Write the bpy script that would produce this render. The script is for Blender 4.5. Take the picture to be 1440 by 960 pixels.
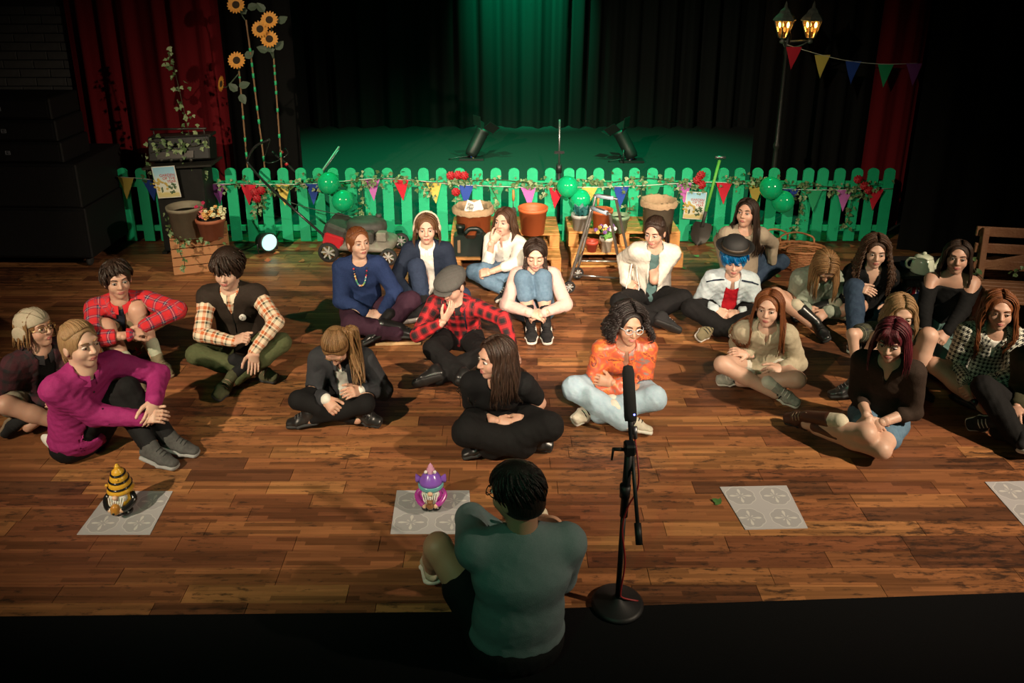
import bpy, math, random
import numpy as np
from mathutils import Vector, Matrix

for _o in list(bpy.data.objects):
    bpy.data.objects.remove(_o)
scene = bpy.context.scene
COL = scene.collection

# ------------------------------------------------------------------ camera
CX, CY, FPX, PITCH, CAMH = 705.0, 300.0, 1138.0, math.radians(18.0), 3.0
cam = bpy.data.cameras.new('camera')
cam_o = bpy.data.objects.new('camera', cam)
COL.objects.link(cam_o)
cam_o.location = (0, 0, CAMH)
cam_o.rotation_euler = (math.pi / 2 - PITCH, 0, 0)
cam.sensor_width = 36.0
cam.lens = FPX / 1440 * 36
cam.shift_x = (720 - CX) / 1440
cam.shift_y = -(480 - CY) / 1440
cam.clip_start = 0.05
cam.clip_end = 100
scene.camera = cam_o

# ------------------------------------------------------------------ world, light, exposure
scene.view_settings.view_transform = 'Standard'
scene.view_settings.look = 'None'
scene.view_settings.exposure = 0.0
scene.view_settings.gamma = 1.0
scene.view_settings.use_curve_mapping = False
world = bpy.data.worlds.new('World')
scene.world = world
world.use_nodes = True
world.node_tree.nodes['Background'].inputs[0].default_value = (0.60, 0.75, 0.70, 1)
world.node_tree.nodes['Background'].inputs[1].default_value = 0.004


def spot(name, loc, aim, power, color, size_deg, blend=0.4, radius=0.08):
    l = bpy.data.lights.new(name, 'SPOT')
    l.energy = power
    l.color = color
    l.spot_size = math.radians(size_deg)
    l.spot_blend = blend
    l.shadow_soft_size = radius
    o = bpy.data.objects.new(name, l)
    COL.objects.link(o)
    o.location = loc
    o.rotation_euler = (Vector(aim) - Vector(loc)).to_track_quat('-Z', 'Y').to_euler()
    return o


WARM = (1.0, 0.80, 0.58)
spot('spotlight_house_left', (-5.0, -1.2, 5.6), (-0.75, 6.7, 0.65), 4400, WARM, 43, 0.95)
spot('spotlight_house_right', (6.2, 1.2, 4.9), (1.0, 5.8, 0.25), 3300, WARM, 53, 0.95)
spot('added_front_fill', (-1.5, -3.5, 5.5), (0.0, 3.2, 0.2), 90, (1.0, 0.85, 0.72), 46, 0.9, 0.4)  # added weak fill to brighten the front figure, not a lamp of the house
spot('spotlight_house_centre', (0.8, -3.5, 5.8), (0.45, 7.6, 0.3), 10000, (1.0, 0.77, 0.61), 20, 1.0)
spot('spotlight_green_fill', (-2.0, -2.0, 6.0), (0, 6.4, 0.3), 240, (0.10, 1.0, 0.45), 50, 0.7)
spot('spotlight_green_upstage_left', (-2.2, 9.9, 5.4), (-1.4, 10.7, 0), 2300, (0.0, 1.0, 0.36), 74, 0.9)
spot('spotlight_green_upstage_right', (2.4, 9.9, 5.4), (1.6, 10.7, 0), 2300, (0.0, 1.0, 0.36), 74, 0.9)
spot('spotlight_green_backcloth', (0.25, 12.4, 5.2), (0.4, 14.3, 2.4), 5200, (0.0, 1.0, 0.40), 42, 1.0)


# ------------------------------------------------------------------ geometry helpers
def ray(px, py):
    x = (px - CX) / FPX
    y = -(py - CY) / FPX
    c, s = math.cos(PITCH), math.sin(PITCH)
    return np.array([x, c + y * s, -s + y * c])


def G(px, py, z=0.0):
    """Point of height z that is seen at a pixel of the 1440x960 frame."""
    r = ray(px, py)
    t = (z - CAMH) / r[2]
    return np.array([0, 0, CAMH]) + r * t


def GY(px, py, y):
    """Point on the upright plane at depth y that is seen at a pixel."""
    r = ray(px, py)
    t = y / r[1]
    return np.array([0, 0, CAMH]) + r * t


def unit(v):
    v = np.asarray(v, float)
    n = np.linalg.norm(v)
    return v / n if n > 1e-9 else v


V3 = lambda *a: np.array(a, float)

MATS = {}


def mat(name, color=(0.5, 0.5, 0.5), rough=0.6, metal=0.0, emit=None, estr=0.0, noise=None, bump=None,
        alpha=None, trans=0.0, coat=0.0, sheen=0.0, sub=0.0, spec=None):
    """Principled material; noise=(scale, colour2, contrast), bump=(scale, strength)."""
    if name in MATS:
        return MATS[name]
    m = bpy.data.materials.new(name)
    m.use_nodes = True
    nt = m.node_tree
    b = nt.nodes['Principled BSDF']
    b.inputs['Base Color'].default_value = (*color, 1)
    b.inputs['Roughness'].default_value = rough
    b.inputs['Metallic'].default_value = metal
    if emit:
        b.inputs['Emission Color'].default_value = (*emit, 1)
        b.inputs['Emission Strength'].default_value = estr
    if trans:
        b.inputs['Transmission Weight'].default_value = trans
    if spec is not None:
        b.inputs['Specular IOR Level'].default_value = spec
    if coat:
        b.inputs['Coat Weight'].default_value = coat
    if sheen:
        b.inputs['Sheen Weight'].default_value = sheen
    if sub:
        b.inputs['Subsurface Weight'].default_value = sub
        b.inputs['Subsurface Radius'].default_value = (0.012, 0.005, 0.003)
        b.inputs['Subsurface Scale'].default_value = 1.0
    tc = None
    if noise or bump:
        tc = nt.nodes.new('ShaderNodeTexCoord')
    if noise:
        n = nt.nodes.new('ShaderNodeTexNoise')
        n.inputs['Scale'].default_value = noise[0]
        n.inputs['Detail'].default_value = 4
        nt.links.new(tc.outputs['Object'], n.inputs['Vector'])
        r = nt.nodes.new('ShaderNodeValToRGB')
        w = noise[2] if len(noise) > 2 else 0.2
        r.color_ramp.elements[0].position = 0.5 - w
        r.color_ramp.elements[1].position = 0.5 + w
        r.color_ramp.elements[0].color = (*color, 1)
        r.color_ramp.elements[1].color = (*noise[1], 1)
        nt.links.new(n.outputs['Fac'], r.inputs[0])
        nt.links.new(r.outputs[0], b.inputs['Base Color'])
    if bump:
        n2 = nt.nodes.new('ShaderNodeTexNoise')
        n2.inputs['Scale'].default_value = bump[0]
        n2.inputs['Detail'].default_value = 3
        nt.links.new(tc.outputs['Object'], n2.inputs['Vector'])
        bp = nt.nodes.new('ShaderNodeBump')
        bp.inputs['Strength'].default_value = bump[1]
        bp.inputs['Distance'].default_value = 0.01
        nt.links.new(n2.outputs['Fac'], bp.inputs['Height'])
        nt.links.new(bp.outputs[0], b.inputs['Normal'])
    MATS[name] = m
    return m


def N(nt, typ, **kw):
    n = nt.nodes.new(typ)
    for k, v in kw.items():
        setattr(n, k, v)
    return n


def math_node(nt, op, a, b=None, c=None):
    n = nt.nodes.new('ShaderNodeMath')
    n.operation = op
    for i, v in enumerate((a, b, c)):
        if v is None:
            continue
        if isinstance(v, (int, float)):
            n.inputs[i].default_value = v
        else:
            nt.links.new(v, n.inputs[i])
    return n.outputs[0]


def mix_node(nt, fac, a, b, blend='MIX'):
    n = nt.nodes.new('ShaderNodeMix')
    n.data_type = 'RGBA'
    n.blend_type = blend
    for sock, v in ((n.inputs[0], fac), (n.inputs[6], a), (n.inputs[7], b)):
        if isinstance(v, (int, float)):
            sock.default_value = v
        elif isinstance(v, tuple):
            sock.default_value = (*v, 1) if len(v) == 3 else v
        else:
            nt.links.new(v, sock)
    return n.outputs[2]


# ------------------------------------------------------------------ mesh builder
class MB:
    """Collects shapes (with a material each) and links them as one mesh object."""

    def __init__(self):
        self.v, self.f, self.m, self.sm = [], [], [], []
        self.n = 0

    def add(self, verts, faces, mi=0, smooth=False):
        verts = np.asarray(verts, float).reshape(-1, 3)
        self.v.append(verts)
        o = self.n
        for f in faces:
            self.f.append(tuple(i + o for i in f))
            self.m.append(mi)
            self.sm.append(smooth)
        self.n += len(verts)
        return self

    def box(self, c, size, R=None, mi=0, bev=0.0):
        hx, hy, hz = np.asarray(size, float) / 2
        if bev <= 0:
            vs = np.array([[x, y, z] for x in (-hx, hx) for y in (-hy, hy) for z in (-hz, hz)])
            fs = [(0, 1, 3, 2), (4, 6, 7, 5), (0, 4, 5, 1), (2, 3, 7, 6), (0, 2, 6, 4), (1, 5, 7, 3)]
        else:
            b = min(bev, hx * .9, hy * .9, hz * .9)
            vs, fs = [], []
            idx = {}
            for sx in (-1, 1):
                for sy in (-1, 1):
                    for sz in (-1, 1):
                        for ax in range(3):
                            p = [sx * hx, sy * hy, sz * hz]
                            for k, s_ in enumerate((sx, sy, sz)):
                                if k != ax:
                                    p[k] -= s_ * b
                            idx[(sx, sy, sz, ax)] = len(vs)
                            vs.append(p)
            vs = np.array(vs)
            for ax in range(3):
                for s_ in (-1, 1):
                    q = []
                    for (a, b2) in ((-1, -1), (1, -1), (1, 1), (-1, 1)):
                        k = [0, 0, 0]
                        k[ax] = s_
                        k[(ax + 1) % 3] = a
                        k[(ax + 2) % 3] = b2
                        q.append(idx[(*k, ax)])
                    fs.append(tuple(q if s_ > 0 else q[::-1]))
            for ax in range(3):
                o1, o2 = (ax + 1) % 3, (ax + 2) % 3
                for a in (-1, 1):
                    for b2 in (-1, 1):
                        k0, k1 = [0] * 3, [0] * 3
                        k0[ax], k1[ax] = -1, 1
                        k0[o1] = k1[o1] = a
                        k0[o2] = k1[o2] = b2
                        q = [idx[(*k0, o1)], idx[(*k1, o1)], idx[(*k1, o2)], idx[(*k0, o2)]]
                        fs.append(tuple(q if a * b2 > 0 else q[::-1]))
            for sx in (-1, 1):
                for sy in (-1, 1):
                    for sz in (-1, 1):
                        q = [idx[(sx, sy, sz, i)] for i in range(3)]
                        fs.append(tuple(q if sx * sy * sz > 0 else q[::-1]))
        if R is not None:
            vs = vs @ np.asarray(R).T
        return self.add(vs + np.asarray(c, float), fs, mi)

    def beam(self, a, b, w, h, up=(0, 0, 1), mi=0, bev=0.0):
        a, b = np.asarray(a, float), np.asarray(b, float)
        d = b - a
        L = np.linalg.norm(d)
        x = d / L
        y = unit(np.cross(up, x))
        z = np.cross(x, y)
        return self.box((a + b) / 2, (L, w, h), np.stack([x, y, z], 1), mi, bev)

    def tube(self, pts, r, n=8, mi=0, cap=True, smooth=True, flat=1.0, up=None, closed=False):
        pts = np.asarray(pts, float)
        k = len(pts)
        rr = np.full(k, r, float) if np.isscalar(r) else np.asarray(r, float)
        t = np.gradient(pts, axis=0) if k > 2 else np.repeat([pts[-1] - pts[0]], k, 0)
        if closed:
            t = np.roll(pts, -1, 0) - np.roll(pts, 1, 0)
        t = t / np.maximum(np.linalg.norm(t, axis=1, keepdims=True), 1e-9)
        u0 = np.asarray(up, float) if up is not None else (V3(0, 0, 1) if abs(t[0][2]) < .9 else V3(1, 0, 0))
        ang = np.arange(n) * 2 * math.pi / n
        vs = np.zeros((k, n, 3))
        pu = u0
        for i in range(k):
            s_ = np.cross(t[i], pu)
            if np.linalg.norm(s_) < 1e-6:
                s_ = np.cross(t[i], V3(0.3, 0.7, 0.2))
            s_ = unit(s_)
            q = np.cross(s_, t[i])
            if up is None:
                pu = q
            vs[i] = pts[i] + rr[i] * (np.cos(ang)[:, None] * s_ + flat * np.sin(ang)[:, None] * q)
        fs = []
        for i in range(k if closed else k - 1):
            a0, b0 = i * n, ((i + 1) % k) * n
            for j in range(n):
                j2 = (j + 1) % n
                fs.append((a0 + j, a0 + j2, b0 + j2, b0 + j))
        if cap and not closed:
            fs.append(tuple(range(n))[::-1])
            fs.append(tuple((k - 1) * n + j for j in range(n)))
        return self.add(vs.reshape(-1, 3), fs, mi, smooth)

    def lathe(self, prof, c=(0, 0, 0), n=24, R=None, mi=0, smooth=True, cap0=True, cap1=True, sx=1.0, sy=1.0):
        prof = np.asarray(prof, float)
        k = len(prof)
        ang = np.arange(n) * 2 * math.pi / n
        vs = np.zeros((k, n, 3))
        vs[:, :, 0] = prof[:, :1] * np.cos(ang) * sx
        vs[:, :, 1] = prof[:, :1] * np.sin(ang) * sy
        vs[:, :, 2] = prof[:, 1:2]
        vs = vs.reshape(-1, 3)
        if R is not None:
            vs = vs @ np.asarray(R).T
        fs = []
        for i in range(k - 1):
            for j in range(n):
                j2 = (j + 1) % n
                fs.append((i * n + j, i * n + j2, (i + 1) * n + j2, (i + 1) * n + j))
        if cap0 and prof[0, 0] > 1e-4:
            fs.append(tuple(range(n))[::-1])
        if cap1 and prof[-1, 0] > 1e-4:
            fs.append(tuple((k - 1) * n + j for j in range(n)))
        return self.add(vs + np.asarray(c, float), fs, mi, smooth)

    def ball(self, c, r, n=14, m=8, R=None, mi=0):
        r = np.array([r, r, r]) if np.isscalar(r) else np.asarray(r, float)
        th = np.linspace(0, math.pi, m + 1)
        vs = [[0, 0, 1]]
        for t in th[1:-1]:
            for j in range(n):
                a = 2 * math.pi * j / n
                vs.append([math.sin(t) * math.cos(a), math.sin(t) * math.sin(a), math.cos(t)])
        vs.append([0, 0, -1])
        vs = np.array(vs) * r
        if R is not None:
            vs = vs @ np.asarray(R).T
        fs = [(0, 1 + j, 1 + (j + 1) % n) for j in range(n)]
        for i in range(m - 2):
            for j in range(n):
                j2 = (j + 1) % n
                fs.append((1 + i * n + j, 1 + (i + 1) * n + j, 1 + (i + 1) * n + j2, 1 + i * n + j2))
        e = len(vs) - 1
        o = 1 + (m - 2) * n
        fs += [(e, o + (j + 1) % n, o + j) for j in range(n)]
        return self.add(vs + np.asarray(c, float), fs, mi, True)

    def prism(self, poly, d0, d1, R=None, c=(0, 0, 0), mi=0):
        """Outline in local x/z extruded along local y from d0 to d1."""
        poly = np.asarray(poly, float)
        k = len(poly)
        a = np.stack([poly[:, 0], np.full(k, d0), poly[:, 1]], 1)
        b = np.stack([poly[:, 0], np.full(k, d1), poly[:, 1]], 1)
        vs = np.concatenate([a, b])
        if R is not None:
            vs = vs @ np.asarray(R).T
        fs = [tuple(range(k)), tuple(range(2 * k - 1, k - 1, -1))]
        fs += [(i, i + k, (i + 1) % k + k, (i + 1) % k) for i in range(k)]
        return self.add(vs + np.asarray(c, float), fs, mi)

    def build(self, name, mats, parent=None, attr=None):
        if not isinstance(mats, (list, tuple)):
            mats = [mats]
        me = bpy.data.meshes.new(name)
        vs = np.concatenate(self.v) if self.v else np.zeros((0, 3))
        o = bpy.data.objects.new(name, me)
        off = np.zeros(3)
        if parent is not None:
            off = np.array(parent.matrix_world.translation) if not parent.get('_w') else np.array(parent['_w'])
        fl = np.fromiter((i for f in self.f for i in f), np.int32)
        cnt = np.fromiter((len(f) for f in self.f), np.int32, len(self.f))
        set_mesh(me, vs - off, fl, cnt)
        for m_ in mats:
            me.materials.append(m_)
        me.polygons.foreach_set('material_index', np.array(self.m, np.int32))
        me.polygons.foreach_set('use_smooth', np.array(self.sm, bool))
        COL.objects.link(o)
        if parent is not None:
            o.parent = parent
            o['_w'] = tuple(off)
        return o


def set_mesh(me, vs, loops, counts):
    me.vertices.add(len(vs))
    me.vertices.foreach_set('co', np.asarray(vs, np.float32).ravel())
    me.loops.add(len(loops))
    me.loops.foreach_set('vertex_index', np.asarray(loops, np.int32))
    me.polygons.add(len(counts))
    st = np.concatenate([[0], np.cumsum(counts)[:-1]]).astype(np.int32)
    me.polygons.foreach_set('loop_start', st)
    me.update(calc_edges=True)
    me.validate()


def tag(o, label=None, cat=None, group=None, kind=None):
    if label:
        o['label'] = label
    if cat:
        o['category'] = cat
    if group:
        o['group'] = group
    if kind:
        o['kind'] = kind
    return o


def empty(name, loc, label=None, cat=None, group=None, kind=None):
    o = bpy.data.objects.new(name, None)
    COL.objects.link(o)
    o.location = tuple(float(x) for x in loc)
    o['_w'] = tuple(float(x) for x in loc)
    o.empty_display_size = 0.05
    return tag(o, label, cat, group, kind)


def copy_obj(o, parent=None, loc=None):
    c = o.copy()
    COL.objects.link(c)
    if parent is not None:
        c.parent = parent
    if loc is not None:
        c.location = loc
    return c


def rotz(a):
    c, s = math.cos(a), math.sin(a)
    return np.array([[c, -s, 0], [s, c, 0], [0, 0, 1.0]])


def rotx(a):
    c, s = math.cos(a), math.sin(a)
    return np.array([[1.0, 0, 0], [0, c, -s], [0, s, c]])


def roty(a):
    c, s = math.cos(a), math.sin(a)
    return np.array([[c, 0, s], [0, 1.0, 0], [-s, 0, c]])


def rot_to(d, up=(0, 0, 1)):
    """Matrix whose local z axis points along d."""
    z = unit(d)
    x = np.cross(up, z)
    if np.linalg.norm(x) < 1e-5:
        x = V3(1, 0, 0)
    x = unit(x)
    return np.stack([x, np.cross(z, x), z], 1)


def catmull(pts, n=6):
    pts = np.asarray(pts, float)
    P = np.concatenate([[2 * pts[0] - pts[1]], pts, [2 * pts[-1] - pts[-2]]])
    out = []
    for i in range(1, len(P) - 2):
        for t in np.linspace(0, 1, n, endpoint=False):
            a, b, c, d = P[i - 1], P[i], P[i + 1], P[i + 2]
            out.append(.5 * ((2 * b) + (-a + c) * t + (2 * a - 5 * b + 4 * c - d) * t * t + (-a + 3 * b - 3 * c + d) * t ** 3))
    out.append(pts[-1])
    return np.array(out)
# ================================================================== THE SETTING
rnd = random.Random(7)


def floor_material():
    m = bpy.data.materials.new('stage_boards')
    m.use_nodes = True
    nt = m.node_tree
    b = nt.nodes['Principled BSDF']
    geo = N(nt, 'ShaderNodeNewGeometry')
    oi = N(nt, 'ShaderNodeObjectInfo')
    r = math_node(nt, 'FRACT', math_node(nt, 'ADD', oi.outputs['Random'], math_node(nt, 'MULTIPLY', geo.outputs['Random Per Island'], 3.7)))
    ramp = N(nt, 'ShaderNodeValToRGB')
    e = ramp.color_ramp.elements
    e[0].position, e[0].color = 0.0, (0.100, 0.040, 0.019, 1)
    e[1].position, e[1].color = 1.0, (0.335, 0.150, 0.055, 1)
    for p, c in ((0.2, (0.175, 0.062, 0.027, 1)), (0.45, (0.228, 0.087, 0.035, 1)), (0.75, (0.268, 0.108, 0.041, 1))):
        x = e.new(p)
        x.color = c
    nt.links.new(r, ramp.inputs[0])
    # narrow strips inside one board, each with its own tone
    sep = N(nt, 'ShaderNodeSeparateXYZ')
    nt.links.new(geo.outputs['Position'], sep.inputs[0])
    ys = math_node(nt, 'FLOOR', math_node(nt, 'MULTIPLY', sep.outputs['Y'], 33.9))
    xs = math_node(nt, 'FLOOR', math_node(nt, 'ADD', math_node(nt, 'MULTIPLY', sep.outputs['X'], 2.3), math_node(nt, 'MULTIPLY', ys, 0.37)))
    cmb = N(nt, 'ShaderNodeCombineXYZ')
    nt.links.new(xs, cmb.inputs[0])
    nt.links.new(ys, cmb.inputs[1])
    wn = N(nt, 'ShaderNodeTexWhiteNoise')
    nt.links.new(cmb.outputs[0], wn.inputs['Vector'])
    strip = math_node(nt, 'ADD', math_node(nt, 'MULTIPLY', wn.outputs['Value'], 0.75), 0.60)
    # grain along x
    mp = N(nt, 'ShaderNodeMapping')
    mp.inputs['Scale'].default_value = (3.0, 70.0, 1)
    nt.links.new(geo.outputs['Position'], mp.inputs[0])
    g = N(nt, 'ShaderNodeTexNoise')
    g.inputs['Scale'].default_value = 1.0
    g.inputs['Detail'].default_value = 6
    nt.links.new(mp.outputs[0], g.inputs['Vector'])
    grain = math_node(nt, 'ADD', math_node(nt, 'MULTIPLY', g.outputs['Fac'], 0.9), 0.52)
    # worn dark patches and scratches
    mp2 = N(nt, 'ShaderNodeMapping')
    mp2.inputs['Scale'].default_value = (9.0, 34.0, 1)
    nt.links.new(geo.outputs['Position'], mp2.inputs[0])
    w = N(nt, 'ShaderNodeTexNoise')
    w.inputs['Scale'].default_value = 1.0
    w.inputs['Detail'].default_value = 8
    w.inputs['Roughness'].default_value = 0.72
    nt.links.new(mp2.outputs[0], w.inputs['Vector'])
    big = N(nt, 'ShaderNodeTexNoise')
    big.inputs['Scale'].default_value = 1.3
    big.inputs['Detail'].default_value = 3
    nt.links.new(geo.outputs['Position'], big.inputs['Vector'])
    wear = N(nt, 'ShaderNodeMapRange')
    wear.inputs[1].default_value = 0.545
    wear.inputs[2].default_value = 0.64
    nt.links.new(math_node(nt, 'ADD', w.outputs['Fac'], math_node(nt, 'MULTIPLY', math_node(nt, 'SUBTRACT', big.outputs['Fac'], 0.5), 0.45)), wear.inputs[0])
    col = mix_node(nt, 1.0, ramp.outputs[0], strip, 'MULTIPLY')
    col = mix_node(nt, 1.0, col, grain, 'MULTIPLY')
    col = mix_node(nt, math_node(nt, 'MULTIPLY', wear.outputs[0], 0.84), col, (0.022, 0.012, 0.008))
    nt.links.new(col, b.inputs['Base Color'])
    ro = math_node(nt, 'ADD', math_node(nt, 'MULTIPLY', w.outputs['Fac'], 0.35), 0.26)
    nt.links.new(ro, b.inputs['Roughness'])
    bp = N(nt, 'ShaderNodeBump')
    bp.inputs['Strength'].default_value = 0.25
    bp.inputs['Distance'].default_value = 0.003
    nt.links.new(g.outputs['Fac'], bp.inputs['Height'])
    nt.links.new(bp.outputs[0], b.inputs['Normal'])
    return m


M_BOARD = floor_material()
M_SUB = mat('floor_underside', (0.012, 0.008, 0.006), 0.9)
M_VINYL = mat('black_vinyl_floor', (0.022, 0.026, 0.026), 0.7, noise=(30, (0.032, 0.036, 0.036), 0.3), bump=(90, 0.2), spec=.15)
M_BLACK = mat('black_paint', (0.012, 0.012, 0.013), 0.55)
M_CARPET = mat('black_carpet', (0.006, 0.006, 0.0065), 0.95, bump=(300, 0.3), spec=.05)

FENCE_Y = float(G(700, 340)[1])
FLOOR_Y0, FLOOR_Y1 = 2.55, FENCE_Y + 0.25

floor = empty('floor', (0, 0, 0), kind='structure')
MB().box((0, (0.6 + FLOOR_Y1) / 2, -0.085), (16, FLOOR_Y1 - 0.6, 0.06)).build('subfloor', M_SUB, floor)
MB().box((0, (FLOOR_Y1 + 15) / 2, -0.03), (18, 15 - FLOOR_Y1, 0.06)).build('upstage_floor', M_VINYL, floor)
# boards
ROW = 0.118
unit_me = None
planks = []
y = FLOOR_Y0
while y < FLOOR_Y1 - 0.01:
    hw = 0.72 * y + 0.9
    x = -hw - rnd.uniform(0, 0.9)
    while x < hw:
        L = rnd.choice((0.45, 0.62, 0.62, 0.8, 0.95, 1.25))
        planks.append((x + L / 2, y + ROW / 2, L - 0.003, ROW - 0.0035 if rnd.random() < .35 else ROW - 0.0015))
        x += L
    y += ROW


def plank_px(p):
    d = p[1]
    if abs(p[0]) > 0.66 * d + 0.3 or d < 2.8:
        return 0
    return p[2] * p[3] * CAMH / (d ** 3)


planks.sort(key=plank_px, reverse=True)
pm = MB().box((0, 0, 0), (1, 1, 1)).build('plank', M_BOARD, floor)
for i, (px_, py_, L, Wd) in enumerate(planks[:300]):
    o = pm if i == 0 else copy_obj(pm, floor)
    o.location = (px_, py_, -0.0105 + rnd.uniform(-0.0008, 0.0006))
    o.scale = (L, Wd, 0.021)
mbr = MB()
for (px_, py_, L, Wd) in planks[300:]:
    mbr.box((px_, py_, -0.0105 + rnd.uniform(-0.0008, 0.0006)), (L, Wd, 0.021))
tag(mbr.build('planks', M_BOARD, floor), kind='stuff')

# carpet at the stage front, its black also standing for the dark audience area (its edge runs slightly askew)
e0, e1, e2 = G(-250, 871), G(640, 862), G(1690, 826)
poly = [(e0[0], e0[1]), (e1[0], e1[1]), (e2[0], e2[1]), (e2[0] + 1.0, 0.9), (e0[0] - 1.0, 0.9)]
k = len(poly)
vs = [(px_, py_, 0.009) for px_, py_ in poly] + [(px_, py_, -0.05) for px_, py_ in poly]
mbc = MB()
mbc.add(vs, [tuple(range(k))[::-1], tuple(range(k, 2 * k))] + [(i, (i + 1) % k, (i + 1) % k + k, i + k) for i in range(k)])
tag(mbc.build('carpet', M_CARPET), 'black carpet along the stage front, also standing in for the dark audience area', 'carpet')


# ------------------------------------------------------------------ curtains
def cloth_mat(name, c, rough=0.85, sheen=0.3):
    m = mat(name, c, rough, sheen=sheen, bump=(60, 0.15), spec=.08)
    return m


def curtain(name, pts, z0, z1, pitch, amp, material, label, seed=0, cat='curtain'):
    """Hanging pleated cloth along a floor path."""
    rr = random.Random(seed)
    P = np.asarray(pts, float)
    seg = np.linalg.norm(np.diff(P, axis=0), axis=1)
    s = np.concatenate([[0], np.cumsum(seg)])
    Ltot = s[-1]
    nu = int(Ltot / pitch * 10) + 2
    us = np.linspace(0, Ltot, nu)
    xs, ys = np.interp(us, s, P[:, 0]), np.interp(us, s, P[:, 1])
    tx, ty = np.gradient(xs), np.gradient(ys)
    tl = np.hypot(tx, ty)
    nx, ny = -ty / tl, tx / tl
    ph = np.cumsum(np.interp(us, np.linspace(0, Ltot, 12), [rr.uniform(.6, 1.5) for _ in range(12)])) * (us[1] - us[0]) * 2 * math.pi / pitch
    am = amp * np.interp(us, np.linspace(0, Ltot, 17), [rr.uniform(.5, 1.25) for _ in range(17)])
    nz = 7
    vs = []
    for k_ in range(nz):
        t = k_ / (nz - 1)
        z = z0 + (z1 - z0) * t
        drift = 0.5 * math.sin(2.1 * t + seed) * np.sin(us * 1.7 + seed)
        off = am * (1.05 - .25 * t) * (np.sin(ph + drift) + .35 * np.sin(2.3 * ph + 1 + 2 * drift))
        vs.append(np.stack([xs + nx * off, ys + ny * off, np.full(nu, z)], 1))
    vs = np.concatenate(vs)
    back = vs + np.stack([np.tile(nx, nz), np.tile(ny, nz), np.zeros(nu * nz)], 1) * 0.006
    fs = []
    n_ = len(vs)
    for k_ in range(nz - 1):
        for j in range(nu - 1):
            a = k_ * nu + j
            fs.append((a, a + 1, a + 1 + nu, a + nu))
            fs.append((a + n_, a + nu + n_, a + 1 + nu + n_, a + 1 + n_))
    mb = MB().add(np.concatenate([vs, back]), fs, 0, True)
    return tag(mb.build(name, material), label, cat)


M_RED = cloth_mat('red_velvet', (0.115, 0.0060, 0.0095), sheen=0.0)
M_BLK_CLOTH = cloth_mat('black_serge', (0.0055, 0.0052, 0.0052), sheen=0.0)
M_BACK = cloth_mat('grey_backcloth', (0.011, 0.012, 0.012), sheen=0.0)
yr = FENCE_Y + 0.55
curtain('red_curtain', [(GY(150, 240, yr)[0] - .25, yr + .1), (GY(332, 236, yr)[0], yr)], 0.0, 4.2, 0.26, 0.035, M_RED,
        'tall dark red velvet curtain behind the barbecue on the left', 3)
yb = FENCE_Y + 1.2
curtain('black_curtain', [(GY(300, 236, yb)[0], yb), (GY(425, 236, yb)[0], yb)], 0.0, 4.6, 0.3, 0.03, M_BLK_CLOTH,
        'black side curtain behind the sunflowers', 5)
curtain('black_curtain', [(GY(1057, 236, yb)[0], yb), (GY(1300, 236, yb)[0], yb + .3)], 0.0, 4.6, 0.3, 0.03, M_BLK_CLOTH,
        'black side curtain behind the street lamp', 6)
curtain('red_curtain', [(GY(1212, 237, yr)[0], yr), (GY(1275, 237, yr)[0], yr)], 0.0, 4.2, 0.24, 0.03, M_RED,
        'narrow dim red curtain at the right end of the fence', 8)
pA, pB = G(1262, 352), G(1262, 352) + V3(3.6, -0.6, 0)
curtain('black_curtain', [(pA[0], pA[1]), (pA[0] + 1.2, pA[1] - 0.25), (pB[0], pB[1])], 0.0, 4.6, 0.42, 0.05, M_BLK_CLOTH,
        'heavy black curtain behind the wooden bench at the right', 9)
ybk = float(G(700, 179)[1])
curtain('backcloth', [(-5.2, ybk), (5.2, ybk)], 0.0, 5.2, 0.40, 0.11, M_BACK,
        'wide pleated backcloth at the rear of the stage lit green in the middle', 12)

# ------------------------------------------------------------------ brick wall, far left
M_BRICK = mat('painted_block', (0.045, 0.044, 0.043), 0.8, noise=(14, (0.07, 0.068, 0.066), 0.3), bump=(120, 0.4))
M_MORT = mat('mortar', (0.02, 0.02, 0.02), 0.95)
yw = FENCE_Y + 0.75
xw1 = GY(150, 60, yw)[0]
wall = MB().box((xw1 - 1.5, yw + 0.11, 1.6), (3.0, 0.2, 3.4)).build('wall_left', M_MORT)
tag(wall, kind='structure')
bk = MB().box((0, 0, 0), (0.322, 0.03, 0.086), bev=0.004).build('brick', M_BRICK, wall)
first = True
for r_ in range(18):
    zz = 0.75 + r_ * 0.096
    for c_ in range(6):
        o = bk if first else copy_obj(bk, wall)
        first = False
        o.location = (xw1 - 0.17 - c_ * 0.333 - (0.166 if r_ % 2 else 0), yw + rnd.uniform(-.002, .002), zz)

# ------------------------------------------------------------------ loudspeaker stack at the left
M_SPK = mat('speaker_black', (0.006, 0.006, 0.0065), 0.6, bump=(400, 0.25), spec=.2)
M_GRILL = mat('speaker_grille', (0.008, 0.008, 0.0085), 0.7, bump=(900, 0.6), spec=.15)
M_EMB = mat('emblem_grey', (0.22, 0.24, 0.27), 0.5)
M_STEEL = mat('dull_steel', (0.25, 0.25, 0.26), 0.4, 0.9)
M_RUBBER = mat('black_rubber', (0.015, 0.015, 0.015), 0.8)
fr = G(133, 377)
bk_ = G(171, 343)
sd = unit(bk_ - fr)
side_len = 0.95
sx_ = unit(V3(-1, 0.03, 0))
spk_w = 1.55


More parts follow.
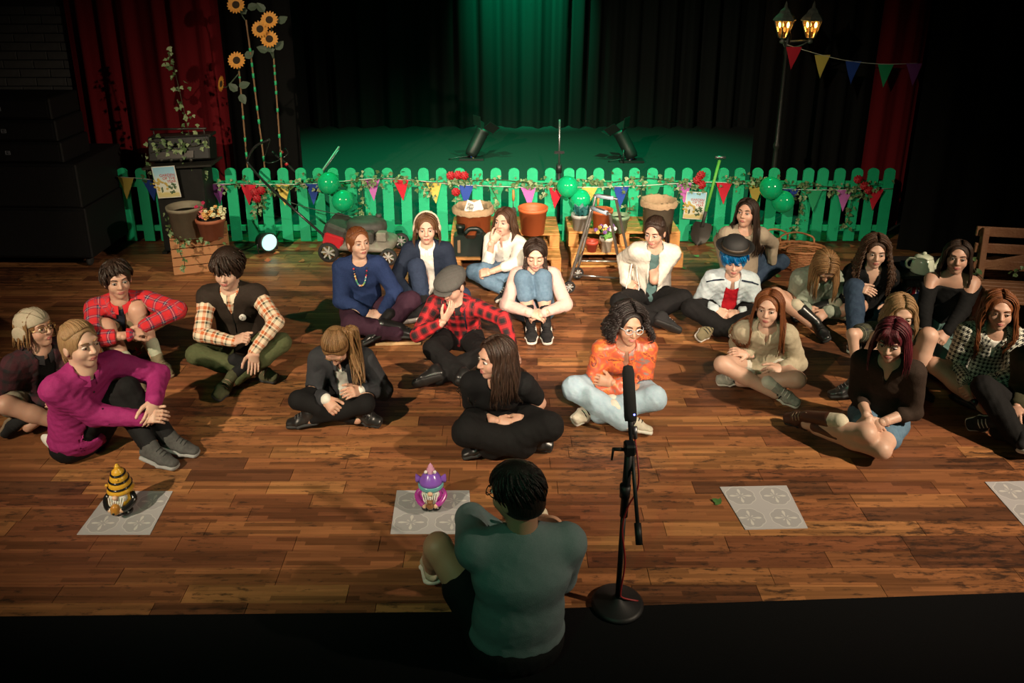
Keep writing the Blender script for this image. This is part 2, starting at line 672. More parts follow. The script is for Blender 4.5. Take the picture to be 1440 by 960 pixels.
def spk_box(c0, w, d, z0, z1, emblem, label, casters=False):
    """c0: front right bottom corner on plan, w: width to the left, d: depth back."""
    b0 = V3(c0[0], c0[1], z0)
    t = empty('loudspeaker', b0, label, 'speaker', 'loudspeakers stacked at the left')
    R = np.stack([sx_, np.cross(V3(0, 0, 1), sx_) * -1, V3(0, 0, 1)], 1)
    if R[1, 1] < 0:
        R[:, 1] *= -1
    c = b0 + sx_ * w / 2 + R[:, 1] * d / 2 + V3(0, 0, (z1 - z0) / 2)
    MB().box(c, (w, d, z1 - z0), R, bev=0.012).build('cabinet', M_SPK, t)
    MB().box(c - R[:, 1] * (d / 2 + .006), (w - .06, .012, z1 - z0 - .05), R).build('grille', M_GRILL, t)
    if emblem:
        ec = b0 + sx_ * emblem - R[:, 1] * 0.014 + V3(0, 0, (z1 - z0) / 2)
        mb = MB()
        for s_ in (-1, 1):
            mb.box(ec + V3(0, 0, s_ * .016), (.046, .003, .004), R)
            mb.box(ec + sx_ * s_ * .021, (.004, .003, .03), R)
        mb.box(ec + sx_ * .006, (.014, .003, .004), R)
        mb.box(ec - sx_ * .008, (.004, .003, .016), R)
        mb.build('emblem', M_EMB, t)
    if casters:
        for fx in (0.08, w - 0.08):
            for fy in (0.08, d - 0.08):
                cc = b0 + sx_ * fx + R[:, 1] * fy
                MB().lathe([(0.01, -.018), (.045, -.018), (.05, 0), (.045, .018), (.01, .018)], (cc[0], cc[1], 0.05), 16, rot_to(R[:, 0])).build('caster', M_RUBBER, t)
                MB().box((cc[0], cc[1], 0.085), (.06, .05, .03)).build('caster_plate', M_STEEL, t)
    return t


spk_box(fr, spk_w, side_len, 0.10, 0.62, None, 'large black bass loudspeaker on casters at the bottom of the stack', True)
spk_box(fr + V3(-0.02, 0.0, 0), spk_w, side_len - .05, 0.622, 1.06, None, 'large black bass loudspeaker second from the floor in the left stack')
xs0 = fr + V3(-0.14, 0.03, 0)
emb_x = [0.52, 0.50, 0.49]
for i, z in enumerate((1.065, 1.275, 1.485)):
    spk_box(xs0 + V3(-0.02 * i, 0, 0), 1.2, 0.5, z, z + .205, emb_x[i],
            ['black line array loudspeaker resting on the two bass boxes', 'black line array loudspeaker in the middle of the upper three', 'topmost black line array loudspeaker of the left stack'][i])
# ================================================================== FIGURES: implicit surfaces meshed with surface nets
class Cap:
    """Tapered capsule, optionally with an elliptic section (rx along lat, ry across)."""

    def __init__(s, a, b, r1, r2, lat=None, ry1=None, ry2=None):
        s.a, s.b = np.asarray(a, float), np.asarray(b, float)
        s.r1, s.r2, s.lat = r1, r2, None
        s.ba = s.b - s.a
        s.L2 = max(float(s.ba @ s.ba), 1e-9)
        s.L = math.sqrt(s.L2)
        if lat is not None:
            ax = s.ba / s.L
            la = unit(np.asarray(lat, float) - ax * (ax @ np.asarray(lat, float)))
            s.lat, s.ax, s.fr = la, ax, np.cross(la, ax)
            s.ry1, s.ry2 = ry1, ry2
        m = max(r1, r2, ry1 or 0, ry2 or 0)
        s.lo, s.hi = np.minimum(s.a, s.b) - m, np.maximum(s.a, s.b) + m

    def d(s, P):
        q = P - s.a
        t = np.clip((q @ s.ba) / s.L2, 0, 1)
        o = q - t[..., None] * s.ba
        if s.lat is None:
            return np.sqrt((o * o).sum(-1)) - (s.r1 + (s.r2 - s.r1) * t)
        rx = s.r1 + (s.r2 - s.r1) * t
        ry = s.ry1 + (s.ry2 - s.ry1) * t
        mn = np.minimum(rx, ry)
        n = np.sqrt(((o @ s.lat) / rx) ** 2 + ((o @ s.fr) / ry) ** 2 + ((o @ s.ax) / mn) ** 2)
        return (n - 1) * mn

    def uv(s, P):
        q = P - s.a
        t = (q @ s.ba) / s.L2
        o = q - np.clip(t, 0, 1)[:, None] * s.ba
        la = s.lat if s.lat is not None else unit(np.cross(s.ba, V3(.13, .21, 1)) if abs(s.ba[2]) < .95 * s.L else V3(1, 0, 0))
        fr = np.cross(la, s.ba / s.L)
        return t * s.L, np.arctan2(o @ fr, o @ la) * max(s.r1, s.r2)


class Ell:
    def __init__(s, c, r, R=None):
        s.c, s.r = np.asarray(c, float), np.asarray(r if not np.isscalar(r) else (r, r, r), float)
        s.R = R
        m = s.r.max()
        s.lo, s.hi = s.c - m, s.c + m

    def d(s, P):
        q = P - s.c
        if s.R is not None:
            q = q @ s.R
        n = np.sqrt(((q / s.r) ** 2).sum(-1))
        return (n - 1) * s.r.min()

    def uv(s, P):
        q = P - s.c
        if s.R is not None:
            q = q @ s.R
        return q[:, 2], q[:, 0]


class Wedge:
    """Opening down the front of a garment, given in the torso frame."""

    def __init__(s, o, f, l, u, w0, w1, z0, z1):
        s.o, s.f, s.l, s.u, s.w0, s.w1, s.z0, s.z1 = o, f, l, u, w0, w1, z0, z1
        s.lo, s.hi = o - 0.7, o + 0.7

    def d(s, P):
        q = P - s.o
        a, h, ff = q @ s.l, q @ s.u, q @ s.f
        t = np.clip((h - s.z0) / (s.z1 - s.z0), 0, 1)
        w = s.w0 + (s.w1 - s.w0) * t
        return np.maximum(np.maximum(np.abs(a) - w, -ff + 0.02), np.maximum(h - s.z0, s.z1 - h))


class Half:
    """Half space n.(p-o) > 0."""

    def __init__(s, o, n):
        s.o, s.n = np.asarray(o, float), unit(n)
        s.lo, s.hi = s.o - 5, s.o + 5

    def d(s, P):
        return -((P - s.o) @ s.n)


def smin(a, b, k):
    if k <= 0:
        return np.minimum(a, b)
    h = np.clip(.5 + .5 * (b - a) / k, 0, 1)
    return b + (a - b) * h - k * h * (1 - h)


def eval_pts(ops, P):
    F = np.full(len(P), 1.0)
    for p, mode, k in ops:
        d = p.d(P)
        F = smin(F, d, k) if mode == 'u' else -smin(-F, d, k)
    return F


EDGES = []
for _a in range(8):
    for _b in range(3):
        if not (_a >> _b) & 1:
            EDGES.append((_a, _a | (1 << _b)))


def nets(ops, h):
    un = [o for o in ops if o[1] == 'u']
    lo = np.min([o[0].lo for o in un], axis=0) - 3 * h - .004
    hi = np.max([o[0].hi for o in un], axis=0) + 3 * h + .004
    n = np.ceil((hi - lo) / h).astype(int) + 1
    F = np.full(n, 0.3, np.float64)
    ax = [lo[i] + np.arange(n[i]) * h for i in range(3)]
    for p, mode, k in ops:
        m = 2.5 * h + k * 1.2
        i0 = np.clip(np.floor((p.lo - m - lo) / h).astype(int), 0, n - 1)
        i1 = np.clip(np.ceil((p.hi + m - lo) / h).astype(int) + 1, 1, n)
        if np.any(i1 <= i0):
            continue
        P = np.stack(np.meshgrid(ax[0][i0[0]:i1[0]], ax[1][i0[1]:i1[1]], ax[2][i0[2]:i1[2]], indexing='ij'), -1)
        d = p.d(P)
        sl = (slice(i0[0], i1[0]), slice(i0[1], i1[1]), slice(i0[2], i1[2]))
        F[sl] = smin(F[sl], d, k) if mode == 'u' else -smin(-F[sl], d, k)
    S = F < 0
    cnt = np.zeros(n - 1, np.int8)
    for c in range(8):
        x, y_, z = c & 1, (c >> 1) & 1, (c >> 2) & 1
        cnt += S[x:n[0] - 1 + x, y_:n[1] - 1 + y_, z:n[2] - 1 + z]
    I = np.argwhere((cnt > 0) & (cnt < 8))
    if len(I) == 0:
        return np.zeros((0, 3)), np.zeros((0, 4), int)
    idx = np.full(n - 1, -1, np.int64)
    idx[tuple(I.T)] = np.arange(len(I))
    C = np.zeros((8, len(I)))
    offs = np.array([[c & 1, (c >> 1) & 1, (c >> 2) & 1] for c in range(8)])
    for c in range(8):
        q = I + offs[c]
        C[c] = F[q[:, 0], q[:, 1], q[:, 2]]
    pos, w = np.zeros((len(I), 3)), np.zeros(len(I))
    for a, b in EDGES:
        m = (C[a] < 0) != (C[b] < 0)
        t = np.where(m, C[a] / np.where(m, C[a] - C[b], 1), 0)
        pos += m[:, None] * (offs[a] + t[:, None] * (offs[b] - offs[a]))
        w += m
    verts = (I + pos / w[:, None]) * h + lo
    quads = []
    for axn in range(3):
        o1, o2 = (axn + 1) % 3, (axn + 2) % 3
        sl0, sl1 = [slice(None)] * 3, [slice(None)] * 3
        sl0[axn], sl1[axn] = slice(0, -1), slice(1, None)
        A, B = S[tuple(sl0)], S[tuple(sl1)]
        E = np.argwhere(A != B)
        E = E[(E[:, o1] > 0) & (E[:, o2] > 0) & (E[:, o1] < n[o1] - 1) & (E[:, o2] < n[o2] - 1)]
        ins = A[tuple(E.T)]
        e1, e2 = np.zeros(3, int), np.zeros(3, int)
        e1[o1], e2[o2] = 1, 1
        q = np.stack([idx[tuple((E - e1 - e2).T)], idx[tuple((E - e2).T)], idx[tuple(E.T)], idx[tuple((E - e1).T)]], 1)
        q[~ins] = q[~ins][:, ::-1]
        quads.append(q)
    return verts, np.concatenate(quads)


def vert_normals(v, q):
    n = np.zeros_like(v)
    fn = np.cross(v[q[:, 2]] - v[q[:, 0]], v[q[:, 3]] - v[q[:, 1]])
    for i in range(4):
        np.add.at(n, q[:, i], fn)
    return n / np.maximum(np.linalg.norm(n, axis=1, keepdims=True), 1e-12)


def folds(v, q, amp, seed, wl=(0.05, 0.16)):
    r = np.random.RandomState(seed)
    n = vert_normals(v, q)
    d = np.zeros(len(v))
    warp = 0.6 * np.sin(v @ (r.normal(size=3) * 14)) + 0.5 * np.sin(v @ (r.normal(size=3) * 22))
    for _ in range(5):
        k = unit(r.normal(size=3)) * 2 * math.pi / r.uniform(*wl)
        s_ = np.sin(v @ k + r.uniform(0, 6) + 1.3 * warp)
        d += (1 - 2 * np.abs(s_)) * .5 + s_ * .3
    return v + n * (d * amp / 2.2)[:, None]


class Surf:
    """Accumulates net surfaces and simple shapes, then links one mesh object."""

    def __init__(s):
        s.v, s.loops, s.counts, s.mi, s.suv, s.n = [], [], [], [], [], 0

    def net(s, ops, h, mi=0, fold=0, seed=0, uv=False, zmin=None, wl=(0.05, 0.16)):
        v, q = nets(ops, h)
        if len(v) == 0:
            return s
        if uv:
            us = [(p, k) for p, m, k in ops if m == 'u']
            best = np.full(len(v), 9.0)
            uvv = np.zeros((len(v), 3))
            for i, (p, k) in enumerate(us):
                d = p.d(v)
                m = d < best
                a, b = p.uv(v[m])
                uvv[m, 0], uvv[m, 1], uvv[m, 2] = a, b, i
                best[m] = d[m]
            s.suv.append(uvv)
        else:
            s.suv.append(np.zeros((len(v), 3)))
        if fold:
            v = folds(v, q, fold, seed, wl)
        if zmin is not None:
            v[:, 2] = np.maximum(v[:, 2], zmin)
        s._push(v, q.ravel(), np.full(len(q), 4), mi)
        return s

    def mb(s, mb, mis=0):
        v = np.concatenate(mb.v)
        s.suv.append(np.zeros((len(v), 3)))
        fl = np.fromiter((i for f in mb.f for i in f), np.int64)
        s._push(v, fl, np.array([len(f) for f in mb.f]), np.array(mb.m) + mis)
        return s

    def _push(s, v, loops, counts, mi):
        s.v.append(v)
        s.loops.append(np.asarray(loops) + s.n)
        s.counts.append(counts)
        s.mi.append(np.full(len(counts), mi) if np.isscalar(mi) else mi)
        s.n += len(v)

    def build(s, name, mats, parent):
        if not isinstance(mats, (list, tuple)):
            mats = [mats]
        me = bpy.data.meshes.new(name)
        off = np.array(parent['_w'])
        set_mesh(me, np.concatenate(s.v) - off, np.concatenate(s.loops), np.concatenate(s.counts))
        for m_ in mats:
            me.materials.append(m_)
        me.polygons.foreach_set('material_index', np.concatenate(s.mi).astype(np.int32))
        me.polygons.foreach_set('use_smooth', np.ones(len(me.polygons), bool))
        uv = np.concatenate(s.suv)
        if np.any(uv):
            at = me.attributes.new('suv', 'FLOAT_VECTOR', 'POINT')
            at.data.foreach_set('vector', uv.astype(np.float32).ravel())
        o = bpy.data.objects.new(name, me)
        COL.objects.link(o)
        o.parent = parent
        o['_w'] = tuple(off)
        return o


# ------------------------------------------------------------------ materials for people
def skin_mat(name, c):
    return mat(name, c, 0.5, noise=(25, tuple(x * 0.88 for x in c), 0.35), sub=0.12)


SK_FAIR = skin_mat('skin_fair', (0.52, 0.295, 0.21))
SK_PALE = skin_mat('skin_pale', (0.57, 0.35, 0.26))
SK_TAN = skin_mat('skin_tan', (0.48, 0.27, 0.17))
SK_WARM = skin_mat('skin_warm', (0.40, 0.215, 0.135))
M_EYE = mat('eye_white', (0.62, 0.58, 0.54), 0.25)
M_IRIS = mat('iris_dark', (0.03, 0.02, 0.015), 0.15)
M_LIP = mat('lip', (0.36, 0.11, 0.095), 0.4)


def hair_mat(name, c, c2, rough=0.42):
    if name in MATS:
        return MATS[name]
    m = bpy.data.materials.new(name)
    m.use_nodes = True
    nt = m.node_tree
    b = nt.nodes['Principled BSDF']
    geo = N(nt, 'ShaderNodeNewGeometry')
    tc = N(nt, 'ShaderNodeTexCoord')
    mp = N(nt, 'ShaderNodeMapping')
    mp.inputs['Scale'].default_value = (230, 230, 12)
    nt.links.new(tc.outputs['Object'], mp.inputs[0])
    n = N(nt, 'ShaderNodeTexNoise')
    n.inputs['Scale'].default_value = 1.0
    nt.links.new(mp.outputs[0], n.inputs['Vector'])
    f = math_node(nt, 'ADD', math_node(nt, 'MULTIPLY', n.outputs['Fac'], 1.5), math_node(nt, 'MULTIPLY', geo.outputs['Random Per Island'], 0.55))
    f = math_node(nt, 'SUBTRACT', f, 0.55)
    nt.links.new(mix_node(nt, f, c, c2), b.inputs['Base Color'])
    b.inputs['Roughness'].default_value = rough
    b.inputs['Specular IOR Level'].default_value = 0.3
    bp = N(nt, 'ShaderNodeBump')
    bp.inputs['Strength'].default_value = 0.7
    bp.inputs['Distance'].default_value = 0.006
    nt.links.new(n.outputs['Fac'], bp.inputs['Height'])
    nt.links.new(bp.outputs[0], b.inputs['Normal'])
    MATS[name] = m
    return m


def cloth(name, c, c2=None, rough=0.85, scale=60, bump=0.25, sheen=0.0):
    return mat(name, c, rough, noise=(scale, c2 or tuple(x * 0.8 for x in c), 0.3), bump=(scale * 3, bump), sheen=sheen, spec=.2)


def plaid(name, pitch, rampu, rampv, blend=0.5, mode='MIX', rough=0.85):
    """Woven check: colour bands along (rampu) and around (rampv) each limb; ramps are [(pos, colour)...]."""
    if name in MATS:
        return MATS[name]
    m = bpy.data.materials.new(name)
    m.use_nodes = True
    nt = m.node_tree
    b = nt.nodes['Principled BSDF']
    b.inputs['Roughness'].default_value = rough
    at = N(nt, 'ShaderNodeAttribute', attribute_name='suv')
    sep = N(nt, 'ShaderNodeSeparateXYZ')
    nt.links.new(at.outputs['Vector'], sep.inputs[0])
    outs = []
    for i, ramp in enumerate((rampu, rampv)):
        f = math_node(nt, 'FRACT', math_node(nt, 'MULTIPLY', math_node(nt, 'ADD', sep.outputs[i], 10), 1 / pitch))
        r = N(nt, 'ShaderNodeValToRGB')
        r.color_ramp.interpolation = 'CONSTANT'
        e = r.color_ramp.elements
        e[0].position, e[0].color = ramp[0][0], (*ramp[0][1], 1)
        e[1].position, e[1].color = ramp[1][0], (*ramp[1][1], 1)
        for p, c in ramp[2:]:
            x = e.new(p)
            x.color = (*c, 1)
        nt.links.new(f, r.inputs[0])
        outs.append(r.outputs[0])
    nt.links.new(mix_node(nt, blend, outs[0], outs[1], mode), b.inputs['Base Color'])
    tc = N(nt, 'ShaderNodeTexCoord')
    n2 = N(nt, 'ShaderNodeTexNoise')
    n2.inputs['Scale'].default_value = 150
    nt.links.new(tc.outputs['Object'], n2.inputs['Vector'])
    bp = N(nt, 'ShaderNodeBump')
    bp.inputs['Strength'].default_value = 0.2
    bp.inputs['Distance'].default_value = 0.01
    nt.links.new(n2.outputs['Fac'], bp.inputs['Height'])
    nt.links.new(bp.outputs[0], b.inputs['Normal'])
    MATS[name] = m
    return m


def houndstooth(name, pitch, c1, c2):
    m = bpy.data.materials.new(name)
    m.use_nodes = True
    nt = m.node_tree
    b = nt.nodes['Principled BSDF']
    b.inputs['Roughness'].default_value = 0.85
    at = N(nt, 'ShaderNodeAttribute', attribute_name='suv')
    sep = N(nt, 'ShaderNodeSeparateXYZ')
    nt.links.new(at.outputs['Vector'], sep.inputs[0])
    q = [math_node(nt, 'FRACT', math_node(nt, 'MULTIPLY', math_node(nt, 'ADD', sep.outputs[i], 10), 1 / pitch)) for i in (0, 1)]
    a = math_node(nt, 'GREATER_THAN', q[0], 0.5)
    c = math_node(nt, 'GREATER_THAN', q[1], 0.5)
    diag = math_node(nt, 'GREATER_THAN', math_node(nt, 'FRACT', math_node(nt, 'MULTIPLY', math_node(nt, 'ADD', q[0], q[1]), 2.0)), 0.5)
    both = math_node(nt, 'MULTIPLY', a, c)
    one = math_node(nt, 'MULTIPLY', math_node(nt, 'ABSOLUTE', math_node(nt, 'SUBTRACT', a, c)), diag)
    nt.links.new(mix_node(nt, math_node(nt, 'ADD', both, one), c1, c2), b.inputs['Base Color'])
    return m


# ------------------------------------------------------------------ skeleton helpers
def ik(a, target, hint, l1, l2):
    a, t, h = (np.asarray(x, float) for x in (a, target, hint))
    d = t - a
    L = np.linalg.norm(d)
    mx = (l1 + l2) * .995
    if L > mx:
        t = a + d / L * mx
        d, L = t - a, mx
    L = max(L, abs(l1 - l2) + .02)
    x = unit(d)
    c = (l1 * l1 + L * L - l2 * l2) / (2 * L)
    r = math.sqrt(max(l1 * l1 - c * c, 0))
    w = h - a
    w = w - x * (w @ x)
    if np.linalg.norm(w) < 1e-4:
        w = V3(0, 0, 1) - x * x[2]
    return a + x * c + unit(w) * r, t


def facing(deg):
    a = math.radians(deg)
    f = V3(math.sin(a), -math.cos(a), 0)
    return f, V3(-f[1], f[0], 0)


def hand_ops(w, d, n, th, s, curl=0.6, spread=1.0):
    """Wrist w, finger direction d, palm normal n, thumb side th."""
    d = unit(d)
    n = unit(n - d * (n @ d))
    sd = np.cross(d, n)
    if sd @ th < 0:
        sd = -sd
    ops = [(Cap(w - d * .03 * s, w + d * .02 * s, .024 * s, .026 * s, sd, .019 * s, .017 * s), 'u', .01),
           (Cap(w + d * .025 * s, w + d * .078 * s, .033 * s, .037 * s, sd, .017 * s, .013 * s), 'u', .015)]
    for k, (o, L, r) in enumerate(((.029, .070, .0088), (.0098, .078, .009), (-.0098, .072, .0086), (-.028, .057, .0076))):
        p = w + (d * .082 + sd * o) * s
        a = 0.18 * curl
        for j, fr_ in enumerate((.44, .31, .25)):
            a += curl * (0.75, 0.95, 0.6)[j]
            dd = d * math.cos(a) + n * math.sin(a)
            dd = unit(dd + sd * o * 2.2 * spread * (1 - min(curl, 1)))
            q = p + dd * L * fr_ * s
            rr = r * (1 - .1 * j) * s
            ops.append((Cap(p, q, rr, rr * .93), 'u', .004))
            p = q
    p = w + (d * .022 + sd * .026) * s
    for j, (L, r) in enumerate(((.042, .0125), (.032, .0105), (.026, .0088))):
        a = 0.75 - .28 * j - .2 * curl
        dd = unit(d * math.cos(a) + sd * math.sin(a) + n * (.25 + .25 * curl))
        q = p + dd * L * s
        ops.append((Cap(p, q, r * s, r * .9 * s), 'u', .006))
        p = q
    return ops


class Head:
    """Local frame: x = person's left, y = face forward, z = up."""

    def __init__(s, c, yaw, pitch, roll, sc):
        f, l = facing(yaw)
        p, r = math.radians(pitch), math.radians(roll)
        u = V3(0, 0, 1)
        f2 = f * math.cos(p) - u * math.sin(p)
        u2 = u * math.cos(p) + f * math.sin(p)
        l2 = l * math.cos(r) + u2 * math.sin(r)
        u3 = u2 * math.cos(r) - l * math.sin(r)
        s.c, s.f, s.l, s.u, s.s = np.asarray(c, float), f2, l2, u3, sc
        s.R = np.stack([l2, f2, u3], 1)

    def P(s, x, y, z):
        return s.c + (s.l * x + s.f * y + s.u * z) * s.s

    def E(s, c, r):
        return Ell(s.P(*c), np.asarray(r) * s.s, s.R)

    def C(s, a, b, r1, r2):
        return Cap(s.P(*a), s.P(*b), r1 * s.s, r2 * s.s)


def head_ops(H, neck, male):
    j = 1.06 if male else 1.0
    ops = [(H.E((0, -.012, .03), (.0735, .094, .081)), 'u', 0),
           (H.E((0, .022, -.03), (.0575 * j, .066, .070)), 'u', .03),
           (H.C((0, .048, -.082), (0, .058, -.088), .027 * j, .021 * j), 'u', .03),
           (H.E((.034, .052, -.028), (.026, .028, .028)), 'u', .015), (H.E((-.034, .052, -.028), (.026, .028, .028)), 'u', .015),
           (H.C((-.034, .072, .027), (.034, .072, .027), .013, .013), 'u', .018),
           (H.E((.031, .096, .006), (.018, .014, .0115)), 's', .012), (H.E((-.031, .096, .006), (.018, .014, .0115)), 's', .012),
           (H.C((0, .083, .014), (0, .103, -.024), .0075, .0115), 'u', .010),
           (H.C((-.010, .093, -.028), (.010, .093, -.028), .0085, .0085), 'u', .006),
           (H.C((-.016, .080, -.056), (.016, .080, -.056), .008, .008), 'u', .010),
           (H.E((.075, -.006, -.006), (.009, .019, .030)), 'u', .006), (H.E((-.075, -.006, -.006), (.009, .019, .030)), 'u', .006),
           (Cap(H.P(0, -.022, -.055), neck - V3(0, 0, .015), (.054 if male else .047) * H.s, (.060 if male else .054) * H.s), 'u', .02)]
    return ops


def face_bits(H, sf, closed, smile, gaze=0.0, lid=False):
    """Eyes, brows, lashes and lips as small shapes: material slots 1 white, 2 iris, 3 brow, 4 lip, 0 skin."""
    mb = MB()
    for sx in (-1, 1):
        R = H.R
        if closed:
            mb.ball(H.P(sx * .031, .0775, .004), np.array([.0150, .0125, .0115]) * H.s, 10, 6, R, 0)
            pts = [H.P(sx * (.031 + a), .0905 - abs(a) * .28, -.001 - .003 * math.cos(a * 110)) for a in (-.014, -.005, .005, .014)]
            mb.tube(pts, .0019 * H.s, 5, 3)
        else:
            mb.ball(H.P(sx * .031, .0775, .005), np.array([.0140, .0125, .0088]) * H.s, 12, 8, R, 1)
            mb.ball(H.P(sx * .031 + gaze * .006, .0868, .0045), np.array([.0070, .0046, .0072]) * H.s, 8, 6, R, 2)
            pts = [H.P(sx * (.031 + a), .0905 - abs(a) * .34, .0125 - abs(a) * .36) for a in (-.015, -.006, .005, .015)]
            mb.tube(pts, .0023 * H.s, 5, 3)
        pts = [H.P(sx * (.014 + a), .0925 - a * a * 9, .0265 + .006 * math.sin(a * 70)) for a in (0, .012, .024, .036)]
        mb.tube(pts, np.array([.0034, .0040, .0034, .0018]) * H.s, 6, 3, flat=.9)
    w = .022 if not smile else .027
    up = .004 if smile else 0
    pts = [H.P(x, .0915 - x * x * 22, -.0555 + up * (abs(x) / w) ** 2) for x in np.linspace(-w, w, 7)]
    mb.tube(pts, np.array([.0018, .0038, .0045, .0042, .0045, .0038, .0018]) * H.s, 6, 4)
    pts = [H.P(x, .0900 - x * x * 22, -.0630 + up * (abs(x) / w) ** 2) for x in np.linspace(-w * .8, w * .8, 5)]
    mb.tube(pts, np.array([.0020, .0050, .0056, .0050, .0020]) * H.s, 6, 4)
    sf.mb(mb)


# ------------------------------------------------------------------ hair
def hair_cap(H, t=.014, face=(.0, .106, -.024), fr=(.062, .075, .114), low=-.075, top=0.0, fringe=False):
    ops = [(H.E((0, -.014, .032 + top / 2), (.0745 + t, .094 + t, .080 + t + top)), 'u', 0),
           (H.E((0, -.035, -.02), (.066 + t, .070 + t, .075)), 'u', .03)]
    if not fringe:
        ops.append((H.E(face, fr), 's', .008))
    else:
        ops.append((H.E((0, .106, -.045), (.064, .07, .072)), 's', .006))
    ops.append((Half(H.P(0, 0, low), H.u), 's', 0))
    ops[-1] = (Half(H.P(0, 0, low), -H.u), 's', .006)
    return ops


def lock_tube(mb, pts, w, flat=.45, n=6, tip=.25, up=None):
    pts = np.asarray(pts)
    k = len(pts)
    t = np.linspace(0, 1, k)
    r = w * np.minimum(1.0, .55 + t * 4) * (1 - (1 - tip) * np.clip((t - .55) / .45, 0, 1))
    mb.tube(pts, r, n, 0, True, True, flat)


def push_out(P, ops, gap):
    e = 1e-3
    for _ in range(2):
        d = eval_pts(ops, P)
        m = d < gap
        if not m.any():
            break
        g = np.stack([eval_pts(ops, P[m] + V3(*[e if i == j else 0 for j in range(3)])) - d[m] for i in range(3)], 1)
        g /= np.maximum(np.linalg.norm(g, axis=1, keepdims=True), 1e-9)
        P[m] += g * (gap - d[m])[:, None]
    return P


def long_locks(H, body_ops, length, n, seed, part=0.0, curl=0.0, wave=0.0, w=.011, vol=.010, a0=42, forward=0.0, fringe=0, spread=1.0, droop=None):
    """Locks leave the parting, follow the skull and fall; azimuth 0 = face, 180 = back."""
    r = np.random.RandomState(seed)
    mb = MB()
    for i in range(n):
        side = 1 if i % 2 else -1
        az = math.radians(r.uniform(a0, 180)) * side
        layer = r.uniform(0, 1)
        R_ = np.array([.0745, .094, .080]) + vol * (0.6 + .8 * layer)
        pts = []
        # from the parting (x=part) along the skull
        y0 = -.014 + .075 * math.cos(az) * .9
        zz = np.linspace(0, 1, 6)
        for t in zz:
            th = math.radians(6 + 92 * t)
            if abs(az) < 1.85:
                yy = np.clip(math.cos(az) * (.98 - .12 * t), -.9, .84)
                kk = math.sqrt(1 - yy * yy)
                x = R_[0] * kk * math.sin(th) * side
                z = .032 + R_[2] * kk * math.cos(th)
                yy = -.014 + R_[1] * yy
            else:
                x = R_[0] * math.sin(th) * math.sin(az)
                yy = -.014 + R_[1] * math.sin(th) * math.cos(az)
                z = .032 + R_[2] * math.cos(th)
            x += part * (1 - t)
            pts.append(H.P(x, yy, z))
        q = pts[-1]
        out = unit((H.l * math.sin(az) + H.f * math.cos(az)))
        out[2] = 0
        L = length * r.uniform(.82, 1.05)
        m = max(5, int(L / .035))
        dn = V3(0, 0, -1) if droop is None else unit(droop)
        for j in range(1, m + 1):
            t = j / m
            p = q + dn * L * t + out * (.020 * spread * math.sin(t * 2.2)) * (1 + vol * 20) + H.f * forward * t * (1 if abs(az) < 1.75 else .2)
            pts.append(p)
        P = np.array(pts)
        if body_ops is not None:
            P[6:] = push_out(P[6:].copy(), body_ops, .008 + .014 * layer)
        if wave or curl:
            ph, fq = r.uniform(0, 6.28), r.uniform(.85, 1.2)
            s_ = np.concatenate([[0], np.cumsum(np.linalg.norm(np.diff(P, axis=0), axis=1))])
            if curl:
                sf_ = np.linspace(0, s_[-1], max(len(P), int(s_[-1] / .009)))
                P = np.stack([np.interp(sf_, s_, P[:, k]) for k in range(3)], 1)
                s_ = sf_
            amp = np.clip((s_ - .05) / .08, 0, 1)[:, None]
            if curl:
                P = P + amp * curl * (np.cos(s_ * 150 * fq + ph)[:, None] * out + np.sin(s_ * 150 * fq + ph)[:, None] * np.cross(out, V3(0, 0, 1)))
            else:
                P = P + amp * wave * (np.sin(s_ * 42 * fq + ph)[:, None] * np.cross(out, V3(0, 0, 1)) + .6 * np.cos(s_ * 36 * fq + ph)[:, None] * out)
        lock_tube(mb, P, w * r.uniform(.7, 1.2) * H.s, flat=.5 if not curl else .8, n=5 if curl else 6)
    for i in range(fringe):
        x = -.055 + .11 * i / max(fringe - 1, 1)
        pts = [H.P(x * .35, .035, .108), H.P(x * .7, .078, .082), H.P(x, .094 - abs(x) * .45, .048), H.P(x * 1.06, .099 - abs(x) * .5, .018 + r.uniform(-.006, .008))]
        lock_tube(mb, catmull(pts, 3), .011 * H.s, .4)
    return mb


def short_locks(H, n, seed, w=.010, lift=.006, sweep=0.0, fringe=True, low=-.05, fl=.03):
    r = np.random.RandomState(seed)
    mb = MB()
    for i in range(n):
        az = r.uniform(-math.pi, math.pi)
        th0 = math.radians(r.uniform(5, 75))
        dth = math.radians(r.uniform(28, 46))
        if abs(az) < 1.0:
            if not fringe:
                continue
            dth = min(dth, math.radians(66) - th0 + fl * 6)
            if dth < .25:
                continue
        R_ = np.array([.0745, .094, .080]) + .012 + lift * r.uniform(.2, 1.6)
        pts = []
        for t in np.linspace(0, 1, 5):
            th = th0 + dth * t
            a = az + sweep * t
            k = 1 + .05 * t * r.uniform(.3, 1)
            pts.append(H.P(R_[0] * math.sin(th) * math.sin(a) * k, -.014 + R_[1] * math.sin(th) * math.cos(a) * k, .032 + R_[2] * math.cos(th) * k))
        lock_tube(mb, pts, w * r.uniform(.7, 1.2) * H.s, .45, 5, .2)
    return mb


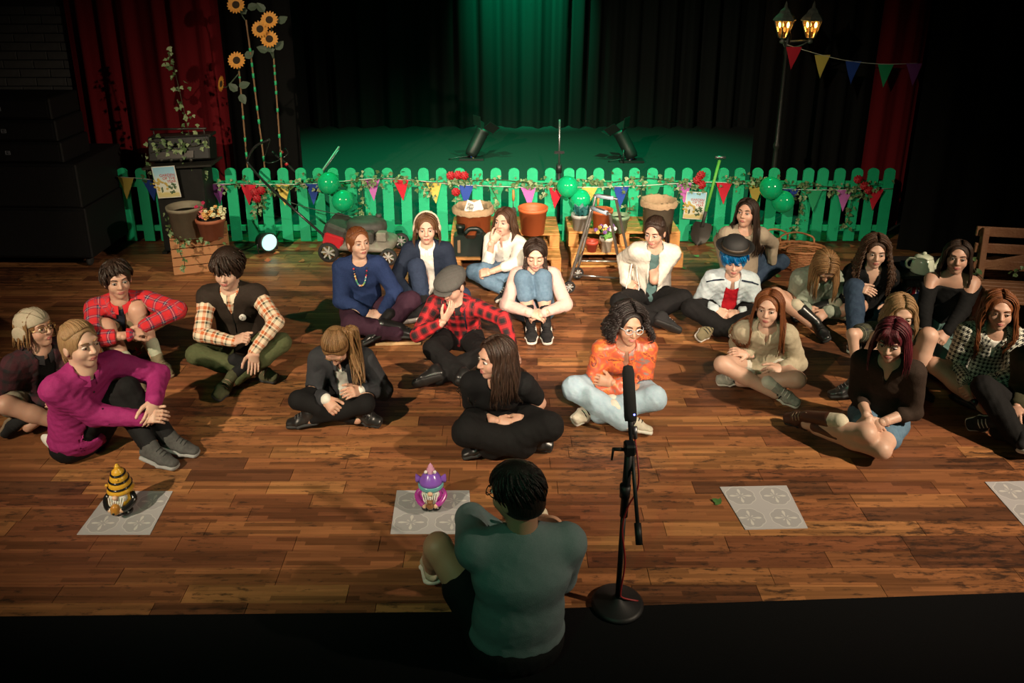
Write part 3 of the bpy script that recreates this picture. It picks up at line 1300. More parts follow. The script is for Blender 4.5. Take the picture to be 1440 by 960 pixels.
def bunch(path, n, spread, seed, w=.010, wave=.006, tip=1.0):
    """A tail of locks along a path."""
    r = np.random.RandomState(seed)
    mb = MB()
    C = catmull(path, 5)
    t = np.linspace(0, 1, len(C))
    for i in range(n):
        a = r.uniform(0, 6.28)
        rad = spread * math.sqrt(r.uniform(.05, 1))
        o1 = V3(math.cos(a), math.sin(a), .2 * math.sin(a * 2)) * rad
        env = np.minimum(1, .25 + t * 3) * (1 - (1 - tip) * t)
        ph = r.uniform(0, 6.28)
        P = C + env[:, None] * o1 + (wave * np.sin(t * 9 + ph) * env)[:, None] * V3(-math.sin(a), math.cos(a), 0)
        k = max(4, int(len(P) * r.uniform(.75, 1)))
        lock_tube(mb, P[:k], w * r.uniform(.7, 1.2), .6)
    return mb
# ================================================================== PROPS
FY = FENCE_Y
M_GREEN = mat('fence_green', (0.008, 0.45, 0.205), 0.6, noise=(9, (0.006, 0.37, 0.165), 0.3), bump=(70, 0.25))
PICK = [[172, 198, 222, 248, 273, 299, 323.5, 348, 372, 397.5, 423, 447], [468, 493, 519, 544.5, 570, 595, 621, 646.5, 671.5, 697, 723, 748.5, 774, 800],
        [817, 842, 867.5, 892.5, 917.5, 942.5, 967.5, 992, 1017, 1041, 1065.5, 1089.5, 1114, 1138], [1158, 1182, 1206, 1229, 1252]]
FLAB = ['green picket fence panel behind the barbecue and sunflowers', 'green picket fence panel behind the lawn mower and orange planter',
        'green picket fence panel behind the walking frame and shovel', 'short green picket fence panel at the right by the black curtain']
ztop = GY(700, 236, FY)[2]
PW = 0.112
prof = [(-PW / 2, 0.015)]
prof += [(-PW / 2 + PW / 2 * (1 - math.cos(a)), ztop - .045 + .045 * math.sin(a)) for a in np.linspace(0, math.pi, 9)]
prof += [(PW / 2, 0.015)]
pk = None
for xs_, lab in zip(PICK, FLAB):
    wx = [GY(p, 240, FY)[0] for p in xs_]
    fp = empty('picket_fence', (np.mean(wx), FY, 0), lab, 'fence', 'green picket fence panels')
    for x in wx:
        if pk is None:
            pk = MB().prism(prof, -0.010, 0.010).build('picket', M_GREEN)
            o = pk
            o.parent = fp
        else:
            o = copy_obj(pk, fp)
        o.location = (x - fp.location[0], rnd.uniform(-.002, .002), 0)
        o.rotation_euler = (0, rnd.uniform(-.006, .006), 0)
    for py_ in (259, 321):
        z = GY(700, py_, FY)[2]
        MB().box(((wx[0] + wx[-1]) / 2, FY + .022, z), (wx[-1] - wx[0] + .11, .024, .062)).build('rail', M_GREEN, fp)


def fpx(px, py, off=0.03):
    return GY(px, py, FY - off)


# ------------------------------------------------------------------ bunting
FLAGC = {'red': (.55, .01, .03), 'yellow': (.62, .46, .09), 'blue': (.012, .05, .30), 'pink': (.46, .12, .40), 'green': (.01, .30, .12), 'purple': (.20, .04, .22)}
FM = {k_: mat('bunting_' + k_, c, .8, bump=(80, .2)) for k_, c in FLAGC.items()}
M_TAPE = mat('bunting_tape', (.62, .60, .55), .8)


def bunting(label, pts, flags, off, fw, fh, lean=None):
    P = np.array([GY(p[0], p[1], FY - off if lean is None else lean(p[0])) for p in pts])
    t = empty('bunting', P[0], label, 'bunting')
    C = catmull(P, 5)
    MB().tube(C, .008, 6, flat=.45).build('tape', M_TAPE, t)
    for px, c in flags:
        py = np.interp(px, [p[0] for p in pts], [p[1] for p in pts])
        yy = FY - off if lean is None else lean(px)
        a = GY(px, py, yy) + V3(0, -.010, 0)
        r = rnd.uniform(-.02, .02)
        n = 4
        vs, fs = [], []
        for i in range(n + 1):
            k_ = i / n
            w = fw / 2 * (1 - k_)
            dy = .012 * math.sin(k_ * 3 + px)
            vs += [a + V3(-w + r * k_, dy, -fh * k_), a + V3(w + r * k_, dy + .008 * math.sin(px * .3), -fh * k_)]
        for i in range(n):
            fs.append((2 * i, 2 * i + 1, 2 * i + 3, 2 * i + 2))
        vs2 = [v + V3(0, .003, 0) for v in vs]
        m_ = len(vs)
        fs += [tuple(x + m_ for x in f[::-1]) for f in fs]
        MB().add(vs + vs2, fs, 0, True).build('flag', FM[c], t)
    return t


bunting('long string of coloured pennants hung along the picket fence', [(160, 248), (200, 251), (245, 256), (296, 258), (345, 259), (420, 259), (460, 257), (500, 253), (535, 251), (575, 253), (640, 259), (700, 262), (770, 264), (800, 263),
        (850, 263), (900, 261), (968, 257), (1000, 256), (1060, 259), (1100, 265), (1160, 267), (1255, 265)],
        [(177, 'yellow'), (212, 'blue'), (306, 'purple'), (350, 'red'), (397, 'yellow'), (440, 'blue'), (523, 'pink'), (564, 'red'), (610, 'yellow'), (656, 'blue'), (698, 'green'), (743, 'pink'), (783, 'red'),
         (829, 'yellow'), (873, 'blue'), (918, 'green'), (962, 'pink'), (1018, 'red'), (1063, 'yellow'), (1112, 'blue'), (1145, 'green'), (1188, 'pink'), (1230, 'red')], 0.035, .165, .235)
LPY = FY + 0.42
bunting('short string of coloured pennants hung from the street lamp', [(1107, 63), (1147, 75), (1190, 85), (1240, 90), (1290, 89)],
        [(1116, 'red'), (1157, 'yellow'), (1200, 'blue'), (1246, 'green'), (1285, 'purple')], 0, .17, .245, lean=lambda px: LPY - .05)

# ------------------------------------------------------------------ balloons
M_BALL = mat('balloon_green', (.006, .40, .16), .12, coat=.4)
for px, py, r, lab in ((462, 257, 15.5, 'upper green balloon of the pair above the lawn mower'), (482, 282, 15.5, 'lower green balloon of the pair above the lawn mower'),
                       (798, 262, 15.5, 'upper green balloon of the pair by the walking frame'), (816, 280, 15, 'lower green balloon of the pair by the walking frame'),
                       (1084, 264, 15.5, 'upper green balloon of the pair above the wicker baskets'), (1101, 283, 15, 'lower green balloon of the pair above the wicker baskets')):
    c = GY(px, py, FY - .15)
    rr = r / 1138 * np.linalg.norm(c - V3(0, 0, CAMH)) * .97
    t = empty('balloon', c, lab, 'balloon', 'green balloons on the fence')
    prof_ = [(0, -rr * 1.12)] + [(rr * math.sin(a), -rr * math.cos(a) * (1.0 if a > 1.2 else 1.0 + .10 * (1 - a / 1.2))) for a in np.linspace(.12, math.pi - .02, 15)]
    MB().lathe(prof_, c, 26).build('skin', M_BALL, t)
    MB().lathe([(.004, .012), (.012, .0), (.014, -.004), (.004, -.002)], c + V3(0, 0, -rr * 1.14), 10).build('knot', M_BALL, t)

# ------------------------------------------------------------------ ivy, roses
M_IVY = mat('ivy_leaf', (.055, .115, .035), .5, noise=(60, (.12, .19, .07), .3))
M_IVYL = mat('ivy_leaf_pale', (.16, .25, .10), .5, noise=(60, (.30, .36, .19), .3))
M_STEM = mat('plant_stem', (.045, .04, .018), .7)
LEAF = np.array([(0, 0), (.30, .10), (.52, .34), (.28, .46), (.20, .72), (0, 1.0), (-.20, .72), (-.28, .46), (-.52, .34), (-.30, .10)])


def leaf_shape(mb, p, size, n, up, mi=0, shape=LEAF, fold=.18):
    n = unit(n)
    u_ = unit(np.asarray(up) - n * (n @ np.asarray(up)))
    s_ = np.cross(u_, n)
    vs = [p + (s_ * a + u_ * b + n * fold * abs(a)) * size for a, b in shape]
    vs.append(p + u_ * .45 * size - n * .02 * size)
    k_ = len(shape)
    mb.add(vs, [(i, (i + 1) % k_, k_) for i in range(k_)], mi)


def ivy(name, label, paths, dens, size=.042, spread=.035, parent=None, front=V3(0, -1, 0.15), pale=.35, seed=1, cat='ivy'):
    r = np.random.RandomState(seed)
    p0 = np.asarray(paths[0][0])
    t = empty(name, p0, label, cat) if parent is None else empty_child(name, parent)
    ms, ml = MB(), MB()
    for pth in paths:
        C = catmull(pth, 6)
        ms.tube(C, .0035, 5)
        L = np.linalg.norm(np.diff(C, axis=0), axis=1).sum()
        for _ in range(int(L * dens)):
            q = C[r.randint(len(C))] + r.normal(size=3) * V3(spread, spread * .5, spread)
            q[1] -= abs(r.normal()) * .012
            leaf_shape(ml, q, size * r.uniform(.6, 1.25), front + r.normal(size=3) * .45, V3(r.normal() * .7, 0, -1 + r.normal() * .5), 1 if r.rand() < pale else 0)
    ms.build('stem', M_STEM, t)
    tag(ml.build('leaves', [M_IVY, M_IVYL], t), kind='stuff')
    return t


def empty_child(name, parent):
    o = bpy.data.objects.new(name, None)
    COL.objects.link(o)
    o.parent = parent
    o['_w'] = tuple(parent['_w'])
    return o


ivy('ivy_garland', 'ivy garland trailing along the top of the picket fence', [
    [fpx(300, 262, .04), fpx(345, 258, .05), fpx(385, 264, .04), fpx(430, 257, .05), fpx(455, 252, .05)], [fpx(485, 258, .04), fpx(525, 252, .05), fpx(560, 250, .04), fpx(600, 256, .05), fpx(640, 256, .04), fpx(690, 252, .05), fpx(740, 256, .04), fpx(782, 258, .05)],
    [fpx(815, 252, .05), fpx(860, 256, .04), fpx(905, 250, .05), fpx(950, 256, .04), fpx(975, 262, .05)], [fpx(1020, 252, .05), fpx(1060, 256, .04), fpx(1110, 260, .05), fpx(1160, 262, .04), fpx(1200, 264, .05), fpx(1240, 258, .04)]], 85, .044, .042, seed=3)
ivy('ivy_strand', 'ivy strands hanging down the fence beside the mower', [[fpx(508, 254, .04), fpx(510, 285, .04), fpx(507, 312, .04)], [fpx(365, 268, .05), fpx(372, 290, .04), fpx(350, 300, .04)], [fpx(600, 260, .05), fpx(606, 280, .04)]], 60, .042, .03, seed=4)
ivy('ivy_strand', 'ivy strands hanging down the fence between the balloons and the black curtain', [[fpx(1128, 270, .04), fpx(1124, 300, .04), fpx(1118, 330, .04)], [fpx(1200, 268, .05), fpx(1194, 300, .04), fpx(1185, 320, .03)], [fpx(900, 262, .04), fpx(905, 285, .03)]], 60, .042, .03, seed=5)
ivy('ivy_strand', 'ivy strands hanging behind the terracotta pot by the walking frame', [[fpx(690, 262, .04), fpx(700, 285, .03), fpx(690, 305, .03)], [fpx(765, 268, .05), fpx(760, 282, .04)], [fpx(880, 268, .04), fpx(886, 290, .04), fpx(880, 305, .03)], [fpx(955, 268, .05), fpx(950, 285, .04)]], 62, .042, .03, seed=6)
M_ROSE = mat('rose_petal', (.42, .006, .015), .5, noise=(70, (.28, .004, .01), .3))


def rose(px, py, label, off=.075):
    c = fpx(px, py, off)
    t = empty('rose', c, label, 'rose', 'red roses tied to the fence')
    mb = MB()
    for k_ in range(3):
        n_ = 4 + k_ * 2
        for i in range(n_):
            a = 2 * math.pi * i / n_ + k_
            rr = .010 + .012 * k_
            mb.ball(c + V3(math.cos(a) * rr, -.012 + .008 * k_, math.sin(a) * rr), (.016, .007, .018), 8, 5, roty(-a) @ rotx(.5))
    mb.ball(c + V3(0, -.014, 0), (.014, .012, .014), 8, 6)
    mb.build('bloom', M_ROSE, t)
    s = MB().tube([c, c + V3(.01, .02, -.07), c + V3(.0, .03, -.14)], .004, 5)
    leaf_shape(s, c + V3(.01, .015, -.07), .05, V3(0, -1, .2), V3(1, 0, -.3))
    leaf_shape(s, c + V3(.0, .015, -.09), .05, V3(0, -1, .2), V3(-1, 0, -.3))
    s.build('stem', M_IVY, t)


for px, py, lab in ((634, 247, 'leftmost red rose above the orange planter'), (644, 246, 'middle red rose above the orange planter'), (653, 247, 'rightmost red rose above the orange planter'), (641, 270, 'red rose hanging below the three above the orange planter'),
                    (986, 246, 'topmost red rose beside the green shovel handle'), (981, 253, 'middle red rose beside the green shovel handle'), (987, 260, 'lowest red rose beside the green shovel handle'),
                    (1207, 252, 'leftmost red rose near the right end of the fence'), (1216, 261, 'middle red rose near the right end of the fence'), (1222, 267, 'lowest red rose near the right end of the fence'),
                    (367, 268, 'topmost red rose on the fence behind the mower handle'), (358, 271, 'leftmost red rose on the fence behind the mower handle'), (361, 279, 'lowest red rose on the fence behind the mower handle')):
    rose(px, py, lab)


# ------------------------------------------------------------------ posters
def text_mesh(body, size, R, c, material, parent, name='lettering', align='RIGHT'):
    cu = bpy.data.curves.new(name, 'FONT')
    cu.body = body
    cu.size = size
    cu.align_x = align
    cu.extrude = .0006
    cu.space_line = .85
    cu.offset = size * .02
    o = bpy.data.objects.new(name, cu)
    COL.objects.link(o)
    dg = bpy.context.evaluated_depsgraph_get()
    me = bpy.data.meshes.new_from_object(o.evaluated_get(dg))
    bpy.data.objects.remove(o)
    n = len(me.vertices)
    co = np.zeros(n * 3, np.float32)
    me.vertices.foreach_get('co', co)
    co = co.reshape(-1, 3) @ np.asarray(R).T + (np.asarray(c) - np.array(parent['_w']))
    me.vertices.foreach_set('co', co.astype(np.float32).ravel())
    me.materials.append(material)
    o2 = bpy.data.objects.new(name, me)
    COL.objects.link(o2)
    o2.parent = parent
    return o2


def poster_mat():
    m = bpy.data.materials.new('poster_print')
    m.use_nodes = True
    nt = m.node_tree
    b = nt.nodes['Principled BSDF']
    b.inputs['Roughness'].default_value = .6
    tc = N(nt, 'ShaderNodeTexCoord')
    sep = N(nt, 'ShaderNodeSeparateXYZ')
    nt.links.new(tc.outputs['Generated'], sep.inputs[0])
    n = N(nt, 'ShaderNodeTexNoise')
    n.inputs['Scale'].default_value = 5
    n.inputs['Detail'].default_value = 5
    nt.links.new(tc.outputs['Generated'], n.inputs['Vector'])
    v = math_node(nt, 'ADD', sep.outputs['Z'], math_node(nt, 'MULTIPLY', math_node(nt, 'SUBTRACT', n.outputs['Fac'], .5), .25))
    r = N(nt, 'ShaderNodeValToRGB')
    e = r.color_ramp.elements
    e[0].position, e[0].color = 0, (.55, .50, .26, 1)
    e[1].position, e[1].color = 1, (.24, .50, .66, 1)
    for p, c in ((.14, (.62, .52, .20, 1)), (.22, (.70, .68, .52, 1)), (.5, (.62, .68, .66, 1)), (.75, (.34, .58, .70, 1))):
        x = e.new(p)
        x.color = c
    nt.links.new(v, r.inputs[0])
    nt.links.new(r.outputs[0], b.inputs['Base Color'])
    return m


M_POST = poster_mat()
M_PAPER = mat('poster_paper', (.66, .64, .58), .7)
M_INKR = mat('poster_ink_red', (.42, .10, .10), .6)
M_INKG = mat('poster_ink_leaf', (.04, .09, .03), .6)
M_INKY = mat('poster_ink_tree', (.60, .42, .10), .6, noise=(60, (.45, .33, .08), .3))


def poster(c, w, h, tilt, label, yaw=0.0):
    t = empty('poster', c, label, 'poster', 'garden of the year posters')
    R = rotz(yaw) @ rotx(.06) @ roty(tilt)
    MB().box(c, (w, .003, h), R).build('sheet', M_PAPER, t)
    q = lambda x, z, d=.0024: c + R @ V3(x, -d, z)
    MB().box(q(0, 0, .0022), (w * .93, .0015, h * .95), R).build('print', M_POST, t)
    mb = MB()
    rr = np.random.RandomState(3)
    for i in range(26):
        a, d = rr.uniform(0, 6.28), .085 * math.sqrt(rr.uniform(0, 1))
        mb.ball(q(-w * .26 + d * math.cos(a) * w / .26, -h * .08 + d * math.sin(a) * .9, .003), (.013, .001, .012), 6, 4, R)
    mb.build('printed_tree', M_INKY, t)
    mb = MB()
    for x, z in ((-w * .26, -h * .30), (-w * .22, -h * .28)):
        mb.box(q(x, z + .02, .0032), (.008, .0008, h * .16), R)
    for i in range(7):
        leaf_shape(mb, q(rr.uniform(0, w * .38), rr.uniform(-h * .38, -h * .02), .0036), .038, R @ V3(0, -1, 0), R @ V3(rr.normal(), 0, 1), 0, fold=0)
    mb.build('printed_leaves', M_INKG, t)
    text_mesh('GARDEN\nOF THE\nYEAR', h * .115, R @ rotx(math.pi / 2), q(w * .43, h * .18, .0036), M_INKR, t)
    return t


pc = GY(234, 256, FY - .384)
poster(pc, .235, .335, -.07, 'garden of the year poster hanging from the barbecue')
pc = fpx(977, 289, .05)
poster(pc, .215, .31, .06, 'garden of the year poster pinned to the fence by the shovel')

# ------------------------------------------------------------------ barbecue with ivy
M_BBQ = mat('barbecue_black', (.007, .007, .0065), .5, noise=(12, (.014, .0135, .012), .3), spec=.3)
M_BBQE = mat('barbecue_edge', (.05, .047, .04), .4, .6)
by = FY - .22
bl, br = GY(207, 225, by)[0], GY(300, 225, by)[0]
bw = br - bl
bcx = (bl + br) / 2
zt, zl = GY(250, 196, by)[2], GY(250, 232, by)[2]
t = empty('barbecue', (bcx, by, 0), 'old black barbecue overgrown with ivy on the left', 'barbecue')
Rb = roty(-.05)
MB().box((bcx, by + .05, zl / 2), (bw * .72, .30, zl - .02), bev=.01).build('cabinet', M_BBQ, t)
MB().box((bcx + .01, by + .03, zl + .012), (bw * 1.04, .36, .024), Rb, bev=.006).build('shelf', M_BBQE, t)
MB().box((bcx, by + .10, (zl + zt) / 2 + .01), (bw * .93, .22, (zt - zl) * .9), Rb @ rotx(-.28), bev=.012).build('hood', M_BBQ, t)
MB().box((bcx - .03, by - .03, (zl + zt) / 2 - .02), (bw * .55, .012, .07), Rb @ rotx(-.28)).build('control_panel', mat('bbq_panel', (.05, .045, .04), .3, .5), t)
MB().box((bcx + .0, by + .13, zt + .012), (bw * .95, .18, .03), Rb, bev=.006).build('lid_edge', M_BBQE, t)
hb = MB().tube([(bcx - bw * .42, by + .05, zt + .075 + .018), (bcx + bw * .42, by + .05, zt + .075 - .018 + .045)], .011, 8)
for s_ in (-.38, .38):
    hb.tube([(bcx + bw * s_, by + .06, zt), (bcx + bw * s_, by + .05, zt + .085 + s_ * .02)], .007, 6)
hb.build('handle', M_BBQE, t)
for k_ in range(4):
    MB().lathe([(.0, .02), (.016, .02), (.018, 0)], (bcx - .18 + k_ * .10, by - .02, zl + .06), 12, rot_to(V3(0, -1, 0))).build('knob', M_BBQE, t)
for sx in (-1, 1):
    MB().box((bcx + sx * bw * .33, by + .0, .012), (.05, .3, .024)).build('foot', M_BBQ, t)
bp = lambda px, py, d=-.02: GY(px, py, by + d)
ivy('ivy_plant', 'ivy climbing over the barbecue and up a tall stake', [[bp(208, 196), bp(225, 200), bp(250, 205), bp(275, 205), bp(292, 196)], [bp(212, 215), bp(235, 208), bp(262, 214), bp(255, 200)], [bp(205, 215), bp(206, 235), bp(212, 255)],
    [bp(275, 235), bp(270, 255), bp(262, 275), bp(268, 292)], [bp(284, 236), bp(282, 262), bp(276, 280), bp(280, 300)], [bp(268, 200, .05), bp(262, 170, .08), bp(253, 130, .1), bp(245, 98, .1), bp(237, 72, .1)]], 46, .052, .038, seed=8, pale=.5)
ivy('ivy_plant', 'bushy ivy below the barbecue shelf behind the khaki pot', [[bp(262, 240), bp(268, 262), bp(262, 280)], [bp(282, 240), bp(276, 262), bp(285, 285)], [bp(270, 236), bp(280, 250), bp(268, 270)]], 80, .045, .05, seed=9, pale=.6)

# ------------------------------------------------------------------ slatted crate with pots
M_WOOD = mat('crate_wood', (.42, .20, .085), .65, noise=(7, (.33, .145, .06), .3), bump=(50, .3))
M_WOODD = mat('crate_inside', (.05, .025, .012), .9)


def slat_crate(a, b, depth, h, n, label, name='crate'):
    a, b = np.asarray(a), np.asarray(b)
    x = unit(b - a)
    y_ = np.cross(V3(0, 0, 1), x)
    if y_[1] < 0:
        y_ = -y_
    w = np.linalg.norm(b - a)
    R = np.stack([x, y_, V3(0, 0, 1)], 1)
    t = empty(name, a, label, 'crate')
    ctr = a + x * w / 2 + y_ * depth / 2
    MB().box(ctr + V3(0, 0, h / 2), (w - .05, depth - .05, h - .05), R).build('lining', M_WOODD, t)
    sh = h / n
    for i in range(n):
        z = sh * (i + .5)
        for face in ('front', 'back'):
            c = a + x * w / 2 + (y_ * .008 if face == 'front' else y_ * (depth - .008)) + V3(0, 0, z)
            MB().box(c, (w, .016, sh - .010), R @ roty(rnd.uniform(-.006, .006)), bev=.002).build('slat', M_WOOD, t)
        for s_ in (0, 1):
            c = a + x * (.008 + s_ * (w - .016)) + y_ * depth / 2 + V3(0, 0, z)
            MB().box(c, (.016, depth - .036, sh - .010), R, bev=.002).build('slat', M_WOOD, t)
    m_ = 4
    for i in range(m_):
        c = a + x * w / 2 + y_ * depth * (i + .5) / m_ + V3(0, 0, h + .008)
        MB().box(c, (w, depth / m_ - .01, .016), R, bev=.002).build('slat', M_WOOD, t)
    return t, ctr, R


cA, cB = G(245, 388), G(325, 379)
crate_h = .36
slat_crate(cA, cB, .42, crate_h, 4, 'slatted wooden crate carrying two flower pots at the left')


def pot(c, r0, r1, h, m, label, name='plant_pot', rim=.016, soil=None, group=None, n=28):
    """Hollow pot: base radius r0, rim radius r1."""
    t = empty(name, c, label, 'pot', group)
    pr = [(0.0, 0), (r0, 0), (r1 * .96, h - .035), (r1 * .96 + rim * .5, h - .035), (r1 + rim * .4, h), (r1 - .008, h), (r1 * .95 - .012, h - .04), (r0 * .9, .02), (0, .02)]
    MB().lathe(pr, c, n).build('vessel', m, t)
    if soil is not None:
        MB().lathe([(0, h * soil), (r1 * .9, h * soil - .004)], c, 18).build('soil', mat('potting_soil', (.02, .013, .009), .95, bump=(90, .6)), t)
    return t


M_KHAKI = mat('pot_khaki', (.20, .17, .115), .7, noise=(18, (.16, .135, .09), .3))
M_TERRA = mat('pot_terracotta', (.33, .105, .048), .7, noise=(18, (.27, .08, .036), .3))
M_TERRA2 = mat('pot_orange', (.50, .12, .035), .5)
M_GREYP = mat('pot_grey', (.34, .36, .34), .5)
M_SAGE = mat('pot_sage', (.16, .25, .15), .5)
M_CREAM = mat('pot_cream', (.55, .52, .42), .5)
M_REDP = mat('pot_red', (.38, .05, .025), .5)
ztp = crate_h + .016
kp = G(265, 332, ztp)
pot(kp, .125, .168, .31, M_KHAKI, 'large khaki plant pot on the slatted crate', soil=.8)
tp = G(299, 334, ztp)
fpot = pot(tp, .10, .135, .205, M_TERRA, 'terracotta pot of pink, orange and cream flowers on the crate', name='flower_pot', soil=.85)
FLC = {'pink': mat('petal_pink', (.62, .18, .17), .6), 'orange': mat('petal_orange', (.62, .33, .10), .6), 'cream': mat('petal_cream', (.62, .60, .36), .6), 'crimson': mat('petal_crimson', (.42, .015, .07), .6)}
rr = np.random.RandomState(5)
for k_, x0, n_ in (('pink', -.10, 16), ('orange', .0, 18), ('cream', .10, 16), ('crimson', -.07, 3)):
    mb = MB()
    for i in range(n_):
        c = tp + V3(x0 + rr.normal() * .038, rr.normal() * .05, .235 + rr.uniform(-.03, .045) + (.05 if k_ == 'crimson' else .02 if k_ == 'cream' else 0))
        for j in range(5):
            a = j * 1.257 + rr.uniform(0, 1)
            mb.ball(c + V3(math.cos(a) * .011, math.sin(a) * .008, math.sin(a) * .008), (.012, .011, .008), 6, 4)
    tag(mb.build('flowers', FLC[k_], fpot), kind='stuff')
ivy('ivy_strand', 'ivy trailing down the front of the slatted crate', [[G(248, 335, ztp) + V3(0, -.02, .03), G(256, 340, ztp) + V3(0, -.06, .02), G(256, 352, .30) + V3(0, -.05, 0), G(262, 365, .22) + V3(0, -.05, 0), G(262, 374, .14) + V3(0, -.05, 0)],
    [G(262, 338, ztp) + V3(0, -.03, .02), G(290, 336, ztp) + V3(0, -.03, .02), G(316, 336, ztp) + V3(0, -.02, .02)], [G(240, 300, .5), G(238, 315, .44), G(243, 330, .40)]], 48, .040, .025, seed=12)

# ------------------------------------------------------------------ sunflowers on stakes
M_STAKE = mat('bamboo_stake', (.17, .09, .045), .7, noise=(30, (.24, .13, .06), .3))
M_GTAPE = mat('green_tape', (.02, .42, .17), .5)
M_PETAL = mat('sunflower_petal', (.72, .33, .045), .6, noise=(40, (.60, .24, .03), .3))
M_SEED = mat('sunflower_centre', (.035, .02, .008), .9, bump=(200, .8))
M_SLEAF = mat('sunflower_leaf', (.05, .075, .045), .6)
SY = FY + .12


def sunflower(stake, flowers, leaves, label, bands):
    P = [GY(p[0], p[1], SY) for p in stake]
    P[0][2] = 0
    P[0][0] = P[1][0]
    t = empty('sunflower', P[0], label, 'flower', 'fake sunflowers on stakes')
    MB().tube(catmull(P, 4), .009, 7).build('stake', M_STAKE, t)
    C = catmull(P, 24)
    for b in bands:
        i = int(b * (len(C) - 3))
        MB().tube(C[i:i + 3] if np.linalg.norm(C[i + 2] - C[i]) > .03 else C[i:i + 4], .0125, 7).build('tape_band', M_GTAPE, t)
    for (px, py, r, tilt) in flowers:
        c = GY(px, py, SY - .05)
        R_ = r / 1138 * np.linalg.norm(c - V3(0, 0, CAMH))
        f = unit(V3(tilt, -1, .35))
        R = rot_to(f)
        mb = MB()
        for ring, (n_, L, w) in enumerate(((17, 1.0, .30), (15, .86, .28))):
            for i in range(n_):
                a = 2 * math.pi * (i + ring * .5) / n_
                d = R @ V3(math.cos(a), math.sin(a), .10 + .16 * ring)
                p = c + d * R_ * .32
                leaf_shape(mb, p, R_ * .68 * L, unit(f + d * -.1), d, 0, shape=np.array([(0, 0), (.2, .25), (.21, .6), (.1, .88), (0, 1), (-.1, .88), (-.21, .6), (-.2, .25)]), fold=.12)
        fl = mb.build('petals', M_PETAL, t)
        MB().lathe([(R_ * .42, 0), (R_ * .41, R_ * .06), (R_ * .28, R_ * .12), (0, R_ * .10)], c + f * .004, 18, R).build('seed_head', M_SEED, t)
        MB().tube(catmull([c, c - f * .04 + V3(0, .01, -.03), P[-1] + V3(0, 0, -.02)], 4), .006, 6).build('flower_stalk', M_SLEAF, t)
    mb = MB()
    for (px, py, a) in leaves:
        c = GY(px, py, SY - .03)
        leaf_shape(mb, c, .12, V3(.2, -1, .4), V3(math.cos(a), 0, math.sin(a)), 0, shape=np.array([(0, 0), (.3, .2), (.34, .5), (.18, .8), (0, 1), (-.18, .8), (-.34, .5), (-.3, .2)]))
    mb.build('leaves', M_SLEAF, t)


sunflower([(349, 236), (348, 234), (342, 165), (338, 118), (336, 100)], [(333, 85, 12, 0), (312, 118, 11, -1.3)], [(336, 122, .4), (334, 128, 2.4), (338, 132, -1.2), (345, 82, .8)], 'shortest sunflower stake with one face-on and one side-on bloom', [.3, .38, .5, .62, .74, .86])
sunflower([(373, 236), (372, 234), (362, 155), (353, 80), (346, 28)], [(332, 7, 12, 0)], [(346, 20, 2.2), (348, 12, .4)], 'tallest sunflower stake with a single bloom at the top', [.28, .36, .45, .52, .60, .66, .72, .8])
sunflower([(397, 236), (396, 234), (391, 165), (387, 110), (385, 82)], [(379, 28, 12, 0), (366, 41, 12, -.1), (379, 55, 12, .1)], [(384, 74, 2.0), (388, 70, .9), (377, 72, 2.8), (390, 32, .6), (372, 17, 2.2)], 'right sunflower stake with three clustered blooms', [.3, .4, .55, .65, .72, .8, .9])

# ------------------------------------------------------------------ floor lamp (stage par) at the left
M_LAMPB = mat('lamp_black', (.012, .012, .013), .45)
M_LED = mat('led_face', (.6, .9, .85), .3, emit=(.26, .90, .76), estr=.95)
c = G(376, 340, .13)
t = empty('stage_lamp', (c[0], c[1], 0), 'round floor stage lamp shining pale green beside the mower', 'stage light')
f = unit(V3(1.0, -1, .15))
R = rot_to(f)
MB().lathe([(.0, -.13), (.06, -.13), (.085, -.10), (.095, -.02), (.10, .03), (.10, .045), (.088, .045), (.088, .035), (0, .035)], c, 26, R).build('housing', M_LAMPB, t)
MB().lathe([(0, .037), (.086, .037)], c, 24, R, cap1=False).build('lens', M_LED, t)
MB().tube([c + R @ V3(-.105, 0, -.02), c + R @ V3(-.11, 0, -.02) + V3(0, .03, -.11), c + R @ V3(.11, 0, -.02) + V3(0, .03, -.11), c + R @ V3(.105, 0, -.02)], .009, 6).build('yoke', M_LAMPB, t)
MB().tube(catmull([c + R @ V3(0, 0, -.13), c + V3(-.16, .06, -.06), c + V3(-.30, .08, -.118), c + V3(-.5, .1, -.12)], 5), .006, 6).build('cable', M_LAMPB, t)
spot('stage_lamp_light', tuple(c + f * .06), tuple(c + f * 1.0 + V3(0.1, 0, -.30)), 3.0, (.25, 1.0, .75), 44, .6, .05)

# ------------------------------------------------------------------ lawn mower
M_MGREY = mat('mower_deck', (.23, .22, .18), .6, noise=(15, (.14, .13, .11), .3), bump=(40, .3))
M_MBLK = mat('mower_black', (.025, .025, .023), .6, noise=(20, (.06, .058, .05), .3))
M_MRED = mat('mower_red', (.45, .01, .02), .4)
M_CHROME = mat('bar_black_gloss', (.03, .03, .03), .2, .4)
M_HUB = mat('wheel_hub', (.36, .35, .33), .5)
w_rear = G(463, 368)
mo = w_rear + V3(.18, .05, 0)
t = empty('lawn_mower', w_rear, 'old petrol lawn mower with red trim and long bent handle', 'lawn mower')
ax = unit(V3(1, -.10, 0))
ay = V3(-ax[1], ax[0], 0)
mq = lambda a, b, z: w_rear + ax * a + ay * b + V3(0, 0, z)
Rm = np.stack([ax, ay, V3(0, 0, 1)], 1)


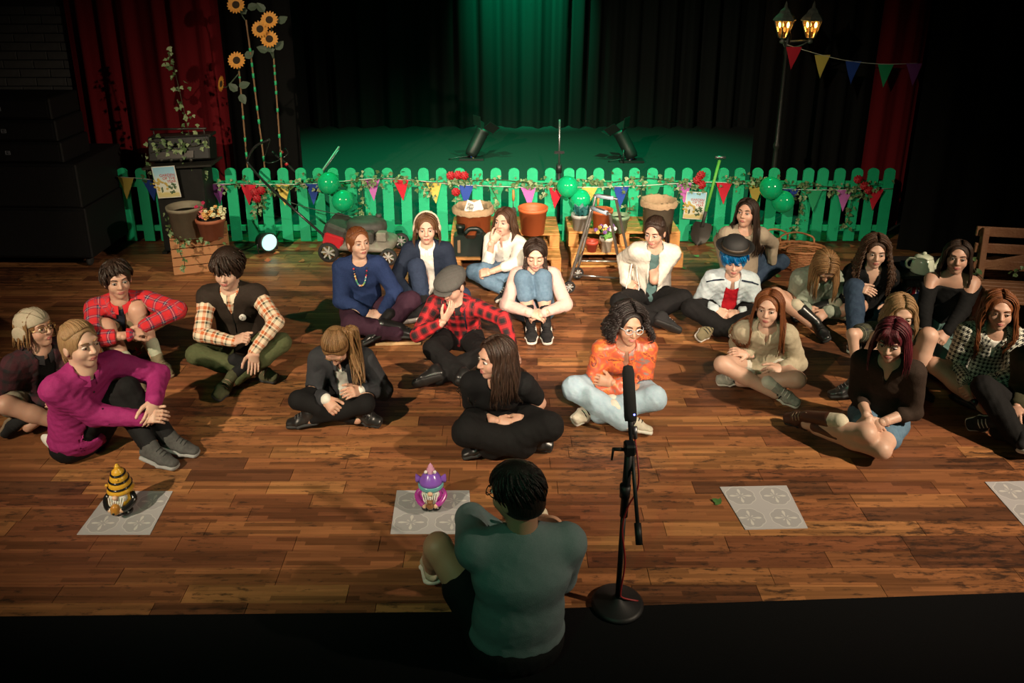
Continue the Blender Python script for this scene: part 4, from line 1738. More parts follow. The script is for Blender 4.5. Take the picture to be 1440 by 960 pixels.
def wheel(c, r, w, parent, axis, m_h=M_HUB):
    R = rot_to(axis)
    wo = MB().lathe([(r * .72, -w / 2), (r * .95, -w / 2), (r, -w * .3), (r, w * .3), (r * .95, w / 2), (r * .72, w / 2), (r * .70, 0), (r * .72, -w / 2)], c, 24, R, cap0=False, cap1=False).build('wheel', M_RUBBER, parent)
    mb = MB().lathe([(0, -w * .3), (r * .2, -w * .42), (r * .2, w * .42), (0, w * .3)], c, 12, R)
    for i in range(7):
        a = 2 * math.pi * i / 7
        d = R @ V3(math.cos(a), math.sin(a), 0)
        mb.beam(c + d * r * .15, c + d * r * .72, r * .16, w * .5, up=R[:, 2])
    mb.build('hub', m_h, wo)


wheel(mq(0, 0, .105), .105, .05, t, ay)
wheel(mq(.02, .50, .105), .105, .05, t, ay)
wheel(mq(.62, -.02, .085), .085, .05, t, ay)
wheel(mq(.64, .46, .085), .085, .05, t, ay)
deck = [(Cap(mq(.08, .24, .15), mq(.58, .22, .14), .24, .23, ay, .07, .06), 'u', 0), (Ell(mq(.33, .23, .17), (.30, .24, .07), Rm), 'u', .03)]
pf_deck, pf_t, pf_q = deck, t, mq       # the deck itself is meshed once the implicit surfaces are defined
MB().box(mq(.05, .24, .27), (.24, .40, .20), Rm @ roty(.35), bev=.03).build('rear_flap', M_MBLK, t)
MB().box(mq(.05, .02, .22), (.20, .05, .13), Rm @ roty(.3), bev=.015).build('trim', M_MRED, t)
MB().box(mq(.10, .44, .22), (.20, .05, .13), Rm @ roty(.3), bev=.015).build('trim', M_MRED, t)
eng = MB().lathe([(.0, 0), (.16, 0), (.17, .05), (.165, .10), (.14, .135), (.06, .15), (0, .152)], mq(.34, .24, .25), 22, sx=1.25, sy=1.0)
eng.build('engine_cowl', M_MBLK, t)
MB().box(mq(.36, .06, .26), (.20, .12, .13), Rm, bev=.02).build('air_filter', M_MBLK, t)
MB().box(mq(.53, .10, .26), (.10, .10, .10), Rm, bev=.012).build('exhaust_guard', M_MGREY, t)
MB().lathe([(0, .04), (.03, .04), (.034, .0), (.02, 0)], mq(.45, .32, .38), 12).build('fuel_cap', M_MBLK, t)
hL = [mq(.02, .04, .20), GY(420, 300, w_rear[1] + .12), GY(378, 262, w_rear[1] + .30), GY(351, 232, w_rear[1] + .46), GY(349, 222, w_rear[1] + .46), GY(360, 205, w_rear[1] + .44), GY(380, 196, w_rear[1] + .42)]
MB().tube(catmull(hL, 5), .013, 8).build('handle_bar', M_CHROME, t)
hR = [mq(.06, .46, .22), GY(480, 305, w_rear[1] + .62), GY(440, 268, w_rear[1] + .72), GY(405, 232, w_rear[1] + .78), GY(392, 222, w_rear[1] + .78), GY(382, 213, w_rear[1] + .78)]
MB().tube(catmull(hR, 5), .013, 8).build('handle_bar', M_CHROME, t)
MB().tube(catmull([hL[-1], GY(372, 225, w_rear[1] + .6), GY(385, 228, w_rear[1] + .7), GY(404, 217, w_rear[1] + .75), GY(400, 209, w_rear[1] + .75), hR[-2]], 5), .006, 6).build('control_lever', M_CHROME, t)
for p in (GY(403, 231, w_rear[1] + .77), GY(443, 272, w_rear[1] + .70), GY(396, 214, w_rear[1] + .76)):
    MB().lathe([(.012, -.014), (.019, -.014), (.019, .014), (.012, .014)], p, 10, rot_to(V3(.6, -.2, -.7))).build('clamp', M_MRED, t)
MB().tube(catmull([hL[2], GY(410, 285, w_rear[1] + .2), GY(470, 300, w_rear[1] + .3), mq(.3, .2, .42)], 6), .004, 5).build('cable', M_MBLK, t)

# ------------------------------------------------------------------ pallets
M_PAL = mat('pallet_wood', (.52, .26, .075), .65, noise=(6, (.43, .20, .055), .3), bump=(45, .35))


def pallet(x0, x1, y0, y1, z0, h, label):
    """Shipping pallet: deck boards along x, blocks and stringers underneath."""
    t = empty('pallet', ((x0 + x1) / 2, y0, z0), label, 'pallet', 'wooden pallets used as steps')
    d = y1 - y0
    nb = max(3, int(round(d / .115)))
    for i in range(nb):
        yy = y0 + d * (i + .5) / nb
        MB().box(((x0 + x1) / 2, yy, z0 + h - .011), (x1 - x0, d / nb - .014, .022), rotz(rnd.uniform(-.003, .003)), bev=.003).build('deck_board', M_PAL, t)
    for x in (x0 + .05, (x0 + x1) / 2, x1 - .05):
        MB().box((x, (y0 + y1) / 2, z0 + h - .033), (.10, d, .020), bev=.002).build('stringer', M_PAL, t)
        for yy in (y0 + .05, y1 - .05):
            MB().box((x, yy, z0 + (h - .043 + .02) / 2), (.10, .10, h - .063), bev=.003).build('block', M_PAL, t)
        MB().box((x, (y0 + y1) / 2, z0 + .010), (.10, d, .020), bev=.002).build('base_board', M_PAL, t)
    for yy in (y0 + .05, y1 - .05):
        MB().box(((x0 + x1) / 2, yy, z0 + .0102), (x1 - x0, .098, .0195), bev=.002).build('base_board', M_PAL, t)
    return t


PH = .155
yA = G(712, 384)[1]
yAu = G(712, 329, 2 * PH)[1]
xl0, xl1 = G(634, 384)[0], G(789, 384)[0]
xu0, xu1 = G(634, 329, 2 * PH)[0], G(787, 329, 2 * PH)[0]
pallet(xl0, xl1, yA, FY - .06, 0, PH, 'lower wooden pallet under the black jerry can')
pallet(xu0, xu1, yAu, FY - .055, PH + .001, PH, 'upper wooden pallet carrying the orange planter')
yB = G(870, 376)[1]
yBu = G(870, 326, 2 * PH)[1]
xr0, xr1 = G(803, 376)[0], G(960, 376)[0]
xs0_, xs1_ = G(800, 326, 2 * PH)[0], G(957, 326, 2 * PH)[0]
pallet(xr0, xr1, yB, FY - .06, 0, PH, 'lower wooden pallet behind the walking frame')
pallet(xs0_, xs1_, yBu, FY - .055, PH + .001, PH, 'upper wooden pallet carrying the row of pots by the walking frame')
Z2 = 2 * PH + .002
Z1 = PH + .001
M_BAG = mat('paper_bag', (.36, .255, .15), .85, noise=(20, (.30, .21, .12), .3), bump=(35, .8))


def liner(parent, c, r, h):
    """Paper liner folded over a rim."""
    n = 40
    rr = np.random.RandomState(int(c[0] * 100) % 97)
    rows = []
    for (k_, z) in ((.78, h - .10), (.86, h - .03), (.96, h + .012), (1.04, h + .018), (1.12, h - .01), (1.11, h - .045)):
        a = np.arange(n) * 2 * math.pi / n
        j = 1 + rr.uniform(-.03, .03, n)
        rows.append(np.stack([c[0] + np.cos(a) * r * k_ * j, c[1] + np.sin(a) * r * k_ * j, c[2] + z + rr.uniform(-.008, .008, n)], 1))
    fs = [(i * n + j, i * n + (j + 1) % n, (i + 1) * n + (j + 1) % n, (i + 1) * n + j) for i in range(5) for j in range(n)]
    fs.append(tuple(range(n)))
    MB().add(np.concatenate(rows), fs, 0, True).build('paper_liner', M_BAG, parent)


c = G(666, 327, Z2)
po = pot(c, .165, .185, .27, M_TERRA2, 'large orange planter lined with a brown paper bag and holding leaflets', name='planter')
liner(po, c, .185, .27)
for dx, tl, yw_ in ((-.03, .5, .3), (.045, -.5, -.2)):
    pgo = empty('leaflet', c + V3(dx, 0, .27), 'printed leaflet sticking out of the orange planter on the ' + ('left' if dx < 0 else 'right'), 'leaflet')
    Rl = rotz(yw_) @ roty(tl) @ rotx(-.5)
    cc = c + V3(dx, -.02, .275)
    MB().box(cc, (.10, .003, .12), Rl).build('sheet', M_PAPER, pgo)
    if dx < 0:
        MB().box(cc + Rl @ V3(.0, -.0025, .0), (.07, .001, .075), Rl).build('picture', mat('ink_grey', (.10, .11, .10), .6, noise=(60, (.4, .4, .36), .1)), pgo)
c = G(749, 327, Z2)
pot(c, .115, .145, .27, M_TERRA2, 'large empty terracotta pot at the right end of the left pallet', soil=.55)
c = G(816, 322, Z2)
gp = pot(c, .072, .092, .165, M_GREYP, 'light grey pot with a blue-green plant at the left end of the right pallet', soil=.8)
mb = MB()
for i in range(14):
    leaf_shape(mb, c + V3(rr.normal() * .03, rr.normal() * .03, .16), .10, V3(rr.normal(), -1, .5), V3(rr.normal() * .5, rr.normal() * .5, 1))
mb.build('leaves', mat('leaf_teal', (.02, .12, .12), .5), gp)
c = G(846, 320, Z2)
tw = pot(c, .085, .105, .20, M_TERRA2, 'terracotta pot behind the walking frame handles', soil=.7)
c = G(870, 325, Z2)
pot(c, .075, .098, .175, M_SAGE, 'pale sage green pot between terracotta pot and khaki bin', soil=.8)
c = G(924, 326, Z2)
bo_ = pot(c, .14, .165, .33, M_KHAKI, 'tall khaki bin lined with a brown paper bag behind the person in the white jacket', name='bin')
liner(bo_, c, .165, .33)
c = G(832, 353, Z1)
pot(c, .042, .060, .115, M_REDP, 'small empty red pot on the lower right pallet', soil=.6)
c = G(852, 353, Z1)
wp = pot(c, .050, .062, .15, M_CREAM, 'cream pot of purple and yellow pansies on the lower right pallet', name='flower_pot', soil=.9)
mb = MB()
for i in range(26):
    leaf_shape(mb, c + V3(rr.normal() * .03, rr.normal() * .03, .15 + rr.uniform(0, .05)), .06, V3(rr.normal(), -1, .8), V3(rr.normal() * .8, rr.normal() * .8, .8))
mb.build('leaves', mat('leaf_fresh', (.10, .28, .05), .5), wp)
for nm, cc_, n_ in (('purple', (.16, .07, .26), 7), ('yellow', (.60, .42, .08), 4), ('white', (.60, .55, .55), 4)):
    mb = MB()
    for i in range(n_):
        q = c + V3(rr.normal() * .045, -.02 + rr.normal() * .035, .235 + rr.uniform(-.03, .05))
        for j in range(5):
            a = j * 1.257
            mb.ball(q + V3(math.cos(a) * .012, 0, math.sin(a) * .012), (.012, .005, .012), 6, 4)
    tag(mb.build('flowers', mat('pansy_' + nm, cc_, .6), wp), kind='stuff')
# jerry can on the lower pallet
M_CAN = mat('jerry_can', (.010, .018, .014), .35)
c = G(662, 357, Z1)
t = empty('jerry_can', c, 'black plastic jerry can on the lower left pallet', 'jerry can')
jw, jh = .325, .265
outl = [(-jw / 2, .02), (-jw / 2 + .02, 0), (jw / 2 - .02, 0), (jw / 2, .02), (jw / 2, jh * .68), (jw / 2 - .05, jh * .86), (jw * .20, jh * .88), (jw * .12, jh * .70), (-jw * .10, jh * .70), (-jw * .20, jh * .84), (-jw * .36, jh * .84), (-jw / 2, jh * .74)]
MB().prism(outl, -.075, .075, None, c).build('body', M_CAN, t)
MB().tube(catmull([c + V3(-jw * .16, 0, jh * .82), c + V3(-jw * .02, 0, jh * .98), c + V3(jw * .22, 0, jh * .98), c + V3(jw * .36, 0, jh * .84)], 5), .022, 8).build('handle', M_CAN, t)
MB().lathe([(.034, 0), (.036, .05), (.046, .052), (.046, .085), (.0, .088)], c + V3(-jw * .30, 0, jh * .82), 18).build('cap', M_CAN, t)
MB().box(c + V3(-jw * .34, -.078, jh * .40), (.03, .012, .13), bev=.004).build('level_strip', mat('can_strip', (.20, .13, .07), .6), t)


def trowel(c, label):
    t = empty('trowel', c, label, 'trowel')
    MB().tube([c + V3(0, 0, .0), c + V3(0, .0, .05), c + V3(0, 0, .12)], [.012, .015, .012], 8).build('handle', mat('trowel_handle', (.50, .22, .06), .5), t)
    MB().tube([c, c + V3(0, 0, -.08)], .005, 6).build('shank', M_STEEL, t)
    leaf_shape(MB(), c, .1, V3(0, -1, 0), V3(0, 0, -1))
    mb = MB()
    leaf_shape(mb, c + V3(0, 0, -.07), .13, V3(0, -1, 0), V3(0, 0, -1), 0, np.array([(0, 0), (.2, .05), (.27, .4), (.2, .75), (0, 1), (-.2, .75), (-.27, .4), (-.2, .05)]), .5)
    mb.build('blade', M_STEEL, t)


trowel(fpx(722, 282, .06), 'hand trowel with orange handle hanging on the fence')
trowel(fpx(841, 288, .06), 'hand trowel with orange handle above the walking frame')

# ------------------------------------------------------------------ walking frame
M_ALU = mat('walker_metal', (.42, .41, .38), .28, .9)
M_GRIP = mat('walker_grip', (.30, .38, .46), .7)
wA, wB = G(800, 412), G(812, 392)
tA, tB = G(832, 292, .80), G(838, 275, .80)
gA, gB = G(855, 300, .80), G(864, 279, .80)
rA, rB = G(877, 408), G(888, 384)
t = empty('walking_frame', (wA + rB) / 2 * V3(1, 1, 0), 'metal walking frame with front wheels and padded grips', 'walking frame')
for W_, T_, G_, F_ in ((wA, tA, gA, rA), (wB, tB, gB, rB)):
    ax0 = W_ + V3(0, 0, .06)
    C = catmull([ax0 + V3(.005, .0, .06), T_ * .9 + ax0 * .1, T_, G_, G_ * .88 + F_ * .12 + V3(.012, 0, 0), F_ + V3(0, 0, .02)], 8)
    MB().tube(C, .0135, 10).build('tube_leg', M_ALU, t)
    MB().tube([T_ * .96 + G_ * .04, T_ * .5 + G_ * .5, T_ * .04 + G_ * .96], .021, 10).build('grip', M_GRIP, t)
    wheel(ax0, .058, .03, t, V3(.3, -1, 0), M_GREYP)
    MB().tube([ax0 + V3(0, .02, 0), ax0 + V3(.003, .0, .08)], .009, 8).build('fork', M_ALU, t)
    MB().lathe([(.0, 0), (.018, 0), (.018, .04), (.014, .05)], F_, 10).build('rubber_foot', M_RUBBER, t)
    p0_, p1_ = ax0 + (T_ - ax0) * .16, F_ + (G_ - F_) * .16
    MB().tube([p0_, p1_], .010, 8).build('side_rail', M_ALU, t)
MB().tube([wA + (tA - wA) * .6 + V3(0, 0, .02), wB + (tB - wB) * .6 + V3(0, 0, .02)], .011, 8).build('cross_bar', M_ALU, t)
MB().tube([wA + (tA - wA) * .32 + V3(0, 0, .03), wB + (tB - wB) * .32 + V3(0, 0, .03)], .011, 8).build('cross_bar', M_ALU, t)

# ------------------------------------------------------------------ shovel
M_SHG = mat('shovel_green', (.12, .46, .06), .5)
b0, b1 = G(981, 342, .02), GY(1013, 221, FY - .035)
d = unit(b1 - b0)
t = empty('shovel', b0, 'green handled shovel leaning on the fence', 'shovel')
L_ = np.linalg.norm(b1 - b0)
MB().tube([b0 + d * .34, b0 + d * (L_ - .03)], .015, 10).build('handle', M_SHG, t)
MB().tube([b0 + d * .19, b0 + d * .36], .017, 10).build('socket', M_MBLK, t)
MB().tube([b1 + V3(-.055, 0, .0), b1 + V3(.055, 0, -.005)], .016, 10).build('grip', M_STEEL, t)
side = unit(np.cross(d, V3(0, -1, 0)))
vs, fs = [], []
for i, (w_, q_) in enumerate(((.085, .235), (.105, .20), (.105, .08), (.07, .02), (.012, -.02))):
    for s_ in (-1, -.5, 0, .5, 1):
        vs.append(b0 + d * q_ + side * w_ * s_ + V3(0, -1, .2) * (-.03 * (1 - s_ * s_) + .02))
for i in range(4):
    for j in range(4):
        a = i * 5 + j
        fs.append((a, a + 1, a + 6, a + 5))
n_ = len(vs)
vs2 = [v + V3(0, .004, 0) for v in vs]
MB().add(vs + vs2, fs + [tuple(x + n_ for x in f_[::-1]) for f_ in fs], 0, True).build('blade', mat('shovel_blade', (.04, .036, .03), .5, .5), t)


# ------------------------------------------------------------------ wicker baskets
M_WICK = mat('wicker', (.40, .17, .065), .6, noise=(50, (.30, .11, .04), .3))


def basket(c, rx, ry, h, label, rot=0.0):
    t = empty('basket', c, label, 'basket', 'wicker baskets')
    Rz = rotz(rot)
    P_ = lambda a, k_, z: c + Rz @ V3(math.cos(a) * rx * k_, math.sin(a) * ry * k_, z)
    n = 40
    nr = 11
    mb = MB()
    for i in range(nr):
        z = .012 + (h - .02) * i / (nr - 1)
        k_ = .72 + .28 * (i / (nr - 1)) ** .8
        pts = [P_(2 * math.pi * j / n, k_ * (1 + (.018 if (i + j) % 2 else -.018)), z) for j in range(n)]
        mb.tube(pts, .0085, 5, closed=True)
    mb.build('weave', M_WICK, t)
    mb = MB()
    for j in range(n // 2):
        a = 2 * math.pi * (j * 2 + .5) / n
        mb.tube([P_(a, .72, .0), P_(a, .88, h * .5), P_(a, 1, h)], .006, 5)
    mb.build('stakes', M_WICK, t)
    MB().tube([P_(2 * math.pi * j / n, 1.02, h + .004 * (j % 2)) for j in range(n)], .015, 6, closed=True).build('rim', M_WICK, t)
    MB().lathe([(0, .01), (.7, .01), (.7, .02), (0, .02)], c, 24, Rz @ np.diag([rx, ry, 1.0])).build('base', M_WICK, t)
    return t, P_


bc = G(1122, 376)
t, P_ = basket(bc, .235, .17, .21, 'large oval wicker basket on the floor by the fence', -.1)
for s_ in (-1, 1):
    MB().tube(catmull([P_(s_ * .5 * math.pi - .75, 1.02, .20), P_(s_ * .5 * math.pi - .6, 1.15, .27), P_(s_ * .5 * math.pi, 1.2, .30), P_(s_ * .5 * math.pi + .6, 1.15, .27), P_(s_ * .5 * math.pi + .75, 1.02, .20)], 5), .010, 6).build('handle', M_WICK, t)
bc2 = G(1094, 372)
t, P_ = basket(bc2 + V3(-.05, .10, 0), .17, .14, .19, 'smaller wicker basket half hidden behind the person in the beige top', .2)
MB().tube(catmull([P_(0, 1, .19), P_(0, .9, .29), P_(math.pi / 2, .05, .34), P_(math.pi, .9, .29), P_(math.pi, 1, .19)], 5), .010, 6).build('handle', M_WICK, t)

# ------------------------------------------------------------------ teapot, black table, flag box
M_TBLK = mat('table_black', (.014, .014, .014), .4)
tz = .46
ta = G(1268, 388, tz)
t = empty('side_table', (ta[0] + .3, ta[1] + .2, 0), 'small black table carrying the teapot at the right', 'table')
tw_, td_ = .62, .46
tcx, tcy = ta[0] + tw_ / 2 + .0, ta[1] + td_ / 2
MB().box((tcx, tcy, tz - .015), (tw_, td_, .03), bev=.004).build('table_top', M_TBLK, t)
MB().box((tcx, tcy, tz - .07), (tw_ - .06, td_ - .06, .08)).build('apron', M_TBLK, t)
for sx in (-1, 1):
    for sy in (-1, 1):
        MB().box((tcx + sx * (tw_ / 2 - .05), tcy + sy * (td_ / 2 - .05), (tz - .03) / 2), (.045, .045, tz - .03)).build('leg', M_TBLK, t)
M_TEA = mat('teapot_glaze', (.60, .64, .50), .22, noise=(40, (.54, .58, .45), .2), coat=.3)
c = G(1296, 382, tz)
t = empty('teapot', c, 'pale green glazed teapot on the black table', 'teapot')
k_ = .98
MB().lathe([(0, 0), (.088 * k_, 0), (.094 * k_, .012), (.092 * k_, .05), (.082 * k_, .10), (.070 * k_, .128), (.062 * k_, .132)], c, 30).build('body', M_TEA, t)
lid = MB().lathe([(.072 * k_, .128), (.070 * k_, .136), (.045 * k_, .148), (.012, .152)], c, 26).build('lid', M_TEA, t)
MB().ball(c + V3(0, 0, .163), (.017, .017, .015), 14, 8).build('knob', M_TEA, lid)
MB().tube(catmull([c + V3(.080, 0, .035), c + V3(.115, 0, .058), c + V3(.135, 0, .10), c + V3(.155, 0, .125), c + V3(.168, 0, .130)], 5), np.linspace(.026, .011, 21), 12).build('spout', M_TEA, t)
MB().tube(catmull([c + V3(-.070, 0, .112), c + V3(-.115, 0, .120), c + V3(-.140, 0, .085), c + V3(-.125, 0, .045), c + V3(-.085, 0, .032)], 6), .010, 10).build('handle', M_TEA, t)
# box printed with a red, white and blue flag
fz = .19
c = G(1284, 424, .02) + V3(.02, .05, 0)
c = V3(G(1286, 410, .27)[0], G(1286, 410, .27)[1] + .02, 0)
t = empty('flag_box', c, 'tin printed with a red, white and blue flag in front of the black table', 'box')
bw_, bh_ = .175, .30
b0_ = .10
MB().box(c + V3(0, .06, (b0_ + bh_ + .1) / 2), (bw_, .12, b0_ + bh_ - .1 + .2), bev=.004).build('carton', mat('flag_navy', (.012, .02, .10), .4), t)
FR = mat('flag_red', (.45, .008, .02), .4)
FW = mat('flag_white', (.62, .60, .58), .4)
zc_ = .33
fq = lambda x, z, dd: c + V3(x, -dd, z)
hw, hh = bw_ / 2, .085


def strip(poly, dd, m_, nm):
    MB().prism(poly, -dd, -dd + .001, None, c).build(nm, m_, t)


for a, b, w_, dd, m_, nm in (((-hw, zc_ - hh), (hw, zc_ + hh), .030, .002, FW, 'saltire_white'), ((-hw, zc_ + hh), (hw, zc_ - hh), .030, .0025, FW, 'saltire_white'), ((-hw, zc_ - hh), (hw, zc_ + hh), .010, .003, FR, 'saltire_red'), ((-hw, zc_ + hh), (hw, zc_ - hh), .010, .0035, FR, 'saltire_red'),
                             ((-hw, zc_), (hw, zc_), .055, .0045, FW, 'cross_white'), ((0, zc_ - hh), (0, zc_ + hh), .05, .005, FW, 'cross_white'), ((-hw, zc_), (hw, zc_), .032, .006, FR, 'cross_red'), ((0, zc_ - hh), (0, zc_ + hh), .03, .0065, FR, 'cross_red')):
    a, b = np.array(a), np.array(b)
    d_ = (b - a) / np.linalg.norm(b - a)
    n2 = np.array([-d_[1], d_[0]]) * w_ / 2
    strip([a - n2, b - n2, b + n2, a + n2], dd, m_, nm)
MB().box(c + V3(0, -.004, zc_ - hh - .045), (bw_, .008, .085)).build('red_band', FR, t)
for zz in (-.035, -.055):
    MB().box(c + V3(.02, -.0085, zc_ - hh + zz), (.10, .001, .008)).build('band_line', FW, t)

# ------------------------------------------------------------------ bench at the right
M_BENCH = mat('bench_wood', (.17, .065, .030), .6, noise=(8, (.24, .115, .055), .25), bump=(50, .4))
bA = G(1372, 470)
yb1 = G(1372, 322, .82)[1]
bx0 = G(1374, 322, .82)[0]
t = empty('bench', (bx0 + .7, yb1 - .25, 0), 'weathered brown wooden slatted bench at the right edge', 'bench')
dx_ = unit(V3(1, -.16, 0))
dy_ = V3(dx_[1], -dx_[0], 0)
bq = lambda a, b, z: V3(bx0, yb1, 0) + dx_ * a + dy_ * b + V3(0, 0, z)
BL = 1.45
for z, b in ((.80, -.01), (.665, .015), (.53, .04)):
    MB().beam(bq(0, b, z), bq(BL, b, z), .024, .082, bev=.004).build('back_slat', M_BENCH, t)
for b in (.10, .18, .26, .34, .42, .50):
    MB().beam(bq(.02, b, .40), bq(BL, b, .40), .066, .024, bev=.004).build('seat_slat', M_BENCH, t)
MB().beam(bq(.05, .055, .52), bq(.62, .02, .66), .02, .06, bev=.003).build('brace', M_BENCH, t)
for a in (.06, BL - .06):
    MB().beam(bq(a, .10, .0), bq(a, -.01 + .02, .84), .06, .05, up=dx_, bev=.004).build('leg', M_BENCH, t)
    MB().beam(bq(a, .48, .0), bq(a, .48, .39), .06, .05, up=dx_, bev=.004).build('leg', M_BENCH, t)
    MB().beam(bq(a, .08, .375), bq(a, .5, .375), .05, .03, bev=.003).build('seat_rail', M_BENCH, t)
ivy('ivy_strand', 'ivy sprig trailing over the bench back', [[bq(.75, .05, .70), bq(.55, .07, .64), bq(.35, .09, .52), bq(.28, .11, .47)], [bq(-.02, .05, .60), bq(.0, .08, .50), bq(.08, .12, .42)]], 26, .05, .03, seed=21, pale=.2)

# ------------------------------------------------------------------ street lamp
M_POST_ = mat('lamp_post_iron', (.035, .034, .032), .4, .5)
M_LANT = mat('lantern_metal', (.22, .23, .20), .45, .5, noise=(40, (.10, .10, .09), .3))
M_GLASSA = mat('amber_glass', (.85, .42, .10), .08, trans=.9)
M_BULB = mat('bulb_glow', (1, .8, .4), .4, emit=(1.0, .60, .18), estr=26)
lx = GY(1098, 150, LPY)[0]
zt = GY(1105, 66, LPY)[2]
t = empty('street_lamp', (lx, LPY, 0), 'tall black street lamp with two glowing lanterns', 'street lamp')
MB().lathe([(.11, 0), (.11, .05), (.07, .10), (.045, .30), (.030, .40), (.024, .9), (.022, .92), (.036, .95), (.036, .98), (.022, 1.01), (.020, zt - .1), (.030, zt - .06), (.030, zt), (.04, zt + .02), (.02, zt + .06), (.035, zt + .10), (.012, zt + .17), (0, zt + .19)], (lx, LPY, 0), 16).build('post', M_POST_, t)
# bring the lanterns to the post head
armz = zt + .055
arm = MB()
lps = []
for px in (1104, 1143):
    q = GY(px, 33, LPY - .02)
    lps.append(q)
la_, lb_ = lps
arm.tube([V3(la_[0] - .03, LPY, armz), V3(lb_[0] + .02, LPY, armz + .01)], .012, 8)
for q in lps:
    arm.tube(catmull([V3(lx, LPY, armz - .06), V3((lx + q[0]) / 2, LPY, armz - .05), V3(q[0], LPY, armz + .01)], 5), .008, 6)
    arm.lathe([(.01, -.02), (.028, -.01), (.028, .01), (.015, .03)], V3(q[0], LPY, armz), 12)
arm.build('arm', M_LANT, t)
for q in lps:
    z0, z1 = armz + .03, q[2] + .0
    hgt = .175
    LS = 1.06
    base = V3(q[0], LPY, z0)
    MB().lathe([(.03, 0), (.045, .012), (.03, .018)], base, 12).build('lantern_foot', M_LANT, t)
    MB().lathe([(.112, hgt), (.118, hgt + .01), (.10, hgt + .035), (.065, hgt + .07), (.05, hgt + .10), (.02, hgt + .125), (.012, hgt + .16), (.0, hgt + .19)], base, 6, np.eye(3) * LS, smooth=False).build('lantern_cap', M_LANT, t)
    mb = MB()
    for i in range(6):
        a = 2 * math.pi * i / 6
        mb.tube([base + V3(.045 * math.cos(a), .045 * math.sin(a), .012) * LS, base + V3(.098 * math.cos(a), .098 * math.sin(a), hgt + .005) * LS], .006, 5)
    mb.build('glazing_bars', M_LANT, t)
    for i in range(6):
        a0, a1 = 2 * math.pi * i / 6, 2 * math.pi * (i + 1) / 6
        v_ = [base + V3(.042 * math.cos(a0), .042 * math.sin(a0), .014) * LS, base + V3(.042 * math.cos(a1), .042 * math.sin(a1), .014) * LS, base + V3(.095 * math.cos(a1), .095 * math.sin(a1), hgt) * LS, base + V3(.095 * math.cos(a0), .095 * math.sin(a0), hgt) * LS]
        MB().add(v_, [(0, 1, 2, 3)]).build('pane', M_GLASSA, t)
    for s_ in (-1, 1):
        MB().ball(base + V3(s_ * .032, 0, .15), (.015, .015, .032), 10, 8).build('bulb', M_BULB, t)

# ------------------------------------------------------------------ upstage lamps and stands
M_BARN = mat('barn_door', (.012, .012, .012), .5)


def par_can(px, py, px2, py2, label):
    a = G(px, py, .10)
    d = unit(V3(.46 * (1 if px2 > px else -1), .30, .85))
    t = empty('stage_lamp', (a[0], a[1], 0), label, 'stage light', 'upstage floor lamps')
    R = rot_to(d)
    MB().lathe([(0, -.05), (.09, -.05), (.115, 0), (.12, .10), (.12, .34), (.13, .36), (.13, .40), (.11, .40), (.11, .34), (0, .33)], a, 20, R * V3(.82, .82, 1)).build('housing', M_LAMPB, t)
    for q, ang in enumerate((0, 1.57, 3.14, 4.71)):
        n_ = R @ V3(math.cos(ang), math.sin(ang), 0)
        s_ = R @ V3(-math.sin(ang), math.cos(ang), 0)
        MB().beam(a + d * .40 + n_ * .13, a + d * .52 + n_ * .22, .20, .006, up=n_).build('barn_door', M_BARN, t)
    MB().tube([a + R @ V3(.15, 0, .12), a + R @ V3(.16, 0, .1) * V3(1, 1, 0) * 1 + V3(0, 0, 0) - V3(0, 0, 0) + V3(0, 0, -.09 + .0)], .012, 6).build('bracket', M_LAMPB, t)
    MB().box(V3(a[0], a[1], .02), (.36, .20, .03)).build('foot', M_LAMPB, t)
    for i, c_ in enumerate(((.5, .35, .2), (.05, .15, .6), (.5, .5, .5))):
        MB().box(a + R @ V3(-.05 + .05 * i, -.04, -.055), (.03, .03, .012), R).build('socket', mat('socket_%d' % i, c_, .4), t)
    MB().tube(catmull([a + R @ V3(0, 0, -.05), a + V3(-.22, -.05, -.06), a + V3(-.34, -.02, -.09), a + V3(-.2, .1, -.09)], 5), .009, 6).build('cable', M_LAMPB, t)


par_can(663, 215, 680, 180, 'left black floor lamp tilted up on the green upstage floor')
par_can(888, 218, 860, 180, 'right black floor lamp tilted up on the green upstage floor')


def plain_stand(px, pyt, y, label, lean=0.0, r=.016):
    b = GY(px, 235, y)
    b[2] = 0
    top = GY(px + lean, pyt, y)
    t = empty('microphone_stand', b, label, 'stand')
    MB().tube([b, b * .45 + top * .55], r * 1.3, 10).build('lower_tube', M_LAMPB, t)
    MB().tube([b * .47 + top * .53, top], r * .7, 10).build('upper_tube', M_STEEL, t)
    MB().lathe([(.02, -.05), (.032, -.05), (.032, .05), (.02, .05)], b * .45 + top * .55, 12).build('clutch', M_LAMPB, t)
    MB().box(b * .30 + top * .70, (.11, .03, .03)).build('clamp', M_LAMPB, t)
    MB().lathe([(0, 0), (.16, 0), (.16, .02), (.03, .04), (0, .04)], b, 20).build('base', M_LAMPB, t)


plain_stand(787, 168, FY + .55, 'black microphone stand rising behind the middle of the fence')
# clear stick leaning beside the left balloons
s0, s1 = GY(456, 236, FY + .4), GY(477, 206, FY + .5)
s0 = s0 + (s0 - s1) * 1.0
s0 = s1 + (s0 - s1) * (s1[2] / max(s1[2] - s0[2], .01))
t = empty('leaning_stick', s0, 'thin pale stick leaning behind the fence above the left balloons', 'stick')
MB().tube([s0, s1], .012, 8).build('stick', mat('stick_pale', (.16, .22, .19), .4), t)
MB().tube([s0 * .02 + s1 * .98 + V3(.02, 0, 0), s0 * .3 + s1 * .7 + V3(.02, 0, 0)], .005, 6).build('wire', M_STEEL, t)


